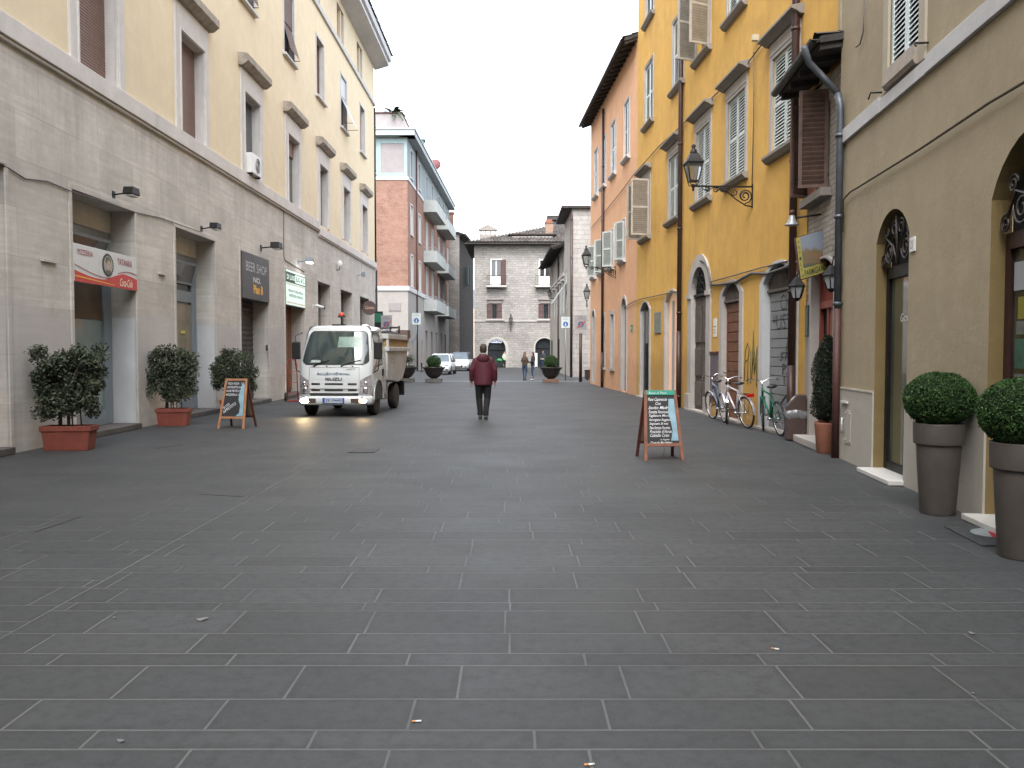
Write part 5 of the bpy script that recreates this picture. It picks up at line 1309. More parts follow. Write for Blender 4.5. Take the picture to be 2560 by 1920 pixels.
mb = S.mb().use(GREYST); mb.box(wz[0] - .15, wz[1] + .15, -.18, 0, wz[2] - .14, wz[2]); part(o, 'sill', mb, bevel=.01)
hh = wz[3] - wz[2]
for k, (x, ang) in enumerate(((wz[0], -62), (wz[1], 180 + 80))):
    mb = S.mb(); leaf(mb, 0, 0, .46, hh + .15, 0, .04, 1, SHUTB, M=Matrix.Translation((x, -.03, wz[2] + .02)) @ Matrix.Rotation(R(ang), 4, 'Z'), sp=.075); part(o, 'shutter', mb)
eave(S, -.1, LS + .08, zS + .16, .50, rise=.12, depth=4, th=.10, gmat=simple('dark_zinc', (.06, .062, .065), .6, metal=.3, var=.2))
T = thing('flower_pot', 'potted green plant on the sill of the brown shuttered window', 'plant', frSm.w((wz[0] + wz[1]) / 2, -.06, wz[2]), frSm.ang)
mb = MB().use(TERRA2).box(-.28, .28, -.08, .08, 0, .17); part(T, 'pot', mb, bevel=.01)
def leaves(mb, pts, size, rnd, mat, elong=1.8):
    mb.use(mat)
    for p in pts:
        d = Vector((rnd.gauss(0, 1), rnd.gauss(0, 1), rnd.gauss(0, 1))).normalized(); e = d.orthogonal().normalized()
        e = (Matrix.Rotation(rnd.uniform(0, 6.3), 3, d) @ e); f = d.cross(e); s_ = size * rnd.uniform(.6, 1.3)
        p = Vector(p); a, b = e * s_ * elong / 2, f * s_ / 2
        mb.add([p - a, p + b - a * .1, p + a, p - b - a * .1], [(0, 1, 2, 3)])
rnd = random.Random(3)
mb = MB(); leaves(mb, [(rnd.gauss(0, .16), rnd.gauss(-.02, .06), .17 + abs(rnd.gauss(.12, .12))) for _ in range(500)], .045, rnd, LEAFB); part(T, 'foliage', mb, fix=False)
# hanging sign, its lamp bracket, lanterns, pipe
q0 = frSm.w(.95, 0, 0)
pS = [CAM + ray(x, y) * (13.9 / ray(x, y).y) for x, y in ((1988, 594), (2064, 560), (2076, 678), (2001, 701))]
TL, TR, BR, BLq = pS
T = thing('hanging_sign', 'yellow bordered painted panel sign hanging over the red door', 'sign', BLq)
ux = BR - BLq; uz = TL - BLq; un = Vector((.12, 1, 0)).normalized()
Mh = Matrix(((ux.x, un.x, uz.x, 0), (ux.y + .10, un.y, uz.y, 0), (ux.z, un.z, uz.z, 0), (0, 0, 0, 1)))
def paint_mat():
    m, nt, b = newmat('painted_landscape'); tc = nd(nt, 'ShaderNodeTexCoord'); v = tc.outputs['Object']
    s = nd(nt, 'ShaderNodeSeparateXYZ'); nt.links.new(v, s.inputs[0])
    zz = math_(nt, 'ADD', s.outputs[2], math_(nt, 'MULTIPLY', noise(nt, v, 7, 4), .25))
    c = mixc(nt, ramp(nt, zz, .62, .68), (.16, .13, .07), (.20, .24, .30))
    c = mixc(nt, ramp(nt, noise(nt, v, 12, 5, .7), .45, .6), c, (.22, .12, .07))
    c = mixc(nt, ramp(nt, zz, .62, .72), c, (.21, .25, .31))
    c = mixc(nt, ramp(nt, zz, .38, .42), (.09, .10, .075), c)
    nt.links.new(c, b.inputs['Base Color']); b.inputs['Roughness'].default_value = .6; return m
YB = simple('sign_dull_yellow', (.36, .33, .09), .6, var=.15)
mb = MB(Mh).use(WOODDK).box(0, 1, 0, .10, 0, 1); part(T, 'frame_box', mb)
mb = MB(Mh).use(YB).box(.02, .98, -.008, -.001, .02, .985); part(T, 'border', mb)
mb = MB(Mh).use(paint_mat()).box(.16, .975, -.014, -.009, .25, .98); part(T, 'painted_panel', mb)
mb = MB(Mh).use(simple('sign_dark_olive', (.05, .06, .03), .6, var=0)).text('PARMIGIANO', .17, .05, .15, .79, y=-.012, bold=.02)
for i, ch in enumerate('ANTICA'): mb.text(ch, .05, .84 - i * .13, .08, .07, y=-.012)
mb.text('dal', .05, .06, .08, .09, y=-.012); part(T, 'lettering', mb)
mb = MB().use(IRON); P = TR - BLq; mb.tube([P, P + Vector((.12, .05, .0)), P + Vector((.30, .1, .02))], .012, 6); part(T, 'hook', mb)
def pt(x, y, d): r = ray(x, y); return CAM + r * (d / r.y)
a = frSm.w(.75, 0, 3.92)
T = thing('sign_lamp', 'small grey bell lamp on an iron arm above the hanging sign', 'lamp', frSm.w(.9, 0, frSm.pix(2056, 534)[1]))
e = pt(1980, 546, 14.2) - T.location
mb = MB().use(IRON).tube([(0, 0, 0), e], .018, 6); part(T, 'arm', mb)
mb = MB().use(simple('grey_enamel', (.27, .28, .29), .4, metal=.3, var=.15)).lathe([(.03, .10), (.05, .05), (.07, -.03), (.12, -.09), (.125, -.10)], 16, c=e + Vector((0, 0, -.02))); mb.use(COPPER).cyl(e + Vector((0, 0, .06)), e + Vector((0, 0, .14)), .05, 10); part(T, 'bell_shade', mb)
def small_lantern(x, y, d, base, lab, s=1.0):
    T = thing('wall_lantern', lab, 'lantern', pt(x, y, d), 0, 'small lanterns beside the red door')
    mb = MB().use(IRON); mb.lathe([(.02, .20), (.05, .18), (.13, .07), (.15, .05), (.15, .035)], 6, sm=False)
    for k in range(6):
        an = PI * 2 * k / 6; mb.cyl((.13 * math.cos(an), .13 * math.sin(an), .04), (.07 * math.cos(an), .07 * math.sin(an), -.16), .010, 5)
    mb.lathe([(.075, -.155), (.05, -.19), (.02, -.21)], 6, sm=False); part(T, 'cage', mb)
    mb = MB().use(simple('lantern_glass', (.30, .32, .34), .15, var=.2)).lathe([(.12, .035), (.062, -.155)], 6, sm=False, cap=False); part(T, 'glass_panes', mb)
    w = base - T.location; mb = MB().use(IRON).tube([w, w + Vector((-.05, 0, .08)), (0.02, 0, .30), (0, 0, .19)], .013, 6); part(T, 'arm', mb)
small_lantern(1992, 722, 13.9, frSm.w(.25, 0, 2.95), 'small black lantern left of the red door, against the downpipe')
small_lantern(2079, 696, 12.5, frSm.w(2.0, 0, 3.1), 'small black lantern right of the red door under the hanging sign')
s_, z_ = frSm.pix(2003, 790); T = thing('menu_case', 'narrow dark menu case on the stone left of the red door', 'menu', frSm.w(.32, -.02, 2.15), frSm.ang)
mb = MB().use(simple('dark_green_case', (.03, .045, .035), .5, var=.2)).box(-.10, .10, -.05, 0, -.28, .28); mb.use(simple('menu_paper', (.15, .16, .14), .7, var=.3, scale=20)).box(-.075, .075, -.055, -.05, -.25, .25); part(T, 'case', mb)

# ------------------------------------------------------------ beige building on the right
bl = lambda z: (3.7 + .102 * z, z)
frB = Fr(bl(12.6), bl(-9)); Bg = Bld('beige_building', 'near beige plaster building on the right with arched shop doors and a pale stone foot', 'building', frB)
t = Bg.t; sb = lambda x, y=880: frB.s(x, y); LB = frB.L
d1a, d1b = sorted((sb(2191, 640), sb(2273, 600))); d2a = sb(2478, 545); 
dd1 = (d1a, d1b, .06, 3.02, .36); dd2 = (d2a, d2a + 1.62, .06, 3.02, .52); dd3 = (d2a + 4.2, d2a + 5.8, .06, 3.0, .45)
wc = sb(2262, 100); WB = (wc - .5, wc + .5, 5.15, 7.2); WB2 = (wc + 4.4, wc + 5.4, 5.15, 7.2)
zB = 14.5
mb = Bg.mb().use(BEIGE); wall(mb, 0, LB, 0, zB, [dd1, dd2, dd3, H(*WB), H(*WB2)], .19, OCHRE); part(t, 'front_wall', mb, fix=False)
block_body(Bg, 0, LB, zB, 9, BEIGE)
def socle(a, b):
    mb = Bg.mb().use(SOCLE).box(a, b, -.022, .0, 0, 1.05); mb.box(a, b, -.03, .0, 1.051, 1.075); part(t, 'socle', mb)
socle(-.02, dd1[0]); socle(dd1[1], dd2[0]); socle(dd2[1], dd3[0]); socle(dd3[1], LB)
for h in (dd1, dd2, dd3):
    w = h[1] - h[0]; mb = Bg.mb(); mb.X = mb.X @ Matrix.Translation((h[0], .145, 0))
    mb.use(DARK).quad((0, .05, 0), (w, .05, 0), (w, .05, 3.6), (0, .05, 3.6)); mb.use(glassy('khaki_glass', (.075, .08, .055), .08)).quad((0.1, .03, .1), (w - .1, .03, .1), (w - .1, .03, 2.55), (.1, .03, 2.55)); o = part(t, 'shop_door', mb)
    mb = Bg.mb(); mb.X = mb.X @ Matrix.Translation((h[0], .145, 0)); mb.use(simple('near_black_wood', (.035, .014, .012), .5, var=.2) if h is dd2 else IRON)
    for a, b, c, d in ((0, .09, .06, 2.7), (w - .09, w, .06, 2.7)): mb.box(a, b, -.01, .04, c, d)
    mb.box(.09, w - .09, -.02, .039, 2.55, 2.7)
    if h is dd2: mb.box(w * .5 - .05, w * .5 + .05, -.012, .038, .06, 2.55)
    mb.box(.09, w - .09, -.009, .038, .06, .16); part(o, 'door_frame', mb)
    mb = Bg.mb(); mb.X = mb.X @ Matrix.Translation((h[0] + w / 2, .11, 3.0)); mb.use(simple('wrought_iron', (.055, .048, .044), .45, metal=.5, var=.3))
    def spiral(cx, cz, r, t0, t1, n=22, sg=1): return [(cx + r * (1 - .75 * i / n) * math.cos(t0 + (t1 - t0) * i / n) * sg, -.04, cz + r * (1 - .75 * i / n) * math.sin(t0 + (t1 - t0) * i / n)) for i in range(n + 1)]
    for sg in (-1, 1):
        for cx, cz, r, a0 in ((.20 * w * 1.2, -.12, .15, PI), (.10 * w, .16, .12, -PI / 2), (.34 * w, .12, .09, 0), (.42 * w, -.22, .085, PI / 2)): mb.tube([(p[0] , p[1], p[2]) for p in spiral(cx * sg, cz, r, a0, a0 + 3.4 * PI, sg=1)], .013, 6)
        mb.tube([(0, -.04, -.3), (.12 * w * sg, -.05, -.05), (.30 * w * sg, -.05, .05), (.44 * w * sg, -.04, -.28)], .014, 6)
    mb.tube([(0, -.04, -.3), (0, -.06, .3)], .014, 6); part(t, 'wrought_grille', mb)
    mb = Bg.mb().use(simple('white_marble', (.58, .575, .55), .35, var=.08, scale=3)).box(h[0] - .03, h[1] + .03, -.20, .17, .004, .062); part(t, 'doorstep', mb, bevel=.008)
mb = Bg.mb(); mb.X = mb.X @ Matrix.Translation((dd1[0], .13, 0)); mb.use(WHITE).text('Gioielli', (dd1[1] - dd1[0]) * .38, 1.98, .11, .42, y=.04, shear=.3); part(t, 'door_lettering', mb)
# posters inside the second door
mb = Bg.mb(); mb.X = mb.X @ Matrix.Translation((dd2[0], .14, 0)); w2_ = dd2[1] - dd2[0]
mb.use(simple('poster_white', (.30, .32, .35), .6, var=.05)).box(.16, .36, .0, .02, 2.16, 2.42); mb.use(simple('poster_yellow', (.20, .18, .02), .6, var=.1)).box(.24, .44, .0, .02, 1.90, 2.10); mb.use(simple('poster_green', (.03, .09, .055), .6, var=.3, scale=9)).box(.20, .62, .0, .02, 1.45, 1.72); mb.use(simple('poster_pale', (.12, .135, .12), .6, var=.3, scale=9)).box(.20, .62, .0, .02, .75, 1.40); mb.box(.22, .46, 0, .02, 1.76, 1.88)
part(t, 'posters', mb)
# string course, window, hooks
mb = Bg.mb().use(WHITEST); mb.box(0, WB[0] - .25, -.05, .0, 4.70, 4.90); mb.box(WB[1] + .25, LB, -.05, 0, 4.70, 4.90); part(t, 'string_course', mb, bevel=.006)
for WW in (WB, WB2):
    c = (WW[0] + WW[1]) / 2
    o = cob(t, ('window', 'beige'), lambda mb: mb.use(simple('purple_dark', (.05, .03, .05), .8, var=0)).quad((-.5, 0, 0), (.5, 0, 0), (.5, 0, 2.05), (-.5, 0, 2.05))); Bg.at(o, None, c, .14, WW[2])
    mbf = lambda mb: (mb.use(simple('beige_frame', (.40, .36, .28), .9, var=.08)), mb.box(-.68, -.5, -.03, .0, -.25, 2.2), mb.box(.5, .68, -.03, .0, -.25, 2.2), mb.box(-.68, .68, -.03, .0, 2.05, 2.2))
    f = cob(o, ('window_frame', 'beige'), mbf); f.location = (0, -.14, 0)
    f = cob(o, ('sill', 'beige'), lambda mb: mb.use(simple('brownish_sill', (.30, .26, .22), .85, var=.15)).prism([(0, 0), (-.06, 0), (-.09, -.20), (-.06, -.25), (0, -.25)], -.5, .5, plane='yz')); f.location = (0, -.14, 0)
    mb = Bg.mb().use(WHITEST); mb.box(c - .75, c + .75, -.055, 0, WW[2] - .45, WW[2] - .26); part(o, 'sill_band', mb) if False else None
    for k in (0, 1):
        f = cob(o, ('shutter', 'beige'), lambda mb: leaf(mb, 0, 0, .496, 2.04, 0, .04, 2, SHUTW)); f.location = (-.5 + .5 * k + .002, -.12, .005)
    f = cob(o, ('shutter_catch', 'beige'), lambda mb: (mb.use(IRON), mb.tube([(-.72, 0, -.2), (-.72, -.16, -.2), (-.80, -.16, -.26)], .012, 5), mb.tube([(.72, 0, -.1), (.72, -.16, -.1), (.80, -.16, -.16)], .012, 5))); f.location = (0, -.14, 0)
mb = Bg.mb().use(WHITEST); mb.box(WB[0] - .25, WB[1] + .25, -.045, 0, 4.70, 4.86); part(t, 'sill_band', mb)
mb = Bg.mb().use(BEIGE); mb.box(-.12, .0, -.02, 5, 6.4, zB); part(t, 'corner_strip', mb)
P = [frB.w(*((lambda q: (q[0], -.05, q[1]))(frB.pix(x, y, -.05)))) for x, y in ((2106, 580), (2107, 500), (2125, 480), (2300, 372), (2430, 285), (2475, 255), (2560, 205), (2700, 110))]
solo('wall_cable', 'long brown cable running diagonally up the beige wall', 'cable', MB().use(simple('brown_cable', (.12, .095, .06), .7, var=.2)).tube(P, .016, 6))
P = [frB.w(*((lambda q: (q[0], -.04, q[1]))(frB.pix(x, y, -.04)))) for x, y in ((2160, 0), (2158, 80), (2150, 110), (2140, 118))]
solo('wall_cable', 'short thin cable at the top corner of the beige wall', 'cable', MB().use(WIRE).tube(P, .010, 5))
# house number, gas hatch, pipe
s_, z_ = frB.pix(2284, 611); T = thing('house_number', 'small white house number plate 21 beside the first arched door', 'house number', frB.w(s_, 0, z_), frB.ang)
mb = MB().use(WHITE).box(-.075, .075, -.02, 0, -.085, .085); part(T, 'plate', mb, bevel=.004); mb = MB().use(simple('grey_digits', (.25, .25, .28), .6, var=0)).text('21', 0, -.05, .10, .085, y=-.022, align='C'); part(T, 'digits', mb)
s_, z_ = frB.pix(2125, 1068); T = thing('gas_hatch', 'pale metal hatch with corner bolts set in the stone foot of the beige wall', 'hatch', frB.w(s_, -.022, z_), frB.ang)
mb = MB().use(SOCLE).box(-.13, .13, -.012, 0, -.24, .24); part(T, 'door', mb, bevel=.004); mb = MB().use(PALEST)
for a in (-.1, .1):
    for b in (-.2, .2): mb.cyl((a, -.012, b), (a, -.02, b), .018, 8)
part(T, 'bolt', mb); mb = MB().use(WHITEST).tube([(-.25, -.0, .1), (-.22, -.03, .12), (-.22, -.03, -.08), (-.27, -.02, -.10)], .014, 6); mb.box(-.30, -.02, -.03, 0, .34, .37); part(T, 'handle', mb)
T = thing('drainpipe', 'grey zinc downpipe with a rust red foot between the narrow house and the beige wall', 'drainpipe', frB.w(.25, -.07, 0))
mb = MB().use(PIPEGR).tube([(.0, 0, 2.25), (0, 0, 5.25), (-.03, .03, 5.45)], .052, 12)
for z in (2.3, 3.6, 4.8): mb.cyl((0, 0, z), (0, 0, z + .05), .072, 12)
mb.tube([(-.03, .03, 5.45), (-.22, .16, 5.75), (-.42, .16, 5.95), (-.55, .02, 6.14)], .05, 10); part(T, 'pipe', mb); mb = MB().use(COPPER).cyl((0, 0, 0), (0, 0, 2.25), .056, 12); part(T, 'foot_pipe', mb)

# ------------------------------------------------------------ big street lanterns on scroll brackets
def lantern_geo(T, e, s=1.0, scroll=None):
    ex = Vector(e)
    mb = MB(Matrix.Translation(ex) @ Matrix.Scale(s, 4)).use(IRON)
    mb.lathe([(.0, .92), (.035, .90), (.05, .86), (.03, .82), (.06, .79), (.08, .74), (.085, .73)], 10); mb.lathe([(.085, .73), (.12, .70), (.20, .58), (.26, .52), (.26, .50), (.24, .49)], 4, M=Matrix.Rotation(PI / 4, 4, 'Z'), sm=False)
    for k in range(4):
        a = PI / 4 + PI / 2 * k; mb.cyl((.235 * math.cos(a), .235 * math.sin(a), .50), (.13 * math.cos(a), .13 * math.sin(a), .13), .014, 5)
    mb.lathe([(.145, .14), (.15, .12), (.13, .11)], 4, M=Matrix.Rotation(PI / 4, 4, 'Z'), sm=False)
    for k in range(4): a = PI / 4 + PI / 2 * k; mb.tube([(.13 * math.cos(a), .13 * math.sin(a), .12), (.10 * math.cos(a), .10 * math.sin(a), .04), (.0, 0, .02)], .012, 5)
    mb.lathe([(.03, .06), (.045, .02), (.02, -.03), (.028, -.06), (.0, -.1)], 8); part(T, 'lantern_cage', mb)
    mb = MB(Matrix.Translation(ex) @ Matrix.Scale(s, 4)).use(simple('clear_lantern_glass', (.42, .43, .42), .1, var=.1)); mb.lathe([(.225, .49), (.125, .14)], 4, M=Matrix.Rotation(PI / 4, 4, 'Z'), sm=False, cap=False)
    gl = part(T, 'glass_panes', mb)
def glass_clear():
    m = MATS['clear_lantern_glass']; b = m.node_tree.nodes['Principled BSDF']; b.inputs['Transmission Weight'].default_value = .85; b.inputs['IOR'].default_value = 1.05
def street_lantern(fr, s, z, L_, lab, nm='street_lantern'):
    T = thing(nm, lab, 'lantern', fr.w(s, 0, z), fr.ang, 'street lanterns on iron wall brackets')
    lantern_geo(T, (0, -L_, -.02)); mb = MB().use(IRON); mb.box(-.02, .02, -L_, 0, -.015, .015); mb.box(-.02, .02, -.02, .0, -.46, .06)
    def sp(cy, cz, r, a0, tt, n=20, sg=1, k=.8): return [(0, cy + r * (1 - k * i / n) * math.cos(a0 + sg * tt * i / n), cz + r * (1 - k * i / n) * math.sin(a0 + sg * tt * i / n)) for i in range(n + 1)]
    mb.tube(sp(-.17, -.20, .16, -PI / 2, 4 * PI), .014, 5); mb.tube([(0, -.02, -.42), (0, -.15, -.40), (0, -.35, -.28), (0, -.55, -.12), (0, -.7, -.06), (0, -.80, -.10)], .015, 5); mb.tube(sp(-.80, -.075, .07, 0, 3 * PI), .012, 5); mb.tube(sp(-.98, -.07, .06, PI, 3 * PI, sg=-1), .011, 5)
    mb.tube(sp(-.40, -.12, .09, PI / 2, 3 * PI), .012, 5); mb.tube([(0, -.62, -.06), (0, -.85, -.02), (0, -1.02, -.10), (0, -1.12, -.03)], .010, 5); mb.tube(sp(-.17, -.20, .09, 0, 2 * PI, k=0), .010, 5)
    part(T, 'scroll_bracket', mb); return T
s_, z_ = frY.pix(1882, 467); street_lantern(frY, s_, z_, 1.30, 'black iron street lantern on a scrolled bracket high on the yellow wall')
s_, z_ = frO.pix(1540, 668); street_lantern(frO, s_, z_, 1.25, 'black iron street lantern on a scrolled bracket on the orange wall')
glass_clear()
T = thing('street_lantern', 'smaller lantern half hidden at the far corner of the orange building', 'lantern', (q0.x * 0 + pt(1467, 750, 50.5).x, 50.5, pt(1467, 752, 50.5).z), 0); lantern_geo(T, (0, 0, 0), 1.15); mb = MB().use(IRON).tube([(0, 0, 0), (0, 0, -.2), (.1, .9, -.3), (.1, 1.45, -.3)], .03, 6); part(T, 'arm', mb)
s_, z_ = frE.pix(1277, 812); T = thing('wall_lantern', 'wall lantern between the windows of the far stone house', 'lantern', frE.w(s_, -.5, z_), 0); lantern_geo(T, (0, 0, 0), 1.2); mb = MB().use(IRON).tube([(0, .5, -.6), (0, .3, -.5), (0, 0, -.1)], .04, 6); part(T, 'arm', mb)
for (x, y, d) in ((1374, 745, 68), ):
    T = thing('wall_lantern', 'small lantern sticking out from the low tan house', 'lantern', pt(x, y, d), 0); lantern_geo(T, (0, 0, 0), .9); mb = MB().use(IRON).tube([(0, 0, 0), (.6, .1, -.1)], .03, 6); part(T, 'arm', mb)

# ------------------------------------------------------------ plants
def cloud(rnd, n, fn):
    out = []
    while len(out) < n:
        p = fn()
        if p is not None: out.append(p)
    return out
def ballbush(mb, c, rx, rz, n, size, mat, rnd, elong=1.4):
    pts = []
    for _ in range(n):
        d = Vector((rnd.gauss(0, 1), rnd.gauss(0, 1), rnd.gauss(0, 1))).normalized(); k = 1 - abs(rnd.gauss(0, .035)) + .055 * mnoise.noise(d * 3.1 + Vector((c[2], 3, 7))) + (.05 * rnd.random() if rnd.random() < .03 else 0)
        pts.append((c[0] + d.x * rx * k, c[1] + d.y * rx * k, c[2] + d.z * rz * k))
    leaves(mb, pts, size, rnd, mat, elong)
def tallpot(loc, lab):
    T = thing('potted_plant', lab, 'planter', loc, 0, 'tall taupe planters with clipped balls')
    mb = MB().use(TAUPE).lathe([(.0, .0), (.158, .0), (.162, .01), (.205, .68), (.207, .69), (.228, .695), (.23, .70), (.236, .89), (.234, .90), (.205, .90), (.20, .85)], 40); part(T, 'pot', mb)
    mb = MB().use(SOIL).lathe([(.0, .85), (.2, .85)], 24, cap=False); mb.use(BARK).cyl((0, 0, .85), (0, 0, 1.0), .025); part(T, 'trunk', mb)
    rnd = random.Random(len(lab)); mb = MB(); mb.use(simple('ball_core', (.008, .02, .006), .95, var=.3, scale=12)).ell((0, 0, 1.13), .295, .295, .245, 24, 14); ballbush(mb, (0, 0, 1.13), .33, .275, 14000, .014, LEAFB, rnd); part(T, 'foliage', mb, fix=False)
    return T
p1 = gp(2343, 1291); tallpot(push(p1, .16), 'tall taupe planter with a clipped box ball beside the first arched door')
p2 = gp(2552, 1405); tallpot(push(p2, .16), 'nearest tall taupe planter with a box ball, cut by the right edge')
def laurel(loc, potw, potd, ph, fw, fd, z0, z1, n, lab, seed):
    T = thing('potted_plant', lab, 'plant', loc, frL.ang - PI / 2 + .1, 'laurel bushes in terracotta boxes')
    mb = MB().use(TERRA); w, d = potw / 2, potd / 2
    def rect(w, d, z): return [Vector((x, y, z)) for x, y in ((-w, -d), (w, -d), (w, d), (-w, d))]
    mb.loft([rect(w * .84, d * .82, 0), rect(w * .93, d * .92, ph - .09), rect(w, d, ph - .085), rect(w, d, ph), rect(w * .92, d * .9, ph), rect(w * .9, d * .88, ph - .05)], sm=False); part(T, 'pot', mb, bevel=.012)
    mb = MB().use(SOIL).quad((-w * .9, -d * .88, ph - .04), (w * .9, -d * .88, ph - .04), (w * .9, d * .88, ph - .04), (-w * .9, d * .88, ph - .04)); part(T, 'soil', mb)
    rnd = random.Random(seed); mb = MB().use(BARK); cl = []
    for i in range(9):
        x0 = rnd.uniform(-w * .5, w * .5); x1 = rnd.uniform(-fw * .4, fw * .4); zz = rnd.uniform(z0 + (z1 - z0) * .5, z1 - .1); mb.tube([(x0, 0, ph - .05), (x0 * .9, 0, ph + .3), (x1, rnd.uniform(-fd, fd) * .4, zz)], [.014, .011, .006], 5)
    part(T, 'stems', mb)
    blobs = []
    for _ in range(60):
        x = rnd.uniform(-.42, .42) * fw; z = rnd.uniform(z0 + .14, z1 - .12); blobs.append((x, rnd.uniform(-.3, .3) * fd, z, rnd.uniform(.10, .17)))
    pts = []
    for _ in range(n):
        b = rnd.choice(blobs); dd = Vector((rnd.gauss(0, 1), rnd.gauss(0, 1), rnd.gauss(0, 1))).normalized() * b[3] * rnd.uniform(.35, 1.12); p = Vector(b[:3]) + dd
        if abs(p.x) < fw * .54: pts.append(p)
    for _ in range(n // 14):
        a = rnd.choice(blobs); dd = Vector((rnd.gauss(0, 1), rnd.gauss(0, 1), rnd.gauss(0, 1))).normalized(); pts.append(Vector(a[:3]) + dd * a[3] * rnd.uniform(.8, 1.3))
    mb = MB(); leaves(mb, pts, .030, rnd, LEAFD, 2.0); part(T, 'foliage', mb, fix=False); return T
q = gp(161, 1128); laurel((q.x - .02, q.y + .2, 0), .80, .36, .40, 1.14, .5, .47, 1.72, 14000, 'large laurel bush in a terracotta box beside the pizza shop door', 11)
q = gp(428, 1066); laurel((q.x - .02, q.y + .2, 0), .70, .34, .38, 1.10, .5, .46, 1.78, 12000, 'laurel bush in a terracotta box in front of the second glass door', 12)
q = gp(588, 1036); laurel((q.x + .02, q.y - .1, 0), .68, .34, .38, 1.15, .5, .55, 1.75, 9000, 'laurel bush behind the left chalkboard, by the beer shop', 13)
# cone conifer
q = gp(2066, 1136); T = thing('potted_plant', 'slim dark conifer cone in a round terracotta pot by the red door', 'plant', push(q, .18))
mb = MB().use(TERRA2).lathe([(0, 0), (.145, 0), (.15, .01), (.185, .42), (.19, .47), (.187, .49), (.165, .49), (.16, .44)], 28); part(T, 'pot', mb)
mb = MB().use(SOIL).lathe([(0, .44), (.16, .44)], 20, cap=False); mb.use(BARK).cyl((0, 0, .44), (0, 0, .6), .02); part(T, 'trunk', mb)
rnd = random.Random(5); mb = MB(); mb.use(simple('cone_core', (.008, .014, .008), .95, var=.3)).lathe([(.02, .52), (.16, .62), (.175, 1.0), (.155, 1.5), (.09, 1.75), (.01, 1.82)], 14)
pts = []
for _ in range(11000):
    z = rnd.uniform(.52, 1.86); u = (z - .52) / 1.34; r = .215 * min(1, (u + .05) * 8) * (1 - u ** 4.0) ** .6 + .012; a = rnd.uniform(0, 2 * PI); k = rnd.uniform(.72, 1.06) * (1 + .12 * math.sin(a * 3 + z * 9)); pts.append((r * k * math.cos(a), r * k * math.sin(a), z))
leaves(mb, pts, .018, rnd, LEAFC, 1.8); part(T, 'foliage', mb, fix=False)
# bowl planters
BOWL = simple('dark_bronze_bowl', (.035, .028, .026), .55, metal=.2, var=.3)
def bowl(loc, lab, base=simple('dark_plinth', (.10, .10, .095), .9, var=.25), ball=True, seed=1, rz=0):
    T = thing('bowl_planter', lab, 'planter', loc, rz, 'bowl planters across the street')
    mb = MB().use(base).box(-.42, .42, -.42, .42, 0, .19); part(T, 'plinth', mb, bevel=.015)
    mb = MB().use(BOWL).lathe([(.15, .19), (.18, .22), (.32, .30), (.44, .48), (.50, .66), (.61, .76), (.62, .80), (.58, .80), (.46, .70)], 28); part(T, 'bowl', mb)
    rnd = random.Random(seed); mb = MB()
    mb.use(SOIL).lathe([(0, .72), (.47, .72)], 20, cap=False); part(T, 'soil', mb); mb = MB()
    if ball:
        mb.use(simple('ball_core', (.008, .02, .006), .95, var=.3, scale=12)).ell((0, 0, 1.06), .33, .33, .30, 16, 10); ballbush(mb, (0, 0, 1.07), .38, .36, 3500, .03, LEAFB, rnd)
    else:
        m2 = MB().use(BARK); pts = []
        for a in range(5): x, y = rnd.uniform(-.3, .3), rnd.uniform(-.2, .2); m2.tube([(x * .5, y * .5, .72), (x, y, 1.2)], .02, 5); pts += [(x + rnd.gauss(0, .12), y + rnd.gauss(0, .12), 1.22 + rnd.gauss(0, .11)) for _ in range(420)]
        part(T, 'stems', m2); leaves(mb, pts, .05, rnd, LEAFD, 1.6)
    part(T, 'foliage', mb, fix=False)
    mb = MB(); leaves(mb, [(rnd.uniform(-.42, .42), rnd.uniform(-.3, .3), .80 + rnd.uniform(-.04, .07)) for _ in range(350)], .05, rnd, LEAFD, 1.3); part(T, 'underplanting', mb, fix=False)
q = gp(1083, 956); bowl((q.x, q.y + .4, 0), 'dark bowl planter with a clipped ball in front of the white cars', ball=True, seed=2)
q = gp(1018, 955); bowl((q.x - .1, q.y + .4, 0), 'dark bowl planter with a loose shrub just behind the truck', ball=False, seed=3)
q = gp(1378, 957); bowl((q.x, q.y + .4, 0), 'dark bowl planter with a clipped ball on a brown plinth, on the right', simple('brown_plinth', (.16, .10, .08), .9, var=.2), True, 4)

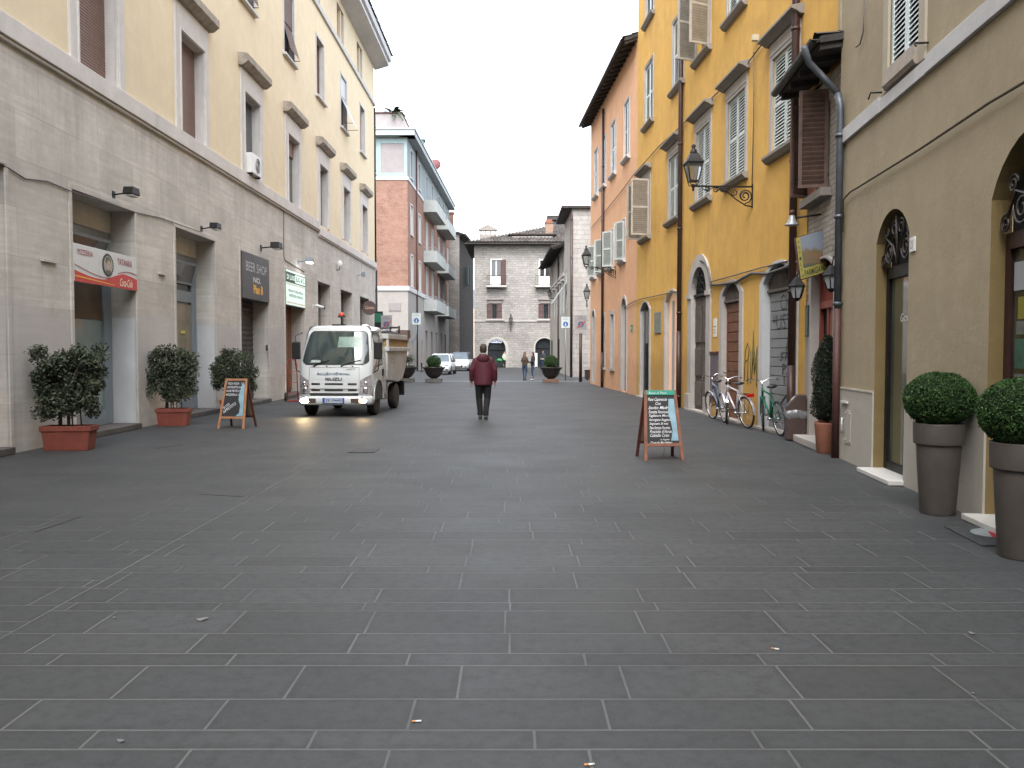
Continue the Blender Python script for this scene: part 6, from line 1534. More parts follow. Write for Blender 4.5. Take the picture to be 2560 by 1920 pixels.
# ------------------------------------------------------------ traffic signs
def zone_sign(x, y, d, grey, lab, s=1.0, bent=None, pole=True, px=None):
    p = pt(x, y, d); T = thing('traffic_sign', lab, 'sign', (p.x, p.y, 0)); z = p.z; w, h = .26 * s, .33 * s
    face = simple('sign_grey_face', (.30, .29, .30), .5, var=.03) if grey else simple('sign_white_face', (.55, .62, .62), .5, var=.03)
    mb = MB().use(ALU).box(-w, w, -.015, 0, z - h, z + h); part(T, 'plate', mb); mb = MB().use(face).box(-w + .02, w - .02, -.018, -.015, z - h + .02, z + h - .02); part(T, 'face', mb)
    mb = MB().use(simple('sign_ink', (.08, .09, .10), .5, var=0)); mb.text('ZONA', 0, z + h * .70, h * .16, w * .6, y=-.019, align='C'); mb.text('PEDONALE', 0, z + h * .45, h * .14, w * 1.2, y=-.019, align='C')
    blue = simple('sign_blue_disc', (.02, .10, .32), .5, var=0) if not grey else simple('sign_greyblue_disc', (.06, .11, .18), .5, var=0)
    mb.use(blue); disc(mb, 0, z - h * .30, w * .55, w * .55, -.020); mb.use(face); disc(mb, 0, z - h * .18, w * .10, w * .10, -.022); mb.prism([(-w * .16, z - h * .62), (-w * .05, z - h * .62), (0, z - h * .45), (w * .05, z - h * .62), (w * .16, z - h * .62), (w * .08, z - h * .26), (-w * .08, z - h * .26)], -.023, -.021)
    if grey: mb.use(simple('sign_red_bar', (.42, .02, .03), .5, var=0)); c = z - h * .30; mb.prism([(-w * .8, c - w * .62), (-w * .68, c - w * .75), (w * .85, c + w * .5), (w * .73, c + w * .62)], -.026, -.024)
    part(T, 'symbols', mb)
    mb = MB().use(PIPEBR if px else ALU)
    if bent: mb.tube([(0, .03, z + h * .6), (0, .03, z - h - .5), (-.08, .03, z - h - .75), (-.45, .03, z - h - 1.0), (-.55, .03, z - h - 1.3), (-.55, .03, 0)], .03, 8)
    elif pole: mb.cyl((px or 0, .04, 0), (px or 0, .04, z + h * .5), .03 if not px else .045, 8)
    part(T, 'pole', mb); return T
zone_sign(1041, 797, 44.5, False, 'blue and white pedestrian zone sign on a bent pole behind the truck', bent=True)
zone_sign(966, 806, 44.6, True, 'grey end of zone sign with a red bar, just left of the bent pole', 1.15)
zone_sign(1414, 806, 46, False, 'blue and white pedestrian zone sign beside the pale stone house')
T = zone_sign(1452, 806, 44.0, True, 'grey end of zone sign with a red bar near the orange building', 1.1, px=.0)
p = pt(1451, 829, 43.98); mb = MB().use(simple('blank_panel', (.36, .35, .34), .6, var=.05)).box(p.x - T.location.x - .29, p.x - T.location.x + .29, -.02, 0, p.z - .11, p.z + .11); part(T, 'lower_panel', mb)
mb = MB().use(PIPEBR).cyl((0, .05, 0), (0, .05, 2.6), .085, 10); part(T, 'thick_post', mb)
p = pt(946, 797, 45.2); T = thing('pharmacy_sign', 'green lit sign partly hidden behind the grey zone sign', 'sign', (p.x, p.y, 0)); mb = MB().use(IRON).box(-.2, .25, -.1, .0, p.z - .6, p.z + .4); mb.cyl((0, .0, 0), (0, 0, p.z), .05, 8); part(T, 'case', mb); mb = MB().use(simple('green_lit', (.01, .12, .07), .5, var=0, emit=.02)).box(-.17, .2, -.11, -.10, p.z - .2, p.z + .3); part(T, 'green_face', mb)
q = gp(1469, 951); T = thing('litter_bin', 'small dark street litter bin by the far end of the orange building', 'bin', (q.x, q.y + .15, 0)); mb = MB().use(simple('bin_dark', (.045, .03, .028), .6, var=.2)).box(-.15, .15, -.13, .13, .10, .55); mb.box(-.17, .17, -.15, .15, .55, .60); mb.cyl((0, 0, 0), (0, 0, .1), .06, 8); part(T, 'body', mb, bevel=.01)
q = gp(1058, 931)
for (x, y, lab) in ((1054, 926, 'short dark iron bollard between the first two bowl planters'),):
    q = gp(x, y + 4); T = thing('bollard', lab, 'bollard', (q.x, q.y, 0)); mb = MB().use(IRON).lathe([(.09, 0), (.09, .1), (.06, .12), (.055, .6), (.09, .64), (.07, .72), (.0, .76)], 12); part(T, 'post', mb)

# ------------------------------------------------------------ chalkboards
def aboard(loc, rotz, w, h, dep, lab, lines, header=None, woodm=WOODR, diag=None, lean=.13):
    T = thing('chalkboard', lab, 'chalkboard', loc, rotz, 'chalkboard stands outside the shops')
    an = math.atan2(dep / 2 - .02, h); Mf = Matrix.Translation((0, 0, 0)) @ Matrix.Rotation(-an, 4, 'X')   # front leans back
    Lh = h / math.cos(an); x0 = w / 2
    mb = MB(Mf).use(woodm); tp = .055
    mb.prism([(-x0 - .0, 0), (-x0 + .045, 0), (-x0 + tp + .045, Lh), (-x0 + tp, Lh)], 0, .03); mb.prism([(x0, 0), (x0 - .045, 0), (x0 - tp - .045, Lh), (x0 - tp, Lh)], 0, .03)
    mb.box(-x0 + .055, x0 - .055, .002, .028, .215, .26); mb.box(-x0 + tp + .02, x0 - tp - .02, .002, .028, Lh - .045, Lh - .001); part(T, 'front_frame', mb, bevel=.003)
    mb = MB(Mf).use(BLACKB); mb.prism([(-x0 + .055, .26), (x0 - .055, .26), (x0 - .10, Lh - .045), (-x0 + .10, Lh - .045)], .008, .02); part(T, 'writing_panel', mb)
    Mb = Matrix.Translation((0, dep, 0)) @ Matrix.Rotation(an, 4, 'X'); mb = MB(Mb).use(WOODDK)
    mb.prism([(-x0 + .0, 0), (-x0 + .045, 0), (-x0 + tp + .045, Lh * .995), (-x0 + tp, Lh * .995)], -.03, 0); mb.prism([(x0, 0), (x0 - .045, 0), (x0 - tp - .045, Lh * .995), (x0 - tp, Lh * .995)], -.03, 0); mb.box(-x0 + .055, x0 - .055, -.028, -.002, .215, .26); part(T, 'back_frame', mb, bevel=.003)
    mb = MB(Mb).use(simple('board_back', (.16, .13, .08), .8, var=.15)); mb.prism([(-x0 + .055, .26), (x0 - .055, .26), (x0 - .10, Lh - .045), (-x0 + .10, Lh - .045)], -.02, -.008); part(T, 'back_panel', mb)
    mb = MB().use(STEEL).tube([(x0 - .1, .10, .35), (x0 - .2, dep * .45, .16), (x0 - .1, dep - .1, .35)], .004, 4) if False else MB().use(STEEL).cyl((.06, dep * .3, .27), (.06, dep * .5, .02), .003, 4); part(T, 'chain', mb)
    if header:
        mb = MB(Mf).use(simple('green_header', (.02, .25, .18), .5, var=.05)).box(-x0 + .085, x0 - .085, -.004, .006, Lh - .075, Lh - .005); mb.use(CHALK).text(header, -x0 + .12, Lh - .06, .035, w * .45, y=-.005, shear=.2); part(T, 'header_band', mb)
    mb = MB(Mf).use(BLUEPIC); R_ = x0 - .075
    prof = [(.30, .10), (.45, .06), (.60, .07), (.72, .095), (.85, .07), (.93, .06)] if header else [(.27, .15), (.34, .07), (.50, .055), (.62, .10), (.75, .085), (.95, .03)]
    pp = [(R_ - (z - .26) * .055 / .7 * .9 - wd, z) for z, wd in prof]; pr = [(R_ + .01 - (z - .26) * .05, z) for z, wd in prof][::-1]
    mb.prism([(a, min(b, Lh - .08)) for a, b in pp + pr], .003, .0079); part(T, 'blue_print', mb)
    mb = MB(Mf).use(CHALK); top = Lh - (.12 if header else .10)
    for i, (txt, xo, wd, hh, sh, dz) in enumerate(lines):
        mb.text(txt, -x0 + .105 + xo, top - dz, hh, wd, y=.006, shear=sh, bold=.007)
    if diag:
        for txt, x, z, hh, wd in diag: mb.text(txt, 0, 0, hh, wd, y=0, M=Matrix.Translation((x, .006, z)) @ Matrix.Rotation(-R(38), 4, 'Y'))
    part(T, 'chalk_writing', mb); return T
a, b = gp(1611, 1152), gp(1712, 1152)
H1 = ['Pane Casereccio', 'Con', 'lievito Madre', 'Rosetta Nostrana', 'Tagliatora Moro', 'Parmigiano Reggiano', 'Stagionato 26 mesi', 'Pane formato Pecorino', 'Prosciutto di Norcia', 'Culatello Cotto', 'a legna', 'Ciauscolo Marchigiano']
ln = []; dz = .045
for i, s_ in enumerate(H1):
    hh = .048 if i not in (10,) else .03; wd = {1: .08, 10: .14}.get(i, .29 + .02 * ((i * 7) % 3)); ln.append((s_, {1: .11, 10: .15}.get(i, .0), wd, hh, .45, dz)); dz += .063 if i < 5 else .057
aboard(((a.x + b.x) / 2, a.y, 0), R(5), .60, 1.03, .58, 'tall chalkboard with a green header and a long handwritten bread list, on the right', ln, header='Buon di Pane', lean=.1)
a, b = gp(540, 1072), gp(609, 1073)
aboard(((a.x + b.x) / 2, a.y, 0), R(-9), .60, 1.04, .60, 'chalkboard listing fried snacks and prices in front of the beer shop laurel', [('PIZZA ROSSA   1.50', .02, .36, .045, .1, .03), ('COTOLETTA 3.00', .01, .34, .045, .1, .11), ('OLIVE FRITTE 3.50', 0, .34, .045, .1, .19), ('MOZZARELLA 1.00', 0, .33, .045, .1, .27)],
       woodm=simple('light_brown_wood', (.34, .16, .08), .5, var=.2, scale=8), diag=[('BUON', -.20, .42, .05, .15), ('APPETITO', -.19, .32, .065, .33)])

# ------------------------------------------------------------ bin by the red door
q = gp(1995, 1103); T = thing('litter_bin', 'brown metal litter bin with a slanted top and a clear plastic bag round its rim', 'bin', (q.x, q.y + .15, 0), R(-12))
BB = simple('bin_brown', (.060, .038, .032), .5, var=.15)
mb = MB().use(BB).prism([(-.17, .02), (.17, .02), (.17, .50), (-.17, .50)], -.15, .15); part(T, 'body', mb, bevel=.01)
mb = MB().use(BB).prism([(-.165, .50), (.165, .50), (.165, .83), (.02, .83), (-.165, .62)], -.145, .145); part(T, 'hood', mb, bevel=.008)
mb = MB().use(BLACK).add([(-.17, -.11, .61), (-.17, .11, .61), (.02, .11, .83), (.02, -.11, .83)], [(0, 1, 2, 3)]); mb.V = [(v[0] - .006, v[1], v[2] + .004) for v in mb.V]; part(T, 'opening', mb)
mb = MB().use(simple('pale_label', (.45, .42, .36), .7, var=.1)).box(-.10, .0, -.1, .04, 0, .004); mb.V = [tuple(Matrix.Translation((-.02, 0, .80)) @ Matrix.Rotation(R(-48), 4, 'Y') @ Vector(v)) for v in mb.V]; part(T, 'label_plate', mb)
PB = simple('clear_plastic', (.35, .36, .38), .12, var=.3, scale=14); PB.node_tree.nodes['Principled BSDF'].inputs['Transmission Weight'].default_value = .55
rnd = random.Random(8); rings = []
for z, k in ((.40, 1.06), (.43, 1.14), (.48, 1.16), (.52, 1.10), (.55, 1.03)):
    ring = []
    for i in range(40):
        a_ = 2 * PI * i / 40; m_ = max(abs(math.cos(a_)), abs(math.sin(a_))); r = (.165 + .012 * rnd.uniform(-1, 1)) * k / m_ * (.98 if m_ > .8 else 1.0); ring.append(Vector((r * math.cos(a_), r * math.sin(a_) * .9, z + .015 * math.sin(a_ * 3) + rnd.uniform(-.006, .006))))
    rings.append(ring)
mb = MB().use(PB).loft(rings, cap=False); part(T, 'plastic_bag', mb, fix=False)

# ------------------------------------------------------------ bicycles
def bicycle(loc, heading, lab, fcol, steer=0, lean=0, fender=None, basket=False, rack=True, rear_refl=False, step=True, lamp=False, drop=False):
    """local +x is forward; wheels on the ground"""
    T = thing('bicycle', lab, 'bicycle', loc, heading, 'bicycles parked along the yellow wall')
    Ml = Matrix.Rotation(lean, 4, 'X'); Rw = .335; wb = 1.04
    hd0 = Vector((wb / 2 - .12 - .12, 0, .78)); hd1 = hd0 + Vector((.05, 0, -.12)); 
    head_top = Vector((wb / 2 - .30, 0, .88)); head_bot = Vector((wb / 2 - .26, 0, .72)); ax = Vector((wb / 2, 0, Rw))
    Ms = Matrix.Translation(head_bot) @ Matrix.Rotation(steer, 4, Vector((head_top - head_bot).normalized())) @ Matrix.Translation(-head_bot)
    def wheel(Mx, c, name='wheel'):
        mb = MB(Mx).use(RUBBER).tube([(c.x + (Rw - .016) * math.cos(2 * PI * i / 36), 0, c.z + (Rw - .016) * math.sin(2 * PI * i / 36)) for i in range(36)], .021, 8, closed=True)
        o = part(T, name, mb)
        mb = MB(Mx).use(CHROME).tube([(c.x + (Rw - .036) * math.cos(2 * PI * i / 36), 0, c.z + (Rw - .036) * math.sin(2 * PI * i / 36)) for i in range(36)], .010, 6, closed=True); part(o, 'rim', mb)
        mb = MB(Mx).use(STEEL)
        for i in range(18): an = 2 * PI * i / 18; mb.cyl((c.x, .02 * (-1) ** i, c.z), (c.x + (Rw - .04) * math.cos(an), 0, c.z + (Rw - .04) * math.sin(an)), .0016, 4)
        mb.cyl((c.x, -.045, c.z), (c.x, .045, c.z), .018, 8); part(o, 'spokes', mb)
    rax = Vector((-wb / 2, 0, Rw)); wheel(Ml @ Ms, ax); wheel(Ml, rax)
    bb = Vector((-.08, 0, .30)); st = Vector((-.24, 0, .80)); seat = Vector((-.26, 0, .93))
    F_ = simple('bike_' + lab[:12], fcol, .3, var=.05, metal=.3)
    mb = MB(Ml).use(F_)
    mb.cyl(head_bot, head_top, .024, 10); mb.cyl(head_bot + Vector((0, 0, .01)), bb, .023, 10); mb.cyl(bb, st, .020, 10)
    if step: mb.tube([head_top.lerp(head_bot, .4), Vector((-.0, 0, .55)), bb.lerp(st, .42)], .013, 8)
    else: mb.cyl(head_top.lerp(head_bot, .15), st.lerp(bb, .06), .019, 10)
    for y in (-.045, .045):
        mb.cyl(bb + Vector((0, y * .6, 0)), rax + Vector((0, y, 0)), .009, 8); mb.cyl(st.lerp(bb, .1) + Vector((0, y * .3, 0)), rax + Vector((0, y, 0)), .008, 8)
    part(T, 'frame', mb)
    mb = MB(Ml @ Ms).use(F_ if not lamp else CHROME)
    for y in (-.045, .045): mb.tube([head_bot + Vector((0, y * .9, 0)), head_bot.lerp(ax, .5) + Vector((-.005, y, 0)), ax + Vector((0, y, 0))], .010, 8)
    mb.box(head_bot.x - .02, head_bot.x + .03, -.05, .05, head_bot.z - .02, head_bot.z + .0); part(T, 'fork', mb)
    hb = head_top + Vector((-.015, 0, .13)); mb = MB(Ml @ Ms).use(CHROME); mb.cyl(head_top, hb, .012, 8)
    mb.tube([hb + Vector((-.20, -.29, .05)), hb + Vector((-.04, -.25, .07)), hb + Vector((.05, -.13, .06)), hb + Vector((.0, 0, 0)), hb + Vector((.05, .13, .06)), hb + Vector((-.04, .25, .07)), hb + Vector((-.20, .29, .05))], .011, 8); hbar = part(T, 'handlebar', mb)
    mb = MB(Ml @ Ms).use(BLACK)
    for y in (-1, 1): mb.cyl(hb + Vector((-.20, .29 * y, .05)), hb + Vector((-.08, .265 * y, .068)), .017, 8)
    part(hbar, 'grips', mb)
    mb = MB(Ml @ Ms).use(STEEL)
    for y in (-1, 1): mb.tube([hb + Vector((.0, .22 * y, .05)), hb + Vector((-.02, .26 * y, .0)), hb + Vector((-.14, .29 * y, .0))], .006, 5)
    part(hbar, 'brake_levers', mb)
    mb = MB(Ml).use(BLACK); mb.loft([[Vector((x, w_ * math.cos(2 * PI * k / 12), z + .03 * math.sin(2 * PI * k / 12))) + seat for k in range(12)] for x, w_, z in ((-.14, .03, .01), (-.12, .085, .015), (-.05, .10, .015), (.03, .05, .01), (.13, .02, .0), (.145, .008, 0))]); part(T, 'saddle', mb)
    mb = MB(Ml).use(STEEL).cyl(st, seat, .012, 8); part(T, 'seat_post', mb)
    mb = MB(Ml).use(CHROME); mb.tube([bb + Vector((.09 * math.cos(2 * PI * i / 24), -.05, .09 * math.sin(2 * PI * i / 24))) for i in range(24)], .006, 5, closed=True); mb.cyl(bb + Vector((0, -.07, 0)), bb + Vector((0, .07, 0)), .02, 8)
    mb.cyl(bb + Vector((0, -.065, 0)), bb + Vector((.14, -.07, -.10)), .009, 6); mb.cyl(bb + Vector((0, .065, 0)), bb + Vector((-.14, .07, .10)), .009, 6); cr = part(T, 'crank', mb)
    mb = MB(Ml).use(BLACK); mb.cbox(bb + Vector((.14, -.12, -.10)), .09, .08, .02); mb.cbox(bb + Vector((-.14, .12, .10)), .09, .08, .02); part(cr, 'pedals', mb)
    if fender:
        for Mx, c, a0, a1 in ((Ml @ Ms, ax, 35, 150), (Ml, rax, 20, 185)):
            mb = MB(Mx).use(fender); pr = None
            for i in range(15):
                an = R(a0 + (a1 - a0) * i / 14); rr = Rw + .018; cur = [Vector((c.x + rr * math.cos(an), y, c.z + (rr - abs(y) * .3) * math.sin(an))) for y in (-.026, 0, .026)]
                if pr: mb.quad(pr[0], pr[1], cur[1], cur[0]); mb.quad(pr[1], pr[2], cur[2], cur[1])
                pr = cur
            part(T, 'mudguard', mb, fix=False)
    if rack:
        mb = MB(Ml).use(IRON)
        for y in (-.05, .05): mb.tube([st + Vector((-.03, y, -.07)), rax + Vector((-.20, y, .39)), ], .006, 5); mb.cyl(rax + Vector((-.12, y, .40)), rax + Vector((0, y, 0)), .005, 5)
        for x in (-.02, -.1, -.18): mb.cyl(rax + Vector((x, -.05, .395)), rax + Vector((x, .05, .395)), .005, 5)
        part(T, 'rack', mb)
    if rear_refl:
        mb = MB(Ml).use(simple('red_reflector', (.45, .01, .01), .3, var=0)); mb.cbox(rax + Vector((-.24, 0, .37)), .03, .16, .07); part(T, 'rear_reflector', mb)
    if lamp:
        mb = MB(Ml @ Ms).use(simple('lamp_white', (.55, .57, .57), .25, var=.1)); mb.tube([head_top + Vector((.02, 0, -.03)), head_top + Vector((.09, 0, -.05)), head_top + Vector((.11, 0, -.055))], [.025, .06, .055], 12); part(T, 'headlamp', mb)
        mb = MB(Ml @ Ms).use(IRON); 
        mb.cbox(head_top + Vector((.06, 0, .04)), .12, .12, .05); part(T, 'basket_mount', mb)
    return T
def bike_at(fx_, fy_, rx_, ry_, **k):
    f, r = gp(fx_, fy_), gp(rx_, ry_); m = (f + r) / 2; d = f - r
    return bicycle((m.x, m.y, 0), math.atan2(d.y, d.x), **k)
SILV = simple('silver_fender', (.62, .60, .66), .25, metal=.6, var=.05)
bike_at(1776, 1044, 1822, 1060, lab='blue-grey bicycle leaning furthest left, by the portal', fcol=(.20, .24, .30), steer=R(10), lean=R(-7), fender=SILV, step=False, rack=False)
bike_at(1812, 1060, 1870, 1071, lab='white and pink city bicycle with silver mudguards and a red rear light', fcol=(.62, .60, .64), steer=R(-32), lean=R(-6), fender=SILV, rear_refl=True, lamp=True, step=False)
bike_at(1905, 1077, 1952, 1090, lab='green bicycle nearest the dark downpipe', fcol=(.01, .16, .085), steer=R(-18), lean=R(-7), rack=False, step=False)

# ------------------------------------------------------------ hand truck beside the truck
q = gp(732, 1003); T = thing('hand_truck', 'red two wheeled hand truck leaning on the wall beside the truck', 'hand truck', (q.x, q.y, 0), R(20))
RD = simple('red_steel', (.35, .03, .02), .45, var=.1); mb = MB().use(RD)
for x in (-.16, .16): mb.tube([(x, -.02, .06), (x * .95, .2, 1.15), (x * .8, .16, 1.3)], .017, 8)
for z in (.25, .6, .95): mb.cyl((-.16, .02 + z * .15, z), (.16, .02 + z * .15, z), .012, 6)
mb.tube([(-.13, .16, 1.3), (0, .12, 1.36), (.13, .16, 1.3)], .016, 6); part(T, 'frame', mb); mb = MB().use(RD).box(-.2, .2, -.26, -.02, .02, .04); part(T, 'toe_plate', mb)
for x in (-.22, .22):
    mb = MB().use(RUBBER).tube([(x, .05 + .11 * math.cos(2 * PI * i / 20), .145 + .11 * math.sin(2 * PI * i / 20)) for i in range(20)], .035, 8, closed=True); o = part(T, 'wheel', mb); mb = MB().use(RD).cyl((x - .03, .05, .145), (x + .03, .05, .145), .085, 16); part(o, 'hub', mb)

# ------------------------------------------------------------ small refuse truck (local: x across, -y forward, origin under the front axle)
fl, fr_ = gp(778, 1038), gp(928, 1041); rr = gp(982, 1023)
hd = Vector((rr.x - fr_.x, rr.y - fr_.y)).normalized(); ang = math.atan2(hd.y, hd.x) - PI / 2
T = thing('refuse_truck', 'small white refuse tipper truck with its fog lamps lit, driving towards the viewer', 'truck', ((fl.x + fr_.x) / 2 - .04, (fl.y + fr_.y) / 2 + .40, 0), ang)
PAINT = simple('white_truck_paint', (.56, .595, .60), .28, var=.05, scale=2, coat=.5); TUB = simple('cream_white_tub', (.41, .42, .41), .5, var=.2, scale=2.5); TGLASS = glassy('truck_glass', (.030, .045, .045), .04, .8)
def hwz(z):
    return .93 - (.015 if z < 1.2 else .015 + .13 * ((z - 1.2) / 1.0) ** 1.6) - .02 * max(0, (.55 - z))
def yfz(z):
    y = -.78
    if z > .95: y += .04 * (z - .95) / .3
    if z > 1.25: y += .34 * ((z - 1.25) / .95) ** 1.35
    return y
def cab(u, z, off=0.0):
    x = u * hwz(z); au = abs(u); y = yfz(z) + .16 * max(0, (au - .0)) ** 6 + .035 * au * au
    return Vector((x + (off if u > .97 else -off if u < -.97 else 0), y - off, z))
def cpatch(mb, u0, u1, z0, z1, off=.0, nu=14, nz=8, edge=None):
    vs = []
    for j in range(nz + 1):
        z = z0 + (z1 - z0) * j / nz
        a, b = (u0, u1) if edge is None else edge(z, u0, u1)
        for i in range(nu + 1): vs.append(cab(a + (b - a) * i / nu, z, off))
    mb.add(vs, [(j * (nu + 1) + i, j * (nu + 1) + i + 1, (j + 1) * (nu + 1) + i + 1, (j + 1) * (nu + 1) + i) for j in range(nz) for i in range(nu)], True)
YB_ = .98   # cab back
def cabring(z, sh=0.0):
    pts = [cab(-1 + 2 * i / 20, z) for i in range(21)]
    hw = hwz(z)
    pts = [Vector((-hw, YB_ - sh, z))] + [Vector((-hw, .5, z)), Vector((-hw, -.2, z))] + pts + [Vector((hw, -.2, z)), Vector((hw, .5, z)), Vector((hw, YB_ - sh, z))]
    return pts
zs_ = [.50, .7, .9, 1.0, 1.1, 1.2, 1.3, 1.45, 1.6, 1.75, 1.9, 2.02, 2.1, 2.16]
rings = [cabring(z) for z in zs_]
def shrink(r, k, z):
    c = Vector((0, .1, 0)); return [Vector((v.x * k, c.y + (v.y - c.y) * k, z)) for v in r]
rings += [shrink(rings[-1], .985, 2.20), shrink(rings[-1], .95, 2.235), shrink(rings[-1], .86, 2.26), shrink(rings[-1], .4, 2.275)]
mb = MB().use(PAINT).loft(rings); part(T, 'cab', mb)
WE = lambda z, a, b: (a + .05 * ((z - 1.30) / .82), b - .05 * ((z - 1.30) / .82)) if True else (a, b)
def we(z, a, b):
    t_ = (z - 1.29) / .84; k = 1.0 - .12 * max(0, (.12 - t_) / .12) ** 2 - .10 * max(0, (t_ - .88) / .12) ** 2 - .03 * t_
    return a * k, b * k
mb = MB().use(BLACK); cpatch(mb, -.93, .93, 1.28, 2.13, .004, 24, 16, we); part(T, 'windscreen_seal', mb, fix=False)
mb = MB().use(TGLASS); cpatch(mb, -.90, .90, 1.31, 2.105, .009, 24, 16, lambda z, a, b: we(z, a, b)); wsn = part(T, 'windscreen', mb, fix=False)
for x0_, x1_, xm in ((-.55, -.15, 0), (.2, .72, 0)):
    mb = MB().use(BLACK); p = cab(x0_, 1.26, .02); r_ = cab(x1_, 1.40, .03); mb.tube([p, p.lerp(r_, .5) + Vector((0, -.01, .02)), r_], .011, 5); part(T, 'wiper', mb)
for x_ in (-.55, -.2, .2, .5):
    mb = MB().use(BLACK); c = cab(x_, 1.245, .004); mb.ell((c.x, c.y, c.z), .022, .012, .018, 8, 5); part(T, 'washer_nozzle', mb)
mb = MB().use(simple('rear_window_glow', (.12, .20, .17), .3, var=.2)); cpatch(mb, .05, .72, 1.72, 1.98, .0115, 6, 4); part(wsn, 'rear_window_seen_through', mb, fix=False)
mb = MB().use(simple('dash_paper', (.30, .36, .34), .6, var=.2, scale=14)); cpatch(mb, -.68, -.38, 1.34, 1.40, .0115, 4, 2); cpatch(mb, .70, .79, 1.37, 1.44, .0115, 3, 2); part(wsn, 'papers', mb, fix=False)
mb = MB().use(simple('steer_dark', (.01, .01, .01), .6, var=0)); mb.tube([cab(-.52 + .15 * math.cos(a_ / 10 * PI), 1.36 + .12 * math.sin(a_ / 10 * PI), .012) for a_ in range(11)], .010, 5); part(wsn, 'steering_wheel', mb)
# front mask: seam, grille, headlights, bumper
mb = MB().use(simple('seam', (.10, .10, .10), .6, var=0))
for sg in (-1, 1): mb.tube([cab(sg * .68, z, .003) for z in (.55, .8, 1.0, 1.22)], .004, 4)
mb.tube([cab(-.68 + 1.36 * i / 10, 1.225, .003) for i in range(11)], .004, 4); part(T, 'panel_seams', mb)
mb = MB().use(simple('grille_dark', (.03, .028, .027), .6, var=.1))
for z0_, z1_ in ((.785, .835), (.635, .685)):
    for u0, u1 in ((-.62, -.38), (-.25, .25), (.38, .62)): cpatch(mb, u0, u1, z0_, z1_, .004, 6, 1)
cpatch(mb, -.66, .66, .52, .585, .004, 12, 1); part(T, 'grille', mb, fix=False)
mb = MB().use(PAINT)
cpatch(mb, -.66, .66, .70, .77, .022, 12, 2); cpatch(mb, -.66, .66, .59, .625, .018, 12, 1); part(T, 'grille_bars', mb, fix=False)
LENS = simple('headlight_lens', (.28, .26, .27), .12, var=.25, scale=9, coat=.6)
for sg in (-1, 1):
    o = MB().use(LENS); top = lambda u: .90 + .14 * (abs(u) - .70) / .27
    vs = []
    for j in range(5):
        for i in range(7):
            u = sg * (.70 + .285 * i / 6); z = .555 + (top(u) - .555) * j / 4; vs.append(cab(u, z, .006))
    o.add(vs, [(j * 7 + i, j * 7 + i + 1, (j + 1) * 7 + i + 1, (j + 1) * 7 + i) for j in range(4) for i in range(6)], True); hl = part(T, 'headlight', o, fix=False)
    o = MB().use(CHROME); c = cab(sg * .82, .66, .0); o.tube([c + Vector((0, -.010, 0)), c + Vector((0, -.02, 0))], [.085, .075], 16); c = cab(sg * .84, .83, 0); o.tube([c + Vector((0, -.0, 0)), c + Vector((0, -.015, 0))], [.045, .04], 12); part(hl, 'reflector', o)
    o = MB().use(simple('seam', (.1, .1, .1), .6, var=0)); o.tube([cab(sg * (.70 + .285 * i / 6), .75, .008) for i in range(7)], .004, 4); part(hl, 'divider', o)
mb = MB().use(PAINT)
def bumpring(z, k=1.0, off=.06): 
    out = []
    for i in range(21): p = cab((-1 + 2 * i / 20) * 1.0, .6); out.append(Vector((p.x * k, p.y - off, z)))
    return [Vector((-.93 * k, -.45, z))] + out + [Vector((.93 * k, -.45, z))]
mb.loft([bumpring(.29, .96, .02), bumpring(.31, .985, .05), bumpring(.36, 1.0, .07), bumpring(.47, 1.0, .07), bumpring(.505, .99, .05), bumpring(.51, .97, .0)]); bp = part(T, 'bumper', mb)
mb = MB().use(simple('bumper_vent', (.06, .04, .035), .6, var=.2)); yb = -.86
for u in (-.50, .50): mb.box(u - .13, u + .13, yb - .01 + .03, yb + .05, .35, .46)
part(bp, 'vent', mb, bevel=.008)
FOG = simple('lit_fog_lamp', (1, .80, .50), .4, var=0, emit=6, ecol=(1, .55, .20))
FOG2 = simple('lit_fog_lamp_bright', (1, .86, .62), .4, var=0, emit=40, ecol=(1, .72, .38))
for sg, mt, sz in ((-1, FOG2, .085), (1, FOG, .075)):
    c = cab(sg * .80, .6); mb = MB().use(CHROME).tube([(c.x, c.y - .05, .40), (c.x, c.y - .088, .40)], [sz + .025, sz + .025], 16); o = part(bp, 'fog_lamp', mb)
    mb = MB().use(mt).ell((c.x, c.y - .09, .40), sz * 1.25, .02, sz * .75); part(o, 'bulb', mb); mb = MB().use(FOG2).ell((c.x, c.y - .105, .40), sz * .6, .012, sz * .45); part(o, 'bulb_core', mb)
mb = MB().use(simple('plate_white', (.42, .47, .55), .5, var=0)).box(-.20, .24, -.875, -.865, .355, .465); mb.use(simple('plate_blue', (.02, .06, .30), .5, var=0)).box(-.26, -.20, -.876, -.865, .355, .465); mb.box(.24, .28, -.876, -.865, .355, .465); mb.box(-.26, .28, -.872, -.86, .345, .475)
pl = part(T, 'number_plate', mb); mb = MB().use(simple('plate_ink', (.03, .04, .10), .5, var=0)).text('ZB 294AD', -.185, .385, .06, .41, y=-.877, bold=.02); part(pl, 'digits', mb)
mb = MB().use(simple('navy_letters', (.03, .10, .17), .5, var=0)); yl = yfz(1.0) - .012
def arctext(mb, s_, z, h, w, bold=0, shear=0, cx=0):
    k = len(mb.V); mb.text(s_, cx, z, h, w, y=0, align='C', bold=bold, shear=shear)
    for i in range(k, len(mb.V)): v = mb.V[i]; p = cab(v[0] / hwz(v[2]), v[2], .009); mb.V[i] = (v[0], p.y + (v[1] - 0), v[2])
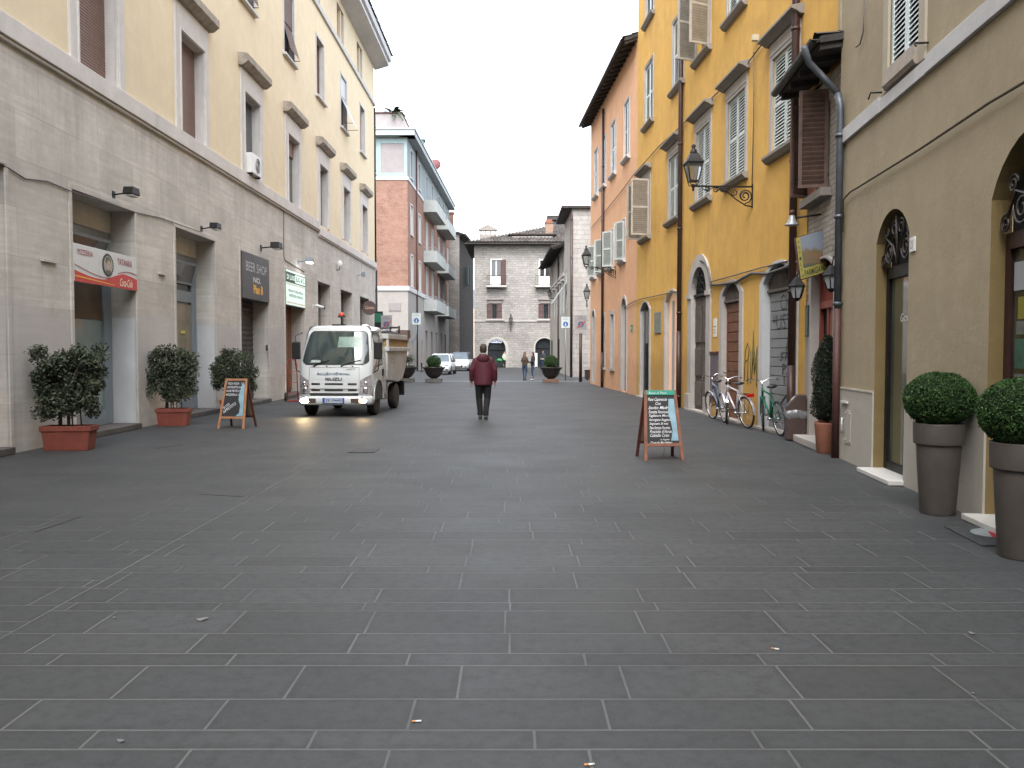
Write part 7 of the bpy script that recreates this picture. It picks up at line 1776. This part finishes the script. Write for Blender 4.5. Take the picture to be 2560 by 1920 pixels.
arctext(mb, 'AscoliServiziComunali'.upper().replace('ASCOLISERVIZICOMUNALI', 'ASCOLISERVIZICOMUNALI'), 1.03, .055, .78, .012); arctext(mb, 'A', 1.03, .075, .055, .03, 0, -.40); arctext(mb, 'S', 1.03, .075, .05, .03, 0, -.165); arctext(mb, 'C', 1.03, .075, .055, .03, 0, .075); part(T, 'lettering', mb, fix=False)
mb = MB().use(simple('badge_grey', (.13, .13, .14), .3, metal=.7, var=0)); arctext(mb, 'ISUZU', .895, .075, .42, .035); arctext(mb, 'NPR75', 1.16, .035, .22, .01, .2, .42); part(T, 'badge', mb, fix=False)
# sides
for sg in (-1, 1):
    M = Matrix.Identity(4); mo = 1.07 if sg > 0 else .99
    def sp_(y, z, off=.006): return Vector((sg * (hwz(z) + off), y, z))
    def spatch(mb, poly, off=.006): mb.add([sp_(y, z, off) for y, z in poly], [tuple(range(len(poly)))])
    mb = MB().use(BLACK); spatch(mb, [(-.50, 1.16), (-.36, 1.10), (-.10, 1.22), (.55, 1.28), (.62, 1.34), (.62, 2.06), (.55, 2.12), (-.05, 2.12), (-.22, 2.05)], .004); part(T, 'window_seal', mb, fix=False)
    mb = MB().use(TGLASS); spatch(mb, [(-.44, 1.18), (-.34, 1.14), (-.08, 1.26), (.52, 1.31), (.58, 1.36), (.58, 2.03), (.52, 2.08), (-.03, 2.08), (-.19, 2.0)], .009); part(T, 'side_window', mb, fix=False)
    mb = MB().use(simple('seam', (.1, .1, .1), .6, var=0)); mb.tube([sp_(-.56, .62, .002), sp_(-.56, 1.15, .002), sp_(-.25, 2.12, .002), sp_(.65, 2.14, .002), sp_(.66, .95, .002), sp_(.42, .6, .002)], .005, 4, sm=False); dseam = part(T, 'door', mb)
    mb = MB().use(BLACK).box(sg * .93 - .02, sg * .93 + .02, .50, .60, .98, 1.16); part(dseam, 'handle', mb, bevel=.006)
    mb = MB().use(BLACK).tube([(sg * .92, -.50, 1.08), (sg * mo, -.62, 1.16), (sg * (mo + .02), -.62, 1.35), (sg * (mo + .02), -.60, 2.0), (sg * .90, -.38, 2.08)], .014, 6); mir = part(T, 'mirror_arm', mb); mb = MB().use(BLACK).box(sg * mo - .105, sg * mo + .105, -.66, -.56, 1.42, 1.86); part(mir, 'mirror', mb, bevel=.03)
    mb = MB().use(PAINT); pr = None     # wheel arch lip
    for i in range(13):
        an = PI * i / 12; cur = [Vector((sg * x_, .0 + .50 * math.cos(an), .40 + .50 * math.sin(an))) for x_ in (.90, .955)]
        cur2 = [Vector((sg * .955, .0 + .56 * math.cos(an), .40 + .56 * math.sin(an)))]
        if pr: mb.quad(pr[0], pr[1], cur[1], cur[0]); mb.quad(pr[1], pr[2], cur2[0], cur[1])
        pr = cur + cur2
    part(T, 'wheel_arch', mb, fix=False)
    mb = MB().use(BLACK); mb.prism([(.0 + .50 * math.cos(PI * i / 12), .40 + .50 * math.sin(PI * i / 12)) for i in range(13)], sg * .922 - .004, sg * .922 + .006, plane='yz'); part(T, 'wheel_well', mb)
TY = simple('tyre', (.03, .028, .027), .85, var=.25)
def twheel(x, y, r=.36, w=.20, dual=False):
    sg = 1 if x > 0 else -1
    mb = MB().use(TY); M = Matrix.Translation((x, y, r)) @ Matrix.Rotation(PI / 2, 4, 'Y')
    mb.lathe([(r * .55, -w / 2), (r * .92, -w / 2), (r * .985, -w * .4), (r, -w * .3), (r, w * .3), (r * .985, w * .4), (r * .92, w / 2), (r * .55, w / 2)], 32, M=M); o = part(T, 'wheel', mb)
    mb = MB().use(simple('wheel_paint', (.38, .38, .37), .5, var=.15)); mb.lathe([(.02, sg * w * .38), (r * .22, sg * w * .42), (r * .30, sg * w * .20), (r * .50, sg * w * .22), (r * .58, sg * w * .5), (r * .60, sg * w * .48)], 28, M=M, cap=False)
    part(o, 'rim', mb, fix=False)
for x in (-.80, .80): twheel(x, 0)
for x in (-.80, .80): twheel(x, 2.45)
mb = MB().use(IRON); mb.box(-.42, -.32, -.3, 4.1, .42, .58); mb.box(.32, .42, -.3, 4.1, .42, .58); mb.box(-.7, .7, -.1, .1, .3, .42); mb.cyl((-.7, 2.45, .36), (.7, 2.45, .36), .07, 8); mb.box(-.75, .75, -.70, -.3, .30, .50); part(T, 'chassis', mb)
mb = MB().use(simple('tank_grey', (.22, .22, .21), .6, var=.2)).box(.52, .86, .95, 1.45, .34, .80); part(T, 'side_tank', mb, bevel=.02)
mb = MB().use(BLACK); mb.box(.55, .90, 3.5, 3.58, .32, .75); mb.box(-.90, -.55, 3.5, 3.58, .32, .75); part(T, 'mudflap', mb)
# tub
hwT = .93
prof = [(1.12, .84), (2.6, .74), (3.2, .84), (3.62, 1.12), (3.86, 1.50), (3.92, 1.70), (1.12, 1.70)]
mb = MB().use(TUB).prism(prof, -hwT, hwT, plane='yz'); tub = part(T, 'tub', mb, bevel=.03)
mb = MB().use(TUB); mb.box(-hwT - .05, hwT + .05, 1.10, 4.0, 1.62, 1.74); mb.box(-hwT - .03, hwT + .03, 1.10, 4.05, 1.95, 2.09); part(tub, 'rail', mb, bevel=.015)
mb = MB().use(simple('rust_yellow_mesh', (.30, .20, .08), .8, var=.4, scale=22)).box(-hwT + .01, hwT - .01, 1.16, 3.98, 1.74, 1.95); part(tub, 'rusty_strip', mb)
for y in (1.14, 3.98):
    for x in (-hwT, hwT): mb = MB().use(TUB).box(x - .03, x + .03, y - .03, y + .05, 1.745, 1.945); part(tub, 'post', mb)
mb = MB().use(simple('stencil_grey', (.30, .27, .24), .7, var=.2))
for y, z in ((1.5, 1.40), (1.75, 1.38), (3.4, 1.40)): mb.box(hwT + .001, hwT + .004, y, y + .14, z, z + .05); mb.box(hwT + .001, hwT + .004, y + .02, y + .12, z - .1, z - .05)
part(tub, 'stencil', mb)
mb = MB().use(IRON); mb.tube([(.1, 1.3, 2.10), (.62, 2.6, 2.18), (.66, 3.9, 2.16)], .04, 8); mb.tube([(.7, 1.5, 2.12), (.72, 3.6, 2.13)], .045, 8); mb.tube([(.1, 1.4, 2.14), (.45, 2.2, 2.27), (.8, 3.2, 2.30)], .016, 6); mb.box(.60, .64, 2.9, 2.95, 2.15, 2.34); mb.box(.86, .90, 2.9, 2.95, 2.15, 2.36); mb.box(.60, .90, 2.9, 2.95, 2.29, 2.33); mb.use(simple('hyd_brown', (.10, .07, .06), .7, var=.2)).box(.62, .98, 3.75, 4.15, 2.02, 2.26); part(T, 'bin_lifter', mb, bevel=.01)
mb = MB().use(BLACK); mb.box(-.20, .12, -.2, .0, 2.255, 2.30); mb.cyl((.02, -.1, 2.28), (.02, -.1, 2.48), .022, 8); bc = part(T, 'beacon_mast', mb); mb = MB().use(simple('orange_red_beacon', (.42, .05, .03), .25, var=.05, emit=.02)).lathe([(.075, 2.50), (.078, 2.53), (.065, 2.58), (.04, 2.60), (.0, 2.61)], 16, c=(.02, -.1, 0)); mb.use(BLACK).lathe([(.03, 2.47), (.10, 2.48), (.10, 2.50), (.0, 2.51)], 16, c=(.02, -.1, 0)); part(bc, 'beacon', mb)
mb = MB().use(WHITE).lathe([(.10, 2.25), (.09, 2.29), (.0, 2.31)], 14, c=(.58, .1, 0)); part(T, 'roof_dome', mb)

# ------------------------------------------------------------ cars
def car(loc, rotz, lab, hgt=1.48, wid=1.72, ln=3.9, col=None, roofm=None, rounder=False):
    T = thing('parked_car', lab, 'car', loc, rotz, 'white cars at the end of the street'); P_ = col or simple('white_car_paint', (.66, .70, .72), .22, var=.03, coat=.7); hw = wid / 2
    n = 18
    # y from front (0) to back (ln); body height and half width
    def top(y):
        u = y / ln
        return .62 + .30 * min(1, (u / .28)) ** .6 + (.02 * u)
    def half(y): u = y / ln; return hw * (.80 + .20 * min(1, u / .12) ** .6) * (1 - .10 * max(0, (u - .85) / .15))
    rings = []
    for i in range(n + 1):
        y = ln * i / n; tz = top(y) * hgt / 1.48; w = half(y); b = .20 if .05 < i / n < .95 else .28
        rings.append([Vector(p) for p in ((-w * .92, y, b), (-w, y, b + .12), (-w, y, tz - .18), (-w * .93, y, tz - .03), (-w * .7, y, tz), (w * .7, y, tz), (w * .93, y, tz - .03), (w, y, tz - .18), (w, y, b + .12), (w * .92, y, b))])
    mb = MB().use(P_).loft(rings); part(T, 'body', mb)
    zb = .90 * hgt / 1.48; c0, c1, c2, c3 = ln * .24, ln * .42, ln * .80, ln * .97
    def cabin(mb, k=1.0, dz=0):
        A = [(-hw * .88, c0, zb), (hw * .88, c0, zb), (hw * .90, c3, zb), (-hw * .90, c3, zb)]; B_ = [(-hw * .68, c1, hgt - .04), (hw * .68, c1, hgt - .04), (hw * .70, c2, hgt - .02), (-hw * .70, c2, hgt - .02)]
        return [Vector(v) for v in A], [Vector(v) for v in B_]
    A, B_ = cabin(None); mb = MB().use(glassy('car_glass', (.05, .075, .09), .05, .9)); mb.loft([A, B_], sm=False); part(T, 'windows', mb, bevel=.02)
    mb = MB().use(roofm or P_); Cc = [Vector((v.x * .93, ln * .6 + (v.y - ln * .6) * .93, hgt)) for v in B_]; mb.loft([[v + Vector((0, 0, -.03)) for v in B_], B_, Cc], sm=False)
    for a_, b_ in zip(A, B_): mb.cyl(a_, b_, .035, 6)
    m_ = (A[1] + A[2]) / 2; 
    for sg in (-1, 1): mb.cyl((sg * hw * .89, ln * .62, zb), (sg * hw * .69, ln * .62, hgt - .03), .03, 6)
    part(T, 'roof', mb)
    for y in (ln * .19, ln * .83):
        for x in (-hw + .09, hw - .09):
            M = Matrix.Translation((x, y, .31)) @ Matrix.Rotation(PI / 2, 4, 'Y'); mb = MB().use(TY).lathe([(.18, -.1), (.29, -.1), (.31, -.06), (.31, .06), (.29, .1), (.18, .1)], 24, M=M); o = part(T, 'wheel', mb); sg = 1 if x > 0 else -1; mb = MB().use(STEEL).lathe([(.02, sg * .07), (.17, sg * .095), (.20, sg * .10)], 18, M=M, cap=False); part(o, 'rim', mb, fix=False)
    lm = simple('car_headlamp', (.35, .42, .44), .15, var=.2, coat=.5)
    for sg in (-1, 1):
        mb = MB().use(lm).ell((sg * hw * .66, .10, .66), .19 if not rounder else .12, .10, .085 if not rounder else .11, M=Matrix.Rotation(sg * R(-15), 4, 'Y')); part(T, 'headlight', mb)
        mb = MB().use(BLACK).ell((sg * hw * 1.08, c0 + .35, zb + .06), .11, .07, .075); part(T, 'mirror', mb)
        mb = MB().use(BLACK).ell((sg * hw * .72, .03, .36), .10, .05, .07); part(T, 'fog_lamp', mb)
    mb = MB().use(BLACK).box(-hw * .48, hw * .48, -.02, .05, .30, .50); mb.box(-hw * .25, hw * .25, -.005, .05, .60, .66) if not rounder else None; mb.box(-hw * .8, hw * .8, -.0, .2, .18, .26); part(T, 'grille', mb, bevel=.015)
    mb = MB().use(WHITE).box(-.26, .26, -.035, -.02, .42, .53); part(T, 'number_plate', mb)
    return T
q = gp(1094, 937); car((q.x, q.y, 0), R(-4), 'white hatchback with black wing mirrors, behind the bowl planter', 1.47, 1.72, 3.7)
q = gp(1144, 928); car((q.x, q.y, 0), R(-4), 'rounded white small car with a dark roof, farther down the street', 1.6, 1.78, 4.1, roofm=simple('dark_roof', (.05, .06, .07), .3, var=0), rounder=True)

# ------------------------------------------------------------ people (local: facing +y, z up)
SKIN = simple('skin', (.46, .25, .18), .6, var=.08)
def hand(mb, w, dirn, sg, s=1.0):
    """w wrist, palm hangs down along dirn"""
    d = Vector(dirn).normalized(); side = Vector((0, 1, 0)); pal = d.cross(side).normalized()
    mb.tube([w, w + d * .03 * s, w + d * .09 * s], [.026 * s, .034 * s, .036 * s], 8, flat=.6)
    for i, (o, l) in enumerate(((-.028, .07), (-.010, .08), (.009, .075), (.027, .058))):
        b = w + d * .085 * s + side * o * s; mb.tube([b, b + d * l * .5 * s + pal * .006 * -sg, b + d * l * .9 * s + pal * .022 * -sg], [.0095 * s, .009 * s, .007 * s], 6)
    b = w + d * .03 * s + side * .028 * s; mb.tube([b, b + side * .03 * s + d * .03 * s, b + side * .035 * s + d * .06 * s], [.012 * s, .011 * s, .008 * s], 6)
def person(loc, rotz, lab, Hh=1.77, top=(.1, .02, .03), pants=(.01, .01, .013), shoes=(.02, .02, .02), hair=(.03, .02, .015), longhair=0, bulk=1.0, arms='down', step=.06, hem=.82, hooded=False, sole=None, topm=None, cloth=None, slim=False, nm='person', lean=0):
    T = thing(nm, lab, 'person', loc, rotz); k = Hh / 1.77; Sc = Matrix.Scale(k, 4)
    TM = topm or simple('top_' + lab[:18], top, .75, var=.25, scale=7, bump=.3); PM = simple('pants_' + lab[:18], pants, .85, var=.25, scale=8, bump=.2); HM = simple('hair_' + lab[:18], hair, .7, var=.3, scale=30, bump=.4)
    sw = .19 * bulk; hx = .095
    # joints
    hipz = .93; fl_, fr2 = Vector((-.075, step, .075)), Vector((.06, -step, .075)); 
    knl, knr = Vector((-.10, step * .6 + .03, .50)), Vector((.095, -step * .3 + .05, .50))
    if arms == 'down': el = [Vector((sg * (sw + .065), -.02, 1.17)) for sg in (-1, 1)]; wr = [Vector((sg * (sw + .075), .05, .895)) for sg in (-1, 1)]
    elif arms == 'front': el = [Vector((sg * (sw + .05), .02, 1.17)) for sg in (-1, 1)]; wr = [Vector((sg * .10, .27, 1.13)) for sg in (-1, 1)]
    else: el = [Vector((sg * (sw + .06), .0, 1.17)) for sg in (-1, 1)]; wr = [Vector((sg * (sw + .02), .16, .98)) for sg in (-1, 1)]
    body = MB(Sc).use(SKIN)
    body.limb([((0, 0, .90), .13, .09), ((0, 0, 1.05), .14, .10), ((0, 0, 1.25), .15, .10), ((0, 0, 1.40), .15, .10), ((0, -.005, 1.48), .08, .07), ((0, .0, 1.54), .056, .056), ((0, .005, 1.60), .056, .058)])
    body.limb([((0, .03, 1.565), .035, .05), ((0, .025, 1.60), .058, .075), ((0, .012, 1.66), .073, .090), ((0, .005, 1.71), .074, .092), ((0, .0, 1.75), .058, .07), ((0, 0, 1.77), .02, .03)])
    body.ell((0, .105, 1.645), .012, .018, .02, 8, 5); [body.ell((sg * .076, .0, 1.65), .012, .02, .03, 8, 5) for sg in (-1, 1)]
    for sg, kn, ft in ((-1, knl, fl_), (1, knr, fr2)): body.tube([(sg * hx, 0, .95), kn, ft + Vector((0, 0, .03))], [.075, .05, .036], 10)
    for sg, e, w in ((-1, el[0], wr[0]), (1, el[1], wr[1])):
        body.tube([(sg * (sw - .03), -.01, 1.42), e, w], [.045, .038, .026], 10); hand(body, w, (w - e), sg)
    o = part(T, 'body', body, remesh=.009)
    mb = MB(Sc).use(simple('eye', (.02, .02, .02), .3, var=0)); [mb.ell((sg * .030, .098, 1.675), .010, .006, .006, 8, 5) for sg in (-1, 1)]; mb.use(simple('lips', (.30, .10, .09), .6, var=0)).ell((0, .098, 1.605), .022, .008, .006, 8, 5); part(o, 'face', mb)
    j = MB(Sc).use(TM); w = 1.0 * bulk
    j.limb([((0, 0, hem), .185 * w, .145 * w), ((0, 0, hem + .03), .205 * w, .155 * w), ((0, 0, 1.0), .205 * w, .155 * w), ((0, 0, 1.2), .21 * w, .15 * w), ((0, -.005, 1.36), .215 * w, .14 * w), ((0, -.01, 1.44), .165 * w, .12 * w), ((0, -.01, 1.50), .10, .085), ((0, 0, 1.535), .078, .078)], 20)
    for sg, e, wv in ((-1, el[0], wr[0]), (1, el[1], wr[1])):
        sh = Vector((sg * (sw - .035), -.01, 1.395)); d = (wv - e).normalized(); j.tube([sh + Vector((-sg * .06, 0, .02)), sh, sh.lerp(e, .5), e, e.lerp(wv, .6), wv - d * .01], [.07 * w, .074 * w, .068 * w, .062 * w, .056 * w, .047 * w], 12)
    jk = part(T, 'jacket', j, remesh=.011)
    if hooded:
        mb = MB(Sc).use(TM); mb.loft([[Vector((rx * math.cos(2 * PI * i / 20), -.085 + ry * math.sin(2 * PI * i / 20) * 1.0, z)) for i in range(20)] for z, rx, ry in ((1.30, .03, .015), (1.325, .09, .05), (1.37, .135, .085), (1.43, .15, .10), (1.49, .135, .10), (1.53, .10, .095), (1.545, .085, .085))]); part(jk, 'hood', mb)
        mb = MB(Sc).use(simple('collar_grey', (.25, .24, .22), .8, var=.1)).lathe([(.072, 1.50), (.078, 1.55), (.074, 1.575), (.066, 1.57)], 18, cap=False); part(jk, 'collar', mb)
    p = MB(Sc).use(PM)
    p.limb([((0, 0, .86), .155, .12), ((0, 0, .93), .165, .125), ((0, 0, 1.02), .16, .115)], 18)
    for sg, kn, ft in ((-1, knl, fl_), (1, knr, fr2)):
        th = .108 if not slim else .088; p.tube([(sg * hx * .85, 0, .93), (sg * hx, 0, .82), kn, ft + Vector((0, .0, .12)), ft + Vector((0, 0, .015))], [th, th, .080 if not slim else .056, .068 if not slim else .043, .070 if not slim else .042], 12)
    part(T, 'trousers', p, remesh=.011)
    for sg, ft in ((-1, fl_), (1, fr2)):
        mb = MB(Sc).use(simple('shoe_' + lab[:18], shoes, .5, var=.1)); z0 = 0.0; y = ft.y; x = ft.x
        mb.loft([[Vector((x + rx * math.cos(2 * PI * i / 14), y - .085 + yy + 0, max(.022, zc + rz * math.sin(2 * PI * i / 14)))) for i in range(14)] for yy, rx, zc, rz in ((0, .02, .05, .02), (.01, .036, .055, .04), (.08, .042, .06, .055), (.16, .045, .045, .03), (.235, .035, .035, .018), (.255, .012, .03, .01))]); so_o = part(T, 'shoe', mb)
        mb = MB(Sc).use(sole or simple('sole_dark', (.03, .03, .03), .8, var=0)); mb.loft([[Vector((x + rx * math.cos(2 * PI * i / 16), y + .04 + ry * math.sin(2 * PI * i / 16), z)) for i in range(16)] for z, rx, ry in ((.001, .044, .135), (.022, .046, .138))]); part(so_o, 'sole', mb)
    mb = MB(Sc).use(HM); mb.limb([((0, -.02, 1.555 if not longhair else 1.52), .055, .045), ((0, -.015, 1.60), .076, .085), ((0, -.012, 1.66), .084, .100), ((0, -.010, 1.72), .084, .100), ((0, -.008, 1.765), .066, .08), ((0, 0, 1.79), .02, .03)], 18)
    if longhair:
        mb.loft([[Vector((rx * math.cos(2 * PI * i / 14), -.06 - dy_ + ry * math.sin(2 * PI * i / 14), z)) for i in range(14)] for z, rx, ry, dy_ in ((1.68, .085, .06, 0), (1.56, .095, .05, .01), (1.46, .10, .05, .03), (1.38 - longhair * .1, .085, .045, .05), (1.30 - longhair * .15, .04, .03, .05))])
    ho = part(T, 'hair', mb)
    # clear the face: hair shell cut back in front
    for v in ho.data.vertices:
        if v.co.y > .035 * k and v.co.z < 1.715 * k: v.co.y = .03 * k
    if cloth:
        mb = MB(Sc).use(simple('white_apron', (.55, .55, .52), .8, var=.1)).loft([[Vector((rx * math.cos(2 * PI * i / 16), ry * math.sin(2 * PI * i / 16), z)) for i in range(16)] for z, rx, ry in ((.90, .19, .15), (1.0, .20, .16))], cap=False); part(T, 'apron', mb)
    return T
q = gp(1208, 1049); MAR = simple('maroon_jacket', (.055, .005, .013), .62, var=.3, scale=5, bump=.5)
person((q.x, q.y + .1, 0), R(2), 'person in a maroon hooded puffer jacket walking away up the middle of the street', 1.78, topm=MAR, hair=(.035, .022, .016), bulk=1.08, pants=(.004, .004, .006), step=.07, hooded=True, hem=.80)
q = gp(1312, 951); person((q.x, q.y + .15, 0), R(-18), 'person with long light brown hair, brown leather jacket, jeans and dark boots, seen from behind', 1.60, top=(.05, .032, .022), pants=(.028, .05, .10), shoes=(.012, .012, .015), hair=(.10, .055, .03), longhair=1, arms='front', bulk=.86, step=.03, hem=.92, slim=True)
q = gp(1330, 951); person((q.x + .05, q.y + .3, 0), R(100), 'person with dark hair, black jacket, jeans and white trainers, turned to the left', 1.58, top=(.012, .012, .014), pants=(.03, .055, .11), shoes=(.4, .4, .4), hair=(.018, .012, .010), longhair=.5, arms='front', bulk=.84, step=.04, hem=.92, slim=True)
q = gp(1358, 921); person((q.x, q.y + .3, 0), R(150), 'person in a dark top and white apron standing in the far right arch', 1.72, top=(.03, .035, .045), pants=(.025, .04, .08), shoes=(.05, .05, .05), arms='bent', cloth=True, bulk=.95)
q = gp(1261, 919); person((q.x, q.y, 0), R(200), 'person in a pale top and black trousers standing in the far left arch', 1.66, top=(.42, .45, .36), pants=(.012, .012, .014), arms='bent', bulk=.85, slim=True)

# ------------------------------------------------------------ things on the ground
mf = Matrix.Identity(4)
a, b = gp(868, 1132), gp(945, 1123); T = thing('drain_grate', 'rectangular iron drain grate in the paving in front of the truck', 'drain', (a.x, a.y, .004))
mb = MB().use(simple('grate_frame', (.035, .035, .036), .6, var=.2)); w, d = b.x - a.x + .02, b.y - a.y; mb.box(0, w, 0, .04, 0, .006); mb.box(0, w, d - .04, d, 0, .006); mb.box(0, .04, .04, d - .04, 0, .006); mb.box(w - .04, w, .04, d - .04, 0, .006); part(T, 'frame', mb)
mb = MB().use(simple('grate_bar', (.040, .040, .041), .6, var=.2))
for i in range(13): x = .06 + i * (w - .12) / 12; mb.box(x - .011, x + .011, .04, d - .04, 0, .005)
part(T, 'bars', mb); mb = MB().use(DARK).quad((.03, .03, .001), (w - .03, .03, .001), (w - .03, d - .03, .001), (.03, d - .03, .001)); part(T, 'pit', mb)
for (x0_, y0_, x1_, y1_, lab) in ((385, 1122, 455, 1112, 'thin dark metal edge strip in the paving near the laurel boxes'), (88, 1330, 200, 1292, 'dark edge of an inspection cover in the left paving'), (500, 1236, 610, 1242, 'faint dark seam of a cover in the paving')):
    a, b = gp(x0_, y0_), gp(x1_, y1_); d = (b - a); L_ = d.length; mb = MB().use(simple('dark_seam', (.045, .043, .043), .8, var=.3, scale=9)).box(0, L_, -.012, .012, .0, .003); solo('cover_edge', lab, 'cover', mb, loc=(a.x, a.y, .002), rotz=math.atan2(d.y, d.x))
mb = MB().use(WHITEST); a, b = gp(990, 953), gp(1475, 953)
o = solo('stone_line', 'pale stone line inlaid across the street by the bowl planters', 'line', mb.box(0, b.x - a.x, -.07, .07, 0, .004), loc=(a.x, a.y, .001)); o['kind'] = 'structure'; del o['category']
# mat
c1_, c2_ = gp(2360, 1318), gp(2453, 1366); T = thing('door_mat', 'dark door mat with a pale ring and a red patch behind the nearest planter', 'mat', (c1_.x, c2_.y, .002)); w = 1.0; d = c1_.y - c2_.y
rot = .0; sh = c2_.x - c1_.x
def matp(u, v, z=.010): return (u * w + (1 - v) * sh * 1.0, v * d, z)
mb = MB().use(simple('mat_grey', (.045, .05, .05), .95, var=.3, scale=30, bump=.5)); mb.add([matp(0, 0, 0), matp(1, 0, 0), matp(1, 1, 0), matp(0, 1, 0), matp(0, 0), matp(1, 0), matp(1, 1), matp(0, 1)], [(0, 1, 2, 3), (4, 5, 6, 7), (0, 1, 5, 4), (1, 2, 6, 5), (2, 3, 7, 6), (3, 0, 4, 7)]); part(T, 'rubber_base', mb)
mb = MB().use(simple('mat_pale', (.24, .27, .27), .95, var=.2, scale=30)); mb.add([matp(.42 + .30 * math.cos(2 * PI * i / 30), .60 + .30 * math.sin(2 * PI * i / 30), .012) for i in range(30)], [tuple(range(30))]); mb.use(simple('mat_red', (.30, .02, .04), .95, var=.2, scale=30)); mb.add([matp(u, v, .014) for u, v in ((.22, .36), (.75, .36), (.75, .66), (.28, .66))], [(0, 1, 2, 3)]); part(T, 'pattern', mb, fix=False)
# litter
rnd = random.Random(21)
PAPER = simple('scrap_paper', (.13, .13, .13), .8, var=.2)
def scrap(x, y, lab, sz=.03, mat=PAPER, nm='paper_scrap', cat='paper scrap'):
    q = gp(x, y); mb = MB().use(mat); n = 7; ps = [(sz * rnd.uniform(.6, 1.1) * math.cos(2 * PI * i / n), sz * .7 * rnd.uniform(.6, 1.1) * math.sin(2 * PI * i / n)) for i in range(n)]
    mb.prism([(p[0], p[1]) for p in ps], .0, .003, plane='xy'); mb.V = [(v[0], v[1], v[2] + .006 * abs(math.sin(v[0] * 60))) for v in mb.V]; return solo(nm, lab, cat, mb, loc=(q.x, q.y, .001), rotz=rnd.uniform(0, 6))
def butt(x, y, lab):
    q = gp(x, y); mb = MB().use(simple('butt_filter', (.55, .25, .10), .8, var=.1)).cyl((0, 0, .005), (.016, 0, .005), .0045, 6); mb.use(WHITE).cyl((.016, 0, .005), (.040, 0, .005), .0043, 6); return solo('cigarette_butt', lab, 'cigarette butt', mb, loc=(q.x, q.y, 0), rotz=rnd.uniform(-.4, .4))
butt(1928, 1623, 'orange tipped cigarette butt in the middle right of the paving'); butt(1461, 1915, 'cigarette butt at the very bottom edge of the picture'); butt(1030, 1806, 'pale cigarette butt on the lower middle paving')
scrap(505, 1550, 'torn piece of pale paper on the left paving', .045); scrap(302, 1855, 'small white scrap near the lower left corner', .018); scrap(995, 1184, 'small white scrap in front of the walking person', .035); scrap(1037, 1210, 'tiny pale scrap on the central paving', .022); scrap(2432, 1735, 'tiny white scrap low on the right paving', .012); scrap(2431, 1585, 'small pale scrap on the right paving below the planters', .02); scrap(1690, 1268, 'tiny pale scrap below the bread chalkboard', .02); scrap(285, 1546, 'tiny white scrap beside the torn paper', .015)

# ------------------------------------------------------------ unseen block added behind the camera to shade the near street
frZ = Fr((14, -13), (-14, -13)); Z = Bld('apartment_building', 'plain beige building closing the street behind the viewer', 'building', frZ)
mb = Z.mb().use(BEIGE); wall(mb, 0, 28, 0, 15, [H(4 + 4 * i, 5.2 + 4 * i, 1 + 3.6 * j, 3 + 3.6 * j) for i in range(6) for j in range(4)], .2); part(Z.t, 'front_wall', mb, fix=False)
mb = Z.mb().use(GLASS).quad((0, .2, 0), (28, .2, 0), (28, .2, 15), (0, .2, 15)); part(Z.t, 'glazing', mb)
